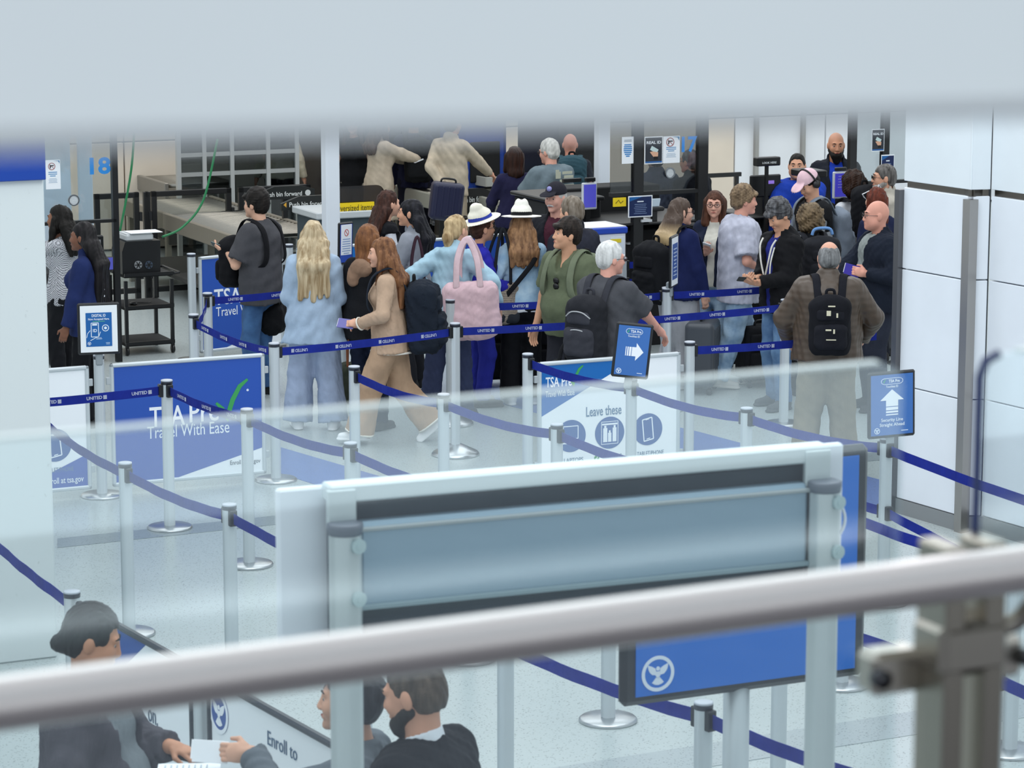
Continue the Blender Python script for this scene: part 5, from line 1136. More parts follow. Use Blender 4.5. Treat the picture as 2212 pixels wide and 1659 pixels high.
# ---- booth with number 17
P17 = PLZ(1450, 500, 237); b17 = thing('inspection_booth', P17, 'black framed glass inspection booth numbered 17 with taped posters', 'booth')
for u0, u1 in ((1366, 1387), (1505, 1526)): r = RX(P17, u0, 300, u1, 500); MB().box(((r[0] + r[2]) / 2, 0, 1.5), (r[2] - r[0], .07, 3.0), bev=.004).build('frame_post', BLK, b17)
r = RX(P17, 1318, 412, 1516, 420); pbox('frame_rail', P17, r, -.03, .03, BLK, b17); zr = r[3]
MB().box(((r[0] + r[2]) / 2, 0, 2.6), (r[2] - r[0], .06, .06)).build('frame_rail', BLK, b17)
for u0, u1 in ((1318, 1366), (1387, 1505)): t0, t1 = P17.at(u0, 400)[0], P17.at(u1, 400)[0]; MB().box(((t0 + t1) / 2, 0, (zr + 2.58) / 2), (t1 - t0, .01, 2.58 - zr)).build('glass_pane', mat('glassdark', '#c9cbcc'), b17)
pbox('counter_body', P17, RX(P17, 1312, 500, 1570, 640), .25, .9, BLKM, b17, .01, True); pbox('counter_top', P17, RX(P17, 1312, 478, 1540, 484), -.02, .9, BLK, b17, .01); pbox('rear_counter', P17, RX(P17, 1318, 425, 1530, 640), .95, 1.3, BLKM, b17, .01, True)
pbox('ledge', P17, RX(P17, 1380, 473, 1402, 478), -.06, .1, mat('plastic', '#c9cdd0'), b17); pbox('ledge', P17, RX(P17, 1378, 528, 1440, 532), .2, .3, mat('plastic', '#a9adb0'), b17)
c = P17.at(1445, 373); mb = MB(); mb.ring(c, .05, .04, -.03, -.01, 28); g = mb.build('speaker_ring', mat('metal', '#8e9296'), b17); mb = MB(); mb.disc(c, .04, -.022, -.008, 24)
for dz in (-.02, -.007, .007, .02): mb.box((c[0], -.024, c[1] + dz), (.055, .004, .004))
mb.build('speaker_grille', mat('plastic', '#d2d6d8'), g)
words(b17, None, '17', P17.at(1484, 313), .19, -.012, '#3f8fe0', .16, .03)
def art_vote(o, t0, t1, z0, z1, y):
    w_, h = t1 - t0, z1 - z0; lines_of_print(o, None, (t0 + t1) / 2, z1 - h * .12, w_ * .8, 2, h * .05, y, '#9aa4ae', h * .03, 11); mb = MB(); c = ((t0 + t1) / 2, z0 + h * .5)
    for i in range(7): ww = w_ * (.3, .34, .36, .36, .32, .26, .16)[i]; mb.box((c[0], y, c[1] + h * .2 - i * h * .07), (ww * 2, .001, h * .045))
    mb.build('printed_shape', mat('print', '#2f7fc0'), o)
def art_real(o, t0, t1, z0, z1, y):
    w_, h = t1 - t0, z1 - z0; MB().box(((t0 + t1) / 2, y, (z0 + z1) / 2), (w_ * .92, .001, h * .93)).build('dark_print', mat('print', '#2c3038'), o); words(o, None, 'REAL ID', ((t0 + t1) / 2, z1 - h * .22), h * .14, y - .0015, '#e2e6ea', w_ * .8, .03)
    R = Matrix.Rotation(.5, 4, 'Y'); MB().box(((t0 + t1) / 2 + w_ * .03, y - .001, z0 + h * .52), (w_ * .42, .001, h * .16), R).build('card_print', mat('print', '#c3d6d4'), o)
    mb = MB(); c = ((t0 + t1) / 2 + w_ * .03, z0 + h * .36); mb.prism([(c[0] - w_ * .25, c[1] + h * .08), (c[0] - w_ * .1, c[1] + h * .1), (c[0] + w_ * .22, c[1] + h * .06), (c[0] + w_ * .2, c[1] - h * .1), (c[0] - w_ * .05, c[1] - h * .1)][::-1], y - .0022, y - .0015); mb.build('hand_print', mat('print', '#d9a98c'), o); mb = MB(); mb.prism([(c[0] - w_ * .02, c[1] - h * .09), (c[0] + w_ * .2, c[1] - h * .09), (c[0] + w_ * .2, c[1] - h * .2), (c[0] - w_ * .02, c[1] - h * .2)][::-1], y - .0022, y - .0015); mb.build('sleeve_print', mat('print', '#0c0d10'), o)
    MB().box(((t0 + t1) / 2, y - .0008, z0 + h * .07), (w_ * .92, .001, h * .05)).build('blue_strip', mat('print', '#2f66a8'), o)
def art_dark(o, t0, t1, z0, z1, y):
    w_, h = t1 - t0, z1 - z0; MB().box(((t0 + t1) / 2, y, (z0 + z1) / 2), (w_ * .92, .001, h * .9)).build('dark_print', mat('print', '#0f2350'), o); lines_of_print(o, None, (t0 + t1) / 2, z1 - h * .27, w_ * .4, 1, .02, y - .001, '#dfe6ee', h * .05, 1); lines_of_print(o, None, (t0 + t1) / 2, z1 - h * .4, w_ * .7, 6, h * .085, y - .001, '#7f93b8', h * .022, 4)
    mb = MB(); mb.prism([(t0 + w_ * .05, z1 - h * .05), (t0 + w_ * .6, z1 - h * .05), (t0 + w_ * .05, z1 - h * .25)], y - .0012, y - .0004); mb.build('printed_shape', mat('print', '#1c5f9e'), o)
poster(P17, RX(P17, 1341, 295, 1366, 353), 'narrow white poster with blue face-like print left of booth 17', art_vote)
poster(P17, RX(P17, 1387, 294, 1426, 353), 'dark REAL ID poster on booth 17, hand holding a card', art_real, -.045)
poster(P17, RX(P17, 1427, 293, 1463, 351), 'white no-weapons notice next to the number 17', art_gun, -.045)
poster(P17, RX(P17, 1349, 421, 1401, 467), 'dark blue notice with white border below the glass of booth 17', art_dark, -.07)
o = hump('counter_monitor', P17, RX(P17, 1402, 447, 1434, 456), 'tilted pale monitor on the counter of booth 17', 'monitor', -.02, .12, BLK); MB().box((P17.at(1417, 440)[0], .05, P17.at(1417, 440)[1]), (.125, .012, .085), Matrix.Rotation(.35, 4, 'X')).build('display', mat('screen', '#b9cede'), o); pbox('stand', P17, RX(P17, 1412, 456, 1422, 480), .02, .06, BLK, o)
r = RX(P17, 1320, 426, 1347, 445); o = thing('yellow_sign', P17, 'small yellow sign at the left end of booth 17', 'sign'); pbox('plate', P17, r, -.05, -.035, mat('print', '#e6c81e'), o); stroke_ = MB(); stroke(stroke_, [(r[0] + .02, r[1] + .03), (r[0] + .05, r[3] - .02), (r[0] + .07, r[1] + .03), (r[2] - .03, r[3] - .03)], .006, -.053, -.05); stroke_.build('scribble', mat('print', '#6a5c14'), o)
# ---- look-here camera station and the counters at the officers
PS = PLZ(1660, 430, 232); o = thing('camera_station', PS, 'black camera box with LOOK HERE lettering on a pole by the officer in blue', 'camera')
r = RX(PS, 1632, 339, 1682, 358); pbox('camera_box', PS, r, -.04, .05, BLK, o, .008); words(o, None, 'LOOK HERE', ((r[0] + r[2]) / 2, (r[1] + r[3]) / 2 - .01), .026, -.0425, '#cfd2d4', .15, .02); pbox('pole', PS, RX(PS, 1654, 357, 1660, 430), 0, .025, BLK, o, 0, True)
o = thing('counter_monitor', PS, 'black monitor with violet light bar in front of the officer in blue', 'monitor'); pbox('monitor_back', PS, RX(PS, 1634, 380, 1699, 428), .1, .14, BLK, o, .01); pbox('light_bar', PS, RX(PS, 1670, 392, 1683, 399), .09, .1, mat('screen', '#a080f0'), o); pbox('monitor_stand', PS, RX(PS, 1660, 428, 1674, 470), .11, .13, BLK, o)
o = thing('service_counter', PS, 'black counter with lit labels in front of the officer in blue', 'counter'); pbox('counter_body', PS, RX(PS, 1668, 425, 1712, 560), .16, .7, BLKM, o, .01, True); pbox('counter_top', PS, RX(PS, 1630, 466, 1770, 472), .05, .75, BLK, o, .01); pbox('counter_front', PS, RX(PS, 1632, 474, 1768, 600), .2, .7, BLKM, o, .01, True); lines_of_print(o, None, PS.at(1665, 500)[0], PS.at(1665, 500)[1], .1, 4, .03, .195, '#8a8d90', .008, 3)
PT = PLZ(1815, 420, 236); o = thing('identity_scanner', PT, 'tablet identity scanner with violet screen in front of the bearded officer', 'scanner')
pbox('tablet_frame', PT, RX(PT, 1797, 370, 1830, 428), -.03, 0, mat('plastic', '#c3c8ce'), o, .008); pbox('display', PT, RX(PT, 1800, 374, 1827, 424), -.034, -.03, mat('screen', '#4a48c8'), o); lines_of_print(o, None, PT.at(1813, 380)[0], PT.at(1813, 380)[1], .08, 5, .025, -.035, '#b8b8f0', .005, 3); pbox('camera_bar', PT, RX(PT, 1802, 361, 1826, 369), -.03, .0, BLK, o, .006); pbox('stand', PT, RX(PT, 1808, 426, 1820, 500), 0, .04, BLK, o, 0, True)
o = thing('service_counter', PT, 'black counter in front of the bearded officer', 'counter'); pbox('counter_body', PT, RX(PT, 1800, 470, 1912, 600), .2, .8, BLKM, o, .01, True); pbox('counter_top', PT, RX(PT, 1756, 371, 1800, 386), .1, .4, BLK, o, .01)
PB = PLZ(1870, 400, 222); o = thing('inspection_booth', PB, 'black framed glass booth behind the clad wall edge, posters on it', 'booth')
for u0, u1 in ((1832, 1846), (1902, 1916)): r = RX(PB, u0, 300, u1, 500); MB().box(((r[0] + r[2]) / 2, 0, 1.5), (r[2] - r[0], .06, 3.0)).build('frame_post', BLK, o)
r = RX(PB, 1840, 390, 1960, 397); pbox('frame_rail', PB, r, -.03, .03, BLK, o); MB().box(((r[0] + r[2]) / 2, 0, (r[3] + 2.6) / 2), (r[2] - r[0], .01, 2.6 - r[3])).build('glass_pane', mat('glassdark', '#e9edee'), o)
poster(PB, RX(PB, 1878, 278, 1905, 326), 'dark REAL ID poster beside the clad wall, right of the bearded officer', art_real, -.04); poster(PB, RX(PB, 1897, 333, 1925, 382), 'pale poster with blue print cut off by the clad wall', art_dark, -.05)
PW = Plane(WZ(1545, 378, FPX / 186), A); o = thing('crash_rail', PW, 'black horizontal crash rail on the beige wall right of booth 17', 'rail'); pbox('rail_bar', PW, RX(PW, 1500, 374, 1600, 383), -.02, .02, BLK, o); t, z = PW.at(1595, 378); MB().box((t, .04, z / 2), (.04, .04, z)).build('rail_post', BLK, o); t, z = PW.at(1510, 378); MB().box((t, .04, z / 2), (.04, .04, z)).build('rail_post', BLK, o)
# ================================================================ PEOPLE (placed by the top of the head and a standing height)
PP = {}
def who(k, u, v, h, d, label, **o):
    p = G(u, v, h); PP[k] = person(label, p, d, h, **o); return PP[k]
def wpx(P, u, v, dist=None):
    """a pixel as a point in P's own scaled joint space, at P's distance (or dist metres nearer)"""
    o = P.M.translation; Z = cosz((o.x, o.y, 1.2)) - (dist or 0); q = P.M.inverted() @ WZ(u, v, Z); return q
def tgt(u0, v0, h0, d, h, u, v, near=0.0):
    """hand target (1.75 m units) under pixel (u,v) for somebody whose head top is at (u0,v0)"""
    p = G(u0, v0, h0); M = Matrix.Translation((p.x, p.y, 0)) @ rotz(math.radians(d)); Z = cosz((p.x, p.y, 1.1)) - near
    q = M.inverted() @ WZ(u, v, Z); k = h / 1.75; return (q.x / k, q.y / k, q.z / k)
def phone(P, s, label, col='#15161a', lit='#2a3038', dx=0.0, w_=.074, l=.15):
    c, dv, n, tv = P.hands[s]; R = Matrix((tv, dv, n)).transposed().to_4x4(); o = empty('phone', P.M @ Matrix.Translation(c + dv * dx) @ R, label, 'phone')
    MB().box((0, 0, 0), (w_, l, .009), bev=.004).build('phone_case', mat('plastic', col), o); MB().box((0, 0, .005), (w_ * .9, l * .93, .002)).build('phone_screen', mat('plastic', lit), o); return o
def flat_item(P, s, name, label, cat, w_, l, t, col, col2=None, dx=.03):
    c, dv, n, tv = P.hands[s]; R = Matrix((tv, dv, n)).transposed().to_4x4(); o = empty(name, P.M @ Matrix.Translation(c + dv * dx) @ R, label, cat)
    MB().box((0, 0, 0), (w_, l, t), bev=.001).build('cover', mat('print', col), o); MB().box((.006, .012, t / 2 + .001), (w_ * .86, l * .9, .002)).build('pages', mat('print', col2 or '#eef0f2'), o); return o
def hat(P, col, band, tilt=0, wide=1.0):
    H = P.Hp; hk = P.hk; R = P.HR @ Matrix.Rotation(math.radians(tilt), 4, 'X'); c = H(0, -.012, .075); q = lambda x, y, z: c + (R @ Vector((x, y, z))) * hk
    b = smesh('hat', [EL(q(0, 0, 0), Vector((.165 * wide, .185 * wide, .011)) * hk, R, k=.01), EL(q(0, 0, .045), Vector((.088, .106, .06)) * hk, R, k=.02), RC(q(0, 0, .05), q(0, -.01, .1), .078 * hk, .06 * hk, k=.02), EL(q(0, .01, .17), Vector((.022, .09, .03)) * hk, R, k=.02, op='s')], .0048, mat('cloth', col), P.body)
    mb = MB(); pts = [q(.092 * math.cos(a), .11 * math.sin(a), .028) for a in [i * math.pi / 14 for i in range(29)]]; up = (R @ Vector((0, 0, 1)))
    vs = [];
    for p in pts:
        o_ = (p - q(0, 0, .028)).normalized()
        vs += [p - up * .016 * hk, p + up * .014 * hk - o_ * .004, p + up * .014 * hk - o_ * .014, p - up * .016 * hk - o_ * .014]
    fs = []
    for i in range(len(pts) - 1):
        for j in range(4): fs.append((i * 4 + j, i * 4 + (j + 1) % 4, i * 4 + 4 + (j + 1) % 4, i * 4 + 4 + j))
    mb.add(vs, fs); mb.build('hat_band', mat('cloth', band), b); return b
def cap_hat(P, col, brim, badge=None, yaw=0):
    H = P.Hp; hk = P.hk; R = P.HR; b = smesh('cap', [EL(H(0, -.014, .035), Vector((.087, .108, .1)) * hk, R, k=.02), EL(H(0, .12, .045), Vector((.07, .075, .012)) * hk, R @ Matrix.Rotation(-.25, 4, 'X'), k=.01), CUT(H(0, 0, .03), R @ Vector((0, 0, -1)))], .0062, mat('cloth', col), P.body)
    if badge:
        mb = MB(); mb.tube([H(0, .088, .085), H(0, .1, .088)], .022 * hk, 16); mb.build('cap_badge', mat('print', badge), b)
    return b
NAVYJ = '#1d2238'
P = who('check', 134, 446, 1.58, 72, 'woman in black and white checked blouse, hand at her cheek, by the pillar edge', sex='f', skin='#8a5d45', hair=('long', '#15120f', None, {'L': .3}), top=('long', '#d9dbe0', {'m': 'check', 'c2': '#2c2d38'}), bottom=('trousers', '#16171b', {}), lh=tgt(134, 446, 1.58, 72, 1.58, 121, 520, .05), le=(-.7, .3, -.6), lgrip=((.1, -.1, 1), (.3, -1, 0), .3))
P = who('braids', 186, 483, 1.60, 78, 'woman with very long black braids in a navy jacket, above the digital ID notice', sex='f', skin='#7c5340', hair=('long', '#0f0e10', '#2a2628', {'L': .62, 'front': 0, 'nz': .006}), top=('jacket', '#1e2a55', {'hem': .8, 't': .006}), bottom=('trousers', '#131418', {}), lh=(-.25, .14, .78))
mb = MB(); add_text(mb, 'C', (0, 0), .09, 0, .02); c_ = P.S(-.03, -.155, 1.16); M_ = Matrix.Translation(c_); mb.v = [tuple(M_ @ Vector(v)) for v in mb.v]; mb.build('lettering', mat('print', '#e6e9ee'), P.top)
P = who('charcoal', 560, 411, 1.72, 62, 'young man in charcoal tee holding a phone, black bag on his chest', skin='#d8a98f', hair=('short', '#14110f', '#2a2420', {'v': .018, 'fringe': 1, 'nape': -.11, 'fr': .03}), top=('tee', '#47474b', {'t': .022, 'hem': .8, 'sl': .85}), bottom=('jeans', '#2c4d78', {'m': 'denim', 'c2': '#426a98'}), shoes='#1a1a1c', lh=tgt(560, 411, 1.72, 62, 1.72, 492, 545), lgrip=((-.2, 1, .35), (.4, .2, .8), .5), rh=(.24, .05, .86), q=1.1)
phone(P, -1, 'small phone in the raised hand of the man in charcoal tee', '#2b3a40', '#8fa8a4'); backpack(P, 'black rucksack worn on the chest of the man in charcoal tee', '#121216', (.3, .2, .42), 1.14, True)
P = who('blonde', 676, 479, 1.63, 4, 'blonde woman seen from behind in a loose pale blue shirt and wide trousers', sex='f', skin='#d9ab91', face=False, hair=('long', '#b89a70', '#e6d4b2', {'L': .5, 'w': 1.15}), top=('shirt', '#a3b7cd', {'hem': .74, 't': .012, 'flare': .06, 'nocollar': 1, 'wr': .009}), bottom=('wide', '#98a6bf', {'m': 'cloth', 'flare': .06}), shoes='#e6e6e8', feet=((-.15, .02, .085, 10, 0), (.15, -.04, .085, -10, 0)), lh=(-.16, .26, 1.1), rh=(.16, .26, 1.1), le=(-.3, -.6, -.8), re=(.3, -.6, -.8), q=1.1)
P = who('bob', 792, 488, 1.6, -28, 'woman with reddish brown bob in black, tan hood at her neck, behind the tan-suited woman', sex='f', skin='#d6a288', hair=('bob', '#6e4630', '#96653f', {'L': .2}), top=('jacket', '#17181c', {'hem': .78}), bottom=('jeans', '#1b2236', {}), shoes='#2c2a2a', face=False)
smesh('hood', [EL(P.S(0, -.1, 1.4), Vector((.11, .055, .08)) * P.k), EL(P.S(-.07, -.12, 1.31), Vector((.06, .04, .07)) * P.k, k=.05), NZ(.008, .09)], .011, mat('cloth', '#8f735f'), P.body)
tn = (840, 519, 1.6, 86)
P = who('tan', 842, 516, 1.57, 86, 'woman striding left in a tan knit suit with white trim, long auburn hair', sex='f', skin='#d9a78d', hair=('long', '#6b4430', '#a3734e', {'L': .44, 'w': 1.1}), top=('long', '#bb9f87', {'hem': .8, 't': .006, 'flare': .03}), bottom=('wide', '#b4967b', {'flare': .055}), shoes='#f2f2f4', fat=1.06, lean=3, head=(4, -4), feet=((-.07, .27, .09, 0, 0), (.1, -.32, .17, 0, -42)), lh=tgt(842, 516, 1.57, 86, 1.57, 776, 700, .1), rh=tgt(842, 516, 1.57, 86, 1.57, 785, 705, -.12), le=(-.6, -.8, -.1), lgrip=((.1, 1, .1), (.6, 0, -.6), .8), rgrip=((-.2, 1, .2), (-.6, 0, -.6), .9), q=1.2)
flat_item(P, -1, 'passport', 'passport and boarding card held by the woman in the tan suit', 'passport', .085, .125, .008, '#6c6aa8', '#d8d6e0')
mb = MB(); mb.tube([P.S(.17 * math.cos(a) * 1.2, .165 * math.sin(a) * 1.1 - .01, .8) for a in [i * math.pi / 14 for i in range(29)]], .008, 6); mb.build('hem_trim', mat('cloth', '#ece6da'), P.top)
mb = MB()
for s_ in (-1, 1):
    ax_ = (P.an[s_] - P.kn[s_]).normalized(); c_ = P.kn[s_].lerp(P.an[s_], 1.03); e1_ = ax_.cross(Vector((1, 0, 0))).normalized(); e2_ = ax_.cross(e1_); r_ = .121 * P.k
    mb.tube([c_ + e1_ * (r_ * math.cos(a)) + e2_ * (r_ * math.sin(a)) for a in [i * math.pi / 12 for i in range(25)]], .007, 6)
mb.build('ankle_trim', mat('cloth', '#ece6da'), P.o)
mb = MB(); c_ = P.el[-1].lerp(P.wr[-1], .96); ax_ = (P.wr[-1] - P.el[-1]).normalized(); e1_ = ax_.orthogonal().normalized(); e2_ = ax_.cross(e1_); mb.tube([c_ + e1_ * (.047 * math.cos(a)) + e2_ * (.047 * math.sin(a)) for a in [i * math.pi / 8 for i in range(17)]], .007, 6); mb.build('cuff_trim', mat('cloth', '#ece6da'), P.top)
backpack(P, 'large dark navy backpack on the woman in the tan suit', '#1c232e', (.38, .27, .6), 1.1, soft=.014)
P = who('vest', 832, 414, 1.6, -68, 'woman with long dark brown hair, black vest over white sleeves, facing right', sex='f', skin='#d8a58c', hair=('long', '#33201a', '#54342a', {'L': .42, 'front': 0}), top=('vest', '#15161a', {'t': .012}), under=('long', '#e3e6ee', {}), bottom=('trousers', '#17181c', {}), head=(10, 0))
P = who('greyhood', 893, 433, 1.6, 70, 'woman with long straight black hair in a grey hooded sweatshirt, facing left', sex='f', skin='#cf9a7d', hair=('long', '#0f0f13', '#2a2a32', {'L': .4, 'front': 0}), top=('hoodie', '#8a8e97', {}), bottom=('trousers', '#2a2b30', {}), head=(12, 0), lh=(-.15, .3, 1.05))
P = who('pony', 968, 468, 1.62, -22, 'woman with blonde ponytail in a pale blue hoodie, sunglasses pushed up', sex='f', skin='#dba990', hair=('tied', '#a8875c', '#dfc79c', {'L': .3, 'tz': .05}), top=('hoodie', '#a6c6d6', {'hem': .88}), bottom=('wide', '#38405c', {'flare': .03, 't': -.01}), shoes='#3a3c44', lean=7, side=3, head=(-14, -6), rh=(.4, .14, .98), re=(.8, -.4, .1), lh=(-.26, .12, 1.12), q=1.1, feet=((-.12, -.16, .09, 5, -10), (.1, .1, .085, -8, 0)))
glasses(P, '#141416', True, .1, .05)
P = who('hat1', 1034, 466, 1.56, -72, 'woman in a cream sun hat with blue band and royal blue jacket, facing right', sex='f', skin='#cf9a7e', hair=('short', '#3a241c', '#5a3a2c', {'nape': -.1}), top=('jacket', '#2a2a9c', {'open': .075, 'hem': .84}), inner=('tee', '#e4e6f0', {'m': 'stripe', 'c2': '#5a64b4'}), bottom=('trousers', '#282e8e', {}), shoes='#3a342e', head=(8, 4), lips='#7c3a34', lh=(-.1, .28, 1.1), rh=(.1, .28, 1.1))
hat(P, '#e8e4d4', '#2f3f9c', 12); glasses(P, '#2a2a30')
P = who('hat2', 1128, 459, 1.58, 12, 'woman from behind in a white fedora with black band and faded denim jacket', sex='f', skin='#d9a78d', face=False, hair=('long', '#7a553c', '#b58a62', {'L': .34, 'w': 1.1}), top=('jacket', '#86aac8', {'m': 'denim', 'c2': '#b4cddd', 'hem': .93}), under=('tee', '#eef0f2', {'hem': .86}), bottom=('trousers', '#121317', {'flare': .04}), shoes='#cfd2d6', lh=(-.28, .1, .95), rh=(.3, .2, 1.0), head=(-8, 0))
hat(P, '#efece2', '#17181b', -4, 1.05)
P = who('capman', 1204, 396, 1.74, 152, 'older man with white moustache in a dark cap with round badge', skin='#dba593', hair=('short', '#c9c6c2', None), top=('jacket', '#1f2026', {'open': .06}), inner=('long', '#4a2430', {}), bottom=('trousers', '#2a2b30', {}), head=(-4, -4))
cap_hat(P, '#25242c', '#25242c', '#8f8fc4'); mb = MB(); mb.tube([P.Hp(-.03, .085, -.062), P.Hp(0, .102, -.05), P.Hp(.03, .085, -.062)], [.005, .012, .005], 8); mb.build('moustache', mat('hair', '#d6d3d0'), P.body)
P = who('darkjacket', 1240, 429, 1.70, 38, 'man with greying brown hair in a dark navy sweater, behind the green tee', skin='#dba88c', hair=('short', '#6c5c4a', '#9a9084', {'v': .008}), top=('long', '#272934', {'t': .012}), bottom=('trousers', '#1f2128', {}), fat=1.08, head=(14, -6))
P = who('green', 1231, 473, 1.70, 140, 'young man with short black hair in an olive green tee, sunglasses hung at the neck', skin='#d3a081', hair=('short', '#191513', '#3a302a', {'v': .014, 'fringe': 1, 'fr': .056}), top=('tee', '#5e6650', {'t': .014, 'vneck': 1, 'hem': .84, 'sl': .75}), bottom=('trousers', '#2b2c33', {}), fat=1.12, head=(-32, 6), q=1.25, lh=(-.3, .06, .86), rh=(.3, .06, .86))
mb = MB()
for sx in (-1, 1): mb.lathe([(.001, -.005), (.026, -.003), (.026, .003), (.001, .005)], 16)
sg = mb; sg.v = [tuple(Matrix.Translation(P.S(0, .17, 1.235 + (0 if i < len(mb.v) / 2 else .045))) @ Matrix.Rotation(1.35, 4, 'X') @ Vector(v)) for i, v in enumerate(mb.v)]; o = sg.build('sunglasses', mat('plastic', '#0e0e10'), None, P.M); tag(o, 'folded dark sunglasses hanging from the neckline of the olive tee', 'sunglasses')
backpack(P, 'olive backpack on the young man in the olive green tee', '#6c745f', (.3, .16, .46), 1.22)
P = who('white15', 1314, 526, 1.67, -38, 'white-haired man in dark grey tee with glasses, seen from behind', skin='#e0a593', hair=('short', '#dcdcda', '#f2f2f0', {'v': .004, 'nape': -.085}), top=('tee', '#4a4b50', {'t': .016, 'hem': .84, 'sl': .8}), bottom=('trousers', '#2b2d33', {}), fat=1.14, head=(-28, -4), rh=(.2, .42, 1.04), lh=(-.16, .35, 1.0), q=1.2); glasses(P, '#4a3a34')
bp = backpack(P, 'black and grey hiking backpack on the white-haired man', '#25262b', (.32, .2, .5), 1.14, col2='#393a41', trim='#a9abad')
P = who('ombre', 1466, 431, 1.6, -48, 'woman with two-tone brown to blonde hair and glasses in a navy sweatshirt', sex='f', skin='#dcab94', hair=('long', '#4a382c', '#d9bc8e', {'L': .27, 'm': 'ombre', 'front': 0, 'w': 1.2}), top=('hoodie', '#1a234e', {'t': .012, 'hem': .84}), bottom=('skirt', '#b0b2b8', {'len': .9}), shoes='#dcdcdc', fat=1.12, head=(-24, -3), rh=(.27, .1, .78), lh=(-.27, .1, .8)); glasses(P, '#15151a')
bo = backpack(P, 'black backpack with dangling purple and turquoise clips on the navy sweatshirt woman', '#16171b', (.34, .22, .56), 1.1, x=-.06)
for i, (x, c_, z_) in enumerate(((-.14, '#a884c8', -.2), (.02, '#39a9cf', -.3))):
    mb = MB(); mb.tube([(x + .02 * math.cos(a), -.16, z_ + .05 + .035 * math.sin(a)) for a in [j * math.pi / 6 for j in range(13)]], .005, 6); t_ = mb.build('clip', mat('plastic', c_), bo); t_['label'] = ('purple', 'turquoise')[i] + ' clip with pouch'
    smesh('pouch', [RC((x, -.16, z_), (x, -.16, z_ - .06), .02, .034)], .008, mat('cloth', c_), t_)
P = who('cardigan', 1546, 414, 1.6, 158, 'woman with chin-length brown hair and rectangular glasses, cream edged cardigan, holding a phone', sex='f', skin='#d6a18c', hair=('bob', '#43291f', '#6a4534', {'L': .2}), top=('jacket', '#20263a', {'open': .06}), inner=('tee', '#d5d2c6', {}), bottom=('jeans', '#5d7896', {'m': 'denim'}), head=(14, 0), rh=tgt(1546, 414, 1.6, 158, 1.6, 1527, 545, .15), rgrip=((-.2, .8, .5), (-.2, -.6, .8), .5)); glasses(P, '#2a1c18'); phone(P, 1, 'white phone in the hand of the woman in the cream edged cardigan', '#e4e6ea', '#b8c4d0')
P = who('whitetee', 1600, 404, 1.70, -74, 'man in a pale lilac-grey tee and light jeans with sandy hair, facing right', skin='#dfa38f', hair=('short', '#6a5644', '#a48c6e', {'v': .016, 'fringe': 1, 'nz': .007, 'nape': -.1}), top=('tee', '#b7b9c8', {'t': .026, 'hem': .76, 'sl': .85}), bottom=('jeans', '#7896b4', {'m': 'denim', 'c2': '#a9c2d6', 't': .012}), shoes='#c9c6c0', fat=1.12, head=(-6, -2), rh=tgt(1600, 404, 1.7, -74, 1.7, 1650, 585, .1), lh=tgt(1600, 404, 1.7, -74, 1.7, 1640, 600, -.2), rgrip=((.1, 1, -.1), (-.6, 0, -.8), 1.1), q=1.2, feet=((-.1, .12, .085, 6, 0), (.1, -.22, .09, -6, -8)))
P = who('hoodie', 1690, 434, 1.69, 124, 'man with salt and pepper hair in a black zip hoodie looking down at his phone', skin='#d7a284', hair=('short', '#2e2b2c', '#77787c', {'v': .02, 'nz': .007, 'fringe': 1}), top=('hoodie', '#17171a', {'open': .05, 'hem': .82}), inner=('tee', '#222a78', {}), bottom=('jeans', '#41618a', {'m': 'denim', 'c2': '#6a8cb0'}), shoes='#4c5054', head=(-8, -30), rh=(-.0, .30, 1.1), lh=(-.06, .28, 1.09), rgrip=((-.5, .8, .2), (-.4, -.3, .9), .8), lgrip=((.4, .9, .1), (.5, -.1, .8), .7), le=(-.5, -.8, -.5), re=(.5, -.8, -.5), q=1.25, feet=((-.12, .05, .085, 8, 0), (.12, -.05, .085, -8, 0)))
phone(P, -1, 'black phone held by the man in the black zip hoodie', dx=.02)
mb = MB()
for sx in (-1, 1): mb.tube(bez([P.S(sx * .085, .13, 1.44), P.S(sx * .075, .168, 1.38), P.S(sx * .05, .18, 1.26), P.S(sx * .012, .178, 1.14)], 5), .0075, 6)
mb.tube(bez([P.S(-.09, .15, 1.38), P.S(-.085, .185, 1.25), P.S(-.082, .19, 1.12)], 5), .006, 6); mb.build('hood_cord', mat('cloth', '#e4e2da'), P.top)
P = who('pinkcap', 1768, 367, 1.70, 112, 'young man in a pale pink cap and black headphones bending his head, grey sleeves', skin='#dba88c', hair=('short', '#15120f', None, {'nape': -.09}), top=('vest', '#17181b', {'t': .014, 'hem': 1.2, 'sl': .3}), under=('hoodie', '#9ea2a8', {'nocollar': 1}), bottom=('trousers', '#d6d3ca', {}), head=(12, -34), lean=6, lh=(-.08, .35, 1.1), rh=(.08, .35, 1.1)); cap_hat(P, '#e8c4cc', '#e8c4cc')
mb = MB(); mb.tube([P.Hp(.098 * math.cos(a), -.02, .012 + .128 * math.sin(a)) for a in [i * math.pi / 12 for i in range(13)]], .009, 8); h_ = mb.build('headphones', mat('plastic', '#1a1a1d'), P.body)
for sx in (-1, 1): mb = MB(); mb.tube([P.Hp(sx * .075, -.015, -.012), P.Hp(sx * .105, -.015, -.012)], .036 * P.hk, 18); mb.build('ear_cup', mat('plastic', '#232327'), h_)
backpack(P, 'grey backpack on the young man in the pink cap', '#7d8794', (.3, .18, .48), 1.16)
P = who('officer', 1722, 331, 1.72, 176, 'stocky officer in royal blue uniform shirt behind the counter monitor', skin='#cf9a7c', hair=('short', '#17130f', None, {'fr': .06, 'v': -.006}), top=('tee', '#1d3fa6', {'t': .014, 'sl': .9}), bottom=('trousers', '#151823', {}), fat=1.3, head=(-6, 0), lh=(-.06, .42, 1.05), rh=(.1, .42, 1.05))
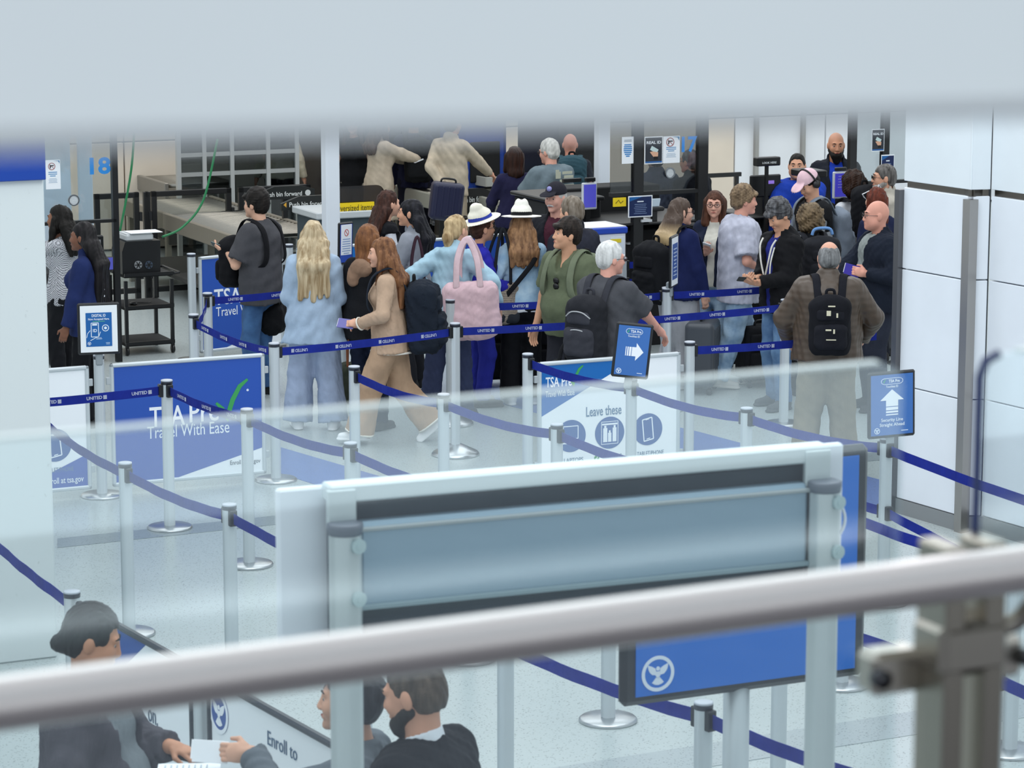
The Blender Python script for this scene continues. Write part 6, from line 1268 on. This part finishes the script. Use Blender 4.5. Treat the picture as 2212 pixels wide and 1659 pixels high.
for sx in (-1, 1): MB().box(P.S(sx * .15, .02, 1.475), (.07, .1, .012), bev=.003).build('shoulder_tab', mat('print', '#12204e'), P.top)
MB().box(P.S(-.09, .19, 1.33), (.06, .012, .09), bev=.003).build('badge_card', mat('print', '#dfe3ea'), P.top)
P = who('beard', 1806, 286, 1.80, 178, 'bald officer with full black beard in dark jacket over a blue shirt', skin='#c98f70', hair=('none', '#1a1412', None), beard=('#17120f', 1.3), top=('jacket', '#20232c', {'open': .06}), inner=('long', '#1f3fae', {}), bottom=('trousers', '#17181c', {}), head=(4, -6), lips='#8a4a42', q=1.1)
P = who('curly', 1752, 446, 1.58, 16, 'person with bushy curly brown hair and dark backpack, between hoodie and puffer men', sex='f', skin='#cf9a7e', face=False, hair=('curly', '#5a4a38', '#8a7558'), top=('jacket', '#1f2126', {}), bottom=('trousers', '#1d1e22', {}))
bk = backpack(P, 'dark charcoal backpack with light blue top handle, carried by the curly-haired person', '#26272c', (.36, .2, .5), 1.2, lift=.05); mb = MB(); mb.tube(bez([(-.09, -.02, .24), (-.06, -.02, .29), (.06, -.02, .29), (.09, -.02, .24)], 5), .013, 8); mb.build('blue_handle', mat('cloth', '#6f9ad0'), bk)
P = who('afro', 1846, 374, 1.62, 22, 'person with long dark curly hair near the violet identity tablet', sex='f', skin='#7d543f', face=False, hair=('curly', '#241610', '#3c2518', {}), top=('long', '#c9ccd2', {}), bottom=('trousers', '#d2cec2', {}))
bk = backpack(P, 'black backpack with white outlined geometric pattern', '#17181c', (.3, .18, .5), 1.34, lift=.06); mb = MB(); rg = random.Random(3)
for i in range(9):
    x, z_ = rg.uniform(-.1, .1), rg.uniform(-.18, .2); stroke(mb, [(x, z_), (x + rg.uniform(.02, .06), z_ + rg.uniform(-.05, .06)), (x + rg.uniform(-.03, .05), z_ + rg.uniform(.04, .08)), (x - .02, z_ + .03), (x, z_)], .005, -.14, -.125)
mb.build('pattern_line', mat('print', '#d5d8dc'), bk)
P = who('redhair', 1897, 408, 1.56, 34, 'person with dark red hair in navy, mostly behind the bald man with glasses', sex='f', skin='#d9a78d', face=False, hair=('bob', '#5a2a1e', '#7c3a28', {'L': .2}), top=('jacket', '#1b2240', {}), bottom=('trousers', '#22252e', {}))
P = who('edge', 1918, 356, 1.72, 92, 'man with sunglasses and grey beard peeking out behind the clad wall', skin='#d6a186', hair=('short', '#3a3634', '#8a8682'), beard=('#a09a94', .8), top=('jacket', '#b4aea2', {}), bottom=('trousers', '#4a4c50', {})); glasses(P, '#141416', True)
P = who('baldglasses', 1902, 434, 1.70, 104, 'bald heavy man with thin glasses in a navy zip jacket, holding a purple passport', skin='#dfa08c', hair=('none', '#a08a7a', None), top=('jacket', '#1d2330', {'open': .07, 'hem': .84}), inner=('tee', '#8f9694', {}), bottom=('trousers', '#2b2f3c', {}), fat=1.3, head=(-6, -2), lh=tgt(1902, 434, 1.7, 104, 1.7, 1872, 592, .22), lgrip=((.2, 1, .3), (.9, 0, -.2), .8), rh=(.1, .4, 1.05), q=1.1); glasses(P, '#4a4442')
flat_item(P, -1, 'passport', 'purple passport held by the bald man with thin glasses', 'passport', .09, .125, .008, '#3a2f9c', '#e4e4e8')
P = who('puffer', 1792, 524, 1.67, -3, 'balding man from behind in a brown quilted puffer jacket and khaki trousers', skin='#dca48c', face=False, hair=('ring', '#5e5f60', '#a2a3a4'), top=('puffer', '#4e4136', {'m': 'puffer', 'hem': .86, 'flare': .03}), bottom=('trousers', '#877f6e', {'t': .02, 'flare': .03}), shoes='#3c3833', fat=1.2, lh=(-.27, .2, .96), rh=(.27, .2, .98), le=(-1, -.4, -.1), re=(1, -.4, -.1), q=1.25, feet=((-.17, 0, .085, 8, 0), (.15, 0, .085, -8, 0)))
bk = backpack(P, 'small black backpack with cream zip pulls on the puffer-jacket man', '#16171d', (.31, .17, .44), 1.17, col2='#1c1d24'); mb = MB()
for x, z_, w_, h_ in ((0, .15, .05, .008), (-.02, .1, .03, .035), (.04, .085, .012, .03), (-.02, -.02, .04, .01), (.02, -.03, .012, .03), (0, -.09, .07, .006)): mb.box((x, -.142, z_), (w_, .01, h_))
mb.build('zip_pull', mat('print', '#d8d2b8'), bk)
P = who('suit17', 1496, 325, 1.66, 48, 'grey-haired man in a dark suit standing behind booth 17', skin='#d6a186', hair=('short', '#5a5a5c', '#8a8a8c'), top=('jacket', '#15181f', {'t': .006}), bottom=('trousers', '#15171c', {}), fat=1.12); glasses(P, '#2a2a2c')
P = who('slate17', 1418, 318, 1.66, 22, 'person in a slate grey suit seen through the glass of booth 17', skin='#a98a7c', face=False, hair=('short', '#3c3c44', None), top=('jacket', '#3f4656', {'t': .006}), bottom=('trousers', '#2c3140', {}))
P = who('darkbob', 1112, 319, 1.6, 14, 'woman with a dark brown bob in a navy cardigan at the divesting tables', sex='f', skin='#c9967c', face=False, hair=('bob', '#22130e', '#3e241a', {'L': .15}), top=('long', '#201f3c', {'hem': .88}), bottom=('trousers', '#101114', {}), rh=(.25, .35, 1.0), lh=(-.2, .3, 1.0), fat=1.1)
P = who('palm', 1190, 304, 1.69, 34, 'white-haired man in slate grey tee with a pale palm print on the back', skin='#dfa590', hair=('short', '#d2d0c8', '#eceae2', {'v': .01, 'nape': -.1}), top=('tee', '#69777e', {'t': .024, 'hem': .8, 'sl': .85}), bottom=('trousers', '#2d3138', {}), fat=1.15, head=(20, -8), lh=(-.25, .36, .95), rh=(.2, .4, 1.0)); glasses(P, '#2a2624')
mb = MB()
for a0, b0, a1, b1 in ((-.1, .04, -.06, .12), (-.06, .04, -.04, .1), (-.02, .08, .1, .1), (0, .04, .11, .06), (-.05, -.0, .1, .02), (-.02, -.04, .12, -.03), (.0, -.08, .1, -.07)): mb.box(((a0 + a1) / 2, 0, (b0 + b1) / 2), (abs(a1 - a0), .004, abs(b1 - b0) + .008))
th_ = Matrix.Translation(P.S(.03, -.195, 1.34)); mb.v = [tuple(th_ @ Vector(v)) for v in mb.v]; mb.build('shirt_print', mat('print', '#b9bba8'), P.top)
P = who('pinkhead', 1232, 290, 1.62, 4, 'traveller with teal backpack beyond the white-haired man in slate grey', skin='#c98a74', face=False, hair=('none', '#c98a74', None), top=('tee', '#2a2d34', {}), bottom=('trousers', '#17181c', {})); backpack(P, 'teal grey backpack of the traveller beyond the white-haired man', '#2f4a54', (.32, .2, .46), 1.3)
P = who('cream', 974, 246, 1.74, -36, 'traveller in a cream jacket lifting a navy carry-on suitcase at the tables', skin='#d39c82', face=False, hair=('short', '#3a2e26', None), top=('jacket', '#b7aa96', {}), bottom=('trousers', '#a99c88', {}), lh=tgt(974, 246, 1.74, -36, 1.74, 956, 398, .15), rh=(.22, .42, 1.08), lgrip=((0, .2, -1), (.8, .2, 0), 1.3))
P = who('navypack', 893, 238, 1.70, 2, 'traveller in navy with a black backpack facing the scanners', skin='#a97c64', face=False, hair=('short', '#17130f', None), top=('long', '#191b33', {}), bottom=('trousers', '#141522', {}))
bk = backpack(P, 'black backpack with white tick mark on the traveller in navy', '#121316', (.32, .2, .5), 1.2, x=.05); mb = MB(); stroke(mb, [(-.06, -.0), (-.04, -.02), (.06, .02)], .014, -.128, -.122); mb.build('tick_mark', mat('print', '#d8dade'), bk)
P = who('coat', 818, 252, 1.66, -58, 'traveller in a long beige coat reaching to the right', sex='f', skin='#d39c82', face=False, hair=('long', '#4a382c', None, {'L': .3}), top=('coat', '#b3a592', {'hem': .55, 'flare': .06}), bottom=('trousers', '#8f8474', {}), rh=(.15, .5, 1.22), lh=(-.1, .48, 1.2))
P = who('blacktee', 764, 246, 1.64, 172, 'traveller in a black tee with bare arms and bracelets by the white column', sex='f', skin='#d59f84', hair=('long', '#3a2a22', None, {'L': .3}), top=('tee', '#121316', {'t': .004, 'sl': .4}), bottom=('trousers', '#8a8378', {}), rh=(.3, .06, .84), lh=(-.3, .06, .84))
mb = MB(); w_ = P.wr[1]; mb.tube([w_ + Vector((.034 * math.cos(a), .034 * math.sin(a), .02)) for a in [i * math.pi / 8 for i in range(17)]], .006, 6); mb.build('bracelet', mat('metal', '#a9a9ac'), P.body)
P = who('creamshirt', 603, 236, 1.64, 4, 'person in a cream shirt and black trousers behind the glazed partition', sex='f', skin='#cf9a80', face=False, hair=('long', '#3a2a22', None, {'L': .25}), top=('shirt', '#c9bfa8', {'hem': .9}), bottom=('trousers', '#121316', {}), lh=(-.3, .08, .86), rh=(.3, .08, .86))
# ---- the three people close to the balustrade
P = who('clerk', 180, 1312, 1.67, -104, 'clerk with slicked back black hair in a charcoal blazer, passing documents across', sex='f', skin='#c08a6c', hair=('tied', '#0f0f11', '#26262a', {'L': .05, 'tz': -.05, 'v': .006, 'fr': .066}), top=('jacket', '#4b4950', {'open': .1, 't': .008}), inner=('long', '#737b80', {}), bottom=('trousers', '#24252a', {}), fat=1.32, head=(20, -18), lh=tgt(182, 1312, 1.67, -104, 1.67, 368, 1612, -.05), lgrip=((.1, 1, -.15), (-.1, -.25, -.95), 1.0), rh=(.25, .2, .95), q=1.7)
c, dv, n, tv = P.hands[-1]; o = empty('pen', P.M @ Matrix.Translation(c + n * .015 - dv * .01) @ Matrix((tv, dv, n)).transposed().to_4x4(), 'thick black stylus gripped by the clerk in the charcoal blazer', 'pen'); mb = MB(); mb.tube([(0, -.07, 0), (0, .05, 0), (0, .075, 0)], [.009, .009, .003], 10); mb.build('barrel', mat('plastic', '#15161a'), o); mb = MB(); mb.tube([(.0, -.07, .0), (0, -.078, 0)], .0065, 10); mb.build('end_cap', mat('metal', '#55585c'), o)
P = who('knit', 776, 1441, 1.64, 82, 'person in a grey knit sweater reaching an arm left to hand over a card', sex='f', skin='#cf9f86', hair=('tied', '#2f3034', '#4a4b50', {'L': .05, 'v': .006}), top=('long', '#5f666d', {'t': .012}), bottom=('trousers', '#2c2e33', {}), lh=tgt(776, 1441, 1.64, 82, 1.64, 545, 1628, .05), rh=tgt(776, 1441, 1.64, 82, 1.64, 600, 1700, -.25), lgrip=((-.1, 1, .05), (.9, 0, -.4), .7), q=1.6)
flat_item(P, -1, 'boarding_card', 'white card passed between the clerk and the grey-sleeved hand', 'card', .075, .12, .003, '#eef0f4', '#f4f5f8', .065)
c, dv, n, tv = P.hands[-1]; o = empty('document', P.M @ Matrix.Translation(c + dv * .14 - Vector((0, 0, .07))) @ rotz(.2), 'white printed form below the handed-over card', 'paper'); MB().box((0, 0, 0), (.15, .21, .002)).build('sheet', mat('print', '#e9edf2'), o); mb = MB(); [mb.box((0, .08 - i * .02, .0015), (.11, .005, .001)) for i in range(8)]; mb.build('small_print', mat('print', '#a3adb8'), o)
P = who('suit', 912, 1424, 1.74, 62, 'bearded man in a black suit with white collar below the handrail, seen from behind', skin='#cf9a80', hair=('short', '#4a4038', '#6a5c50', {'v': -.004, 'nape': -.07}), beard=('#2c2824', .5), fat=1.14, top=('jacket', '#121419', {'t': .004, 'nocollar': 1}), bottom=('trousers', '#15171c', {}), head=(6, -14), q=1.6)
smesh('collar', [RC(P.S(0, -.012, 1.45), P.S(0, .005, 1.515), .073 * P.k, .069 * P.k, k=.01), RC(P.S(0, -.0, 1.44), P.S(0, .02, 1.6), .062 * P.k, .066 * P.k, k=.005, op='s'), CUT(P.S(0, 0, 1.51), (0, .35, 1)), CUT(P.S(0, 0, 1.44), (0, 0, -1))], .006, mat('cloth', '#e4e9ef'), P.body)
# ================================================================ LUGGAGE
def suitcase(p, yaw, label, w_=.4, d=.24, h=.56, col='#16171a', handle=0.0, tilt=None, kind='soft'):
    M = Matrix.Translation(p) @ rotz(yaw) @ (tilt or Matrix.Identity(4)); o = empty('suitcase', M, label, 'suitcase'); z0 = .06 if kind != 'x' else 0
    m = mat('cloth' if kind == 'soft' else 'plastic', col)
    smesh('case_body', [BX((0, 0, z0 + h / 2), (w_ / 2, d / 2, h / 2), .045)], .013, m, o)
    if kind == 'soft': smesh('front_pocket', [BX((0, -d / 2 - .01, z0 + h * .3), (w_ * .42, .03, h * .24), .02)], .011, m, o); smesh('upper_pocket', [BX((0, -d / 2 - .008, z0 + h * .74), (w_ * .42, .024, h * .14), .018)], .011, m, o)
    else:
        mb = MB()
        for i in range(5): mb.box(((i - 2) * w_ * .18, -d / 2 - .001, z0 + h / 2), (.018, .01, h * .8), bev=.004)
        mb.build('shell_rib', m, o)
    mb = MB(); mb.tube(bez([(-.08, 0, z0 + h), (-.06, 0, z0 + h + .035), (.06, 0, z0 + h + .035), (.08, 0, z0 + h)], 4), .011, 8); mb.build('carry_handle', mat('plastic', '#101113'), o)
    for sx in (-1, 1):
        for sy in (-1, 1):
            mb = MB(); x, y = sx * (w_ / 2 - .05), sy * (d / 2 - .04); mb.tube([(x - .012, y, .028), (x + .012, y, .028)], .028, 14); mb.tube([(x, y, .05), (x, y, z0 + .02)], .015, 8); mb.build('wheel', mat('plastic', '#2a2b2e'), o)
    if handle:
        mb = MB()
        for sx in (-1, 1): mb.tube([(sx * .09, d / 2 - .03, z0 + h - .02), (sx * .09, d / 2 - .03, z0 + h + handle)], .008, 8)
        mb.build('telescopic_tube', mat('alu', '#c9cdd0'), o); mb = MB(); mb.tube([(-.1, d / 2 - .03, z0 + h + handle), (.1, d / 2 - .03, z0 + h + handle)], .016, 10); mb.build('grip', mat('plastic', '#17181a'), o)
    return o
suitcase(G(1060, 832), .25, 'black upright suitcase on wheels between the two women in sun hats', .4, .25, .6)
suitcase(G(1155, 846), .1, 'black suitcase right of the denim-jacket woman', .38, .25, .6, '#1a1a1e')
suitcase(G(1646, 832), .35, 'black soft suitcase with two front zips behind the light jeans', .42, .26, .46, '#191a1e', .42)
suitcase(G(1516, 846), 1.35, 'dark grey hard suitcase seen edge-on beside the packing banner', .4, .25, .55, '#4c5158', 0, None, 'hard')
suitcase(G(1560, 800), .5, 'black suitcase behind the jeans of the man in the pale tee', .38, .24, .5, '#141518', .45)
suitcase(WZ(958, 488, FPX / 206), .2, 'navy carry-on lifted by the traveller in the cream jacket', .34, .2, .4, '#181c3c', 0, Matrix.Rotation(.12, 4, 'Y'), 'hard')
suitcase(G(1180, 640, .0), .3, 'black suitcase standing before the black service counter', .5, .3, .62, '#202226')
def tote(M, label, w_, d, h, col, kind='cloth', strapc=None, dr=.28, base=None, name='tote_bag', r=.07, strap_w=.03, open_=True):
    o = empty(name, M, label, 'bag'); m = mat(kind, col)
    smesh('bag_body', [BX((0, 0, h * .48), (w_ / 2, d / 2, h * .5), r, k=.03), EL((0, 0, h * .28), (w_ * .52, d * .55, h * .3), k=.06), CUT((0, 0, h * .96), (0, 0, 1)), NZ(.008, .12)], .0105, m, o)
    if base: smesh('bag_base', [BX((0, 0, h * .14), (w_ / 2 + .012, d / 2 + .012, h * .16), r * .9, k=.02), EL((0, 0, h * .2), (w_ * .53, d * .57, h * .2), k=.03), CUT((0, 0, h * .3), (0, 0, 1))], .0105, mat('cloth', base), o)
    for sy in (-1, 1): strap('strap', bez([(-w_ * .22, sy * d * .42, h * .86), (-w_ * .17, sy * d * .3, h + dr * .55), (0, sy * d * .12, h + dr), (w_ * .17, sy * d * .3, h + dr * .55), (w_ * .22, sy * d * .42, h * .86)], 6), strap_w, .008, mat('cloth', strapc or col), o, (1, 0, 0))
    return o
def at_person(P, x, y, z, yaw=0, roll=0): return P.M @ Matrix.Translation(P.V3(x, y, z)) @ rotz(yaw) @ Matrix.Rotation(roll, 4, 'Y')
tote(at_person(PP['pony'], .27, -.1, .74, .25, -.06), 'large pale pink tote bag on the shoulder of the ponytail woman', .44, .2, .46, '#d5b6bd', strapc='#dcc0c6', dr=.32, r=.09, strap_w=.05)
tote(at_person(PP['pony'], -.28, -.02, .92, .5), 'dark maroon shoulder bag at the left hip of the ponytail woman', .24, .12, .26, '#3a2630', dr=.34, strap_w=.02, name='shoulder_bag')
o = empty('water_bottle', at_person(PP['pony'], -.3, -.14, .98, 0, .6), 'lilac bottle tucked in beside the maroon shoulder bag', 'bottle'); MB().lathe([(.032, 0), (.036, .02), (.036, .15), (.02, .19), (.02, .21)], 16).build('bottle_body', mat('plastic', '#b2a0e6'), o); MB().lathe([(.024, .2), (.024, .235)], 14).build('cap', mat('plastic', '#c6b8ee'), o)
tote(at_person(PP['hat2'], -.27, -.1, .78, .35, .08), 'taupe handbag with zigzag quilting and black base on the denim-jacket woman', .36, .18, .34, '#ab9c8c', 'chevron', '#1d1f24', .42, '#2b2f35', 'handbag', .05)
strap('crossbody_strap', bez([PP['hat2'].S(-.2, -.16, 1.0), PP['hat2'].S(-.08, -.19, 1.15), PP['hat2'].S(.06, -.18, 1.32), PP['hat2'].S(.13, -.1, 1.44)], 5), .04, .01, mat('cloth', '#15161a'), PP['hat2'].top, (.6, 0, -.8))
p = G(752, 868); tote(Matrix.Translation(p) @ rotz(.9), 'dark green tote with brown leather straps standing on the floor behind the stanchion', .34, .16, .34, '#34392f', strapc='#7a4a32', dr=.3)
tote(at_person(PP['charcoal'], .2, .02, .52, .4), 'black duffel bag hanging low beside the man in charcoal tee', .4, .22, .28, '#101114', dr=.18, name='duffel_bag', r=.1)
tote(at_person(PP['white15'], -.24, -.12, .5, .3), 'black sports bag with two white patches beside the white-haired man', .36, .2, .34, '#1b1c1f', dr=.16, name='sports_bag', r=.06)
# cup riding on the suitcase grip next to the pale tee
p = WZ(1617, 551, FPX / 250); o = empty('travel_cup', Matrix.Translation(p), 'turquoise travel cup with dark lid beside the belly of the man in pale tee', 'cup'); MB().lathe([(.036, 0), (.044, .085), (.044, .09)], 18).build('cup_body', mat('plastic', '#2fb0c6'), o); MB().lathe([(.047, .088), (.047, .105), (.03, .115)], 18).build('lid', mat('plastic', '#2a2d31'), o)
p2 = G(1617, 551, 0); pl_ = Vector((p.x, p.y, 0)); o = empty('cup_stand', Matrix.Translation(pl_), 'thin black floor stand under the turquoise travel cup', 'stand'); mb = MB(); mb.tube([(0, 0, .01), (0, 0, p.z - .01)], .012, 8); mb.build('pole', BLK, o); MB().lathe([(.05, p.z - .012), (.05, p.z)], 16).build('cup_rest', BLK, o); MB().lathe([(.14, 0), (.14, .012), (.02, .02)], 20).build('base_plate', BLK, o)
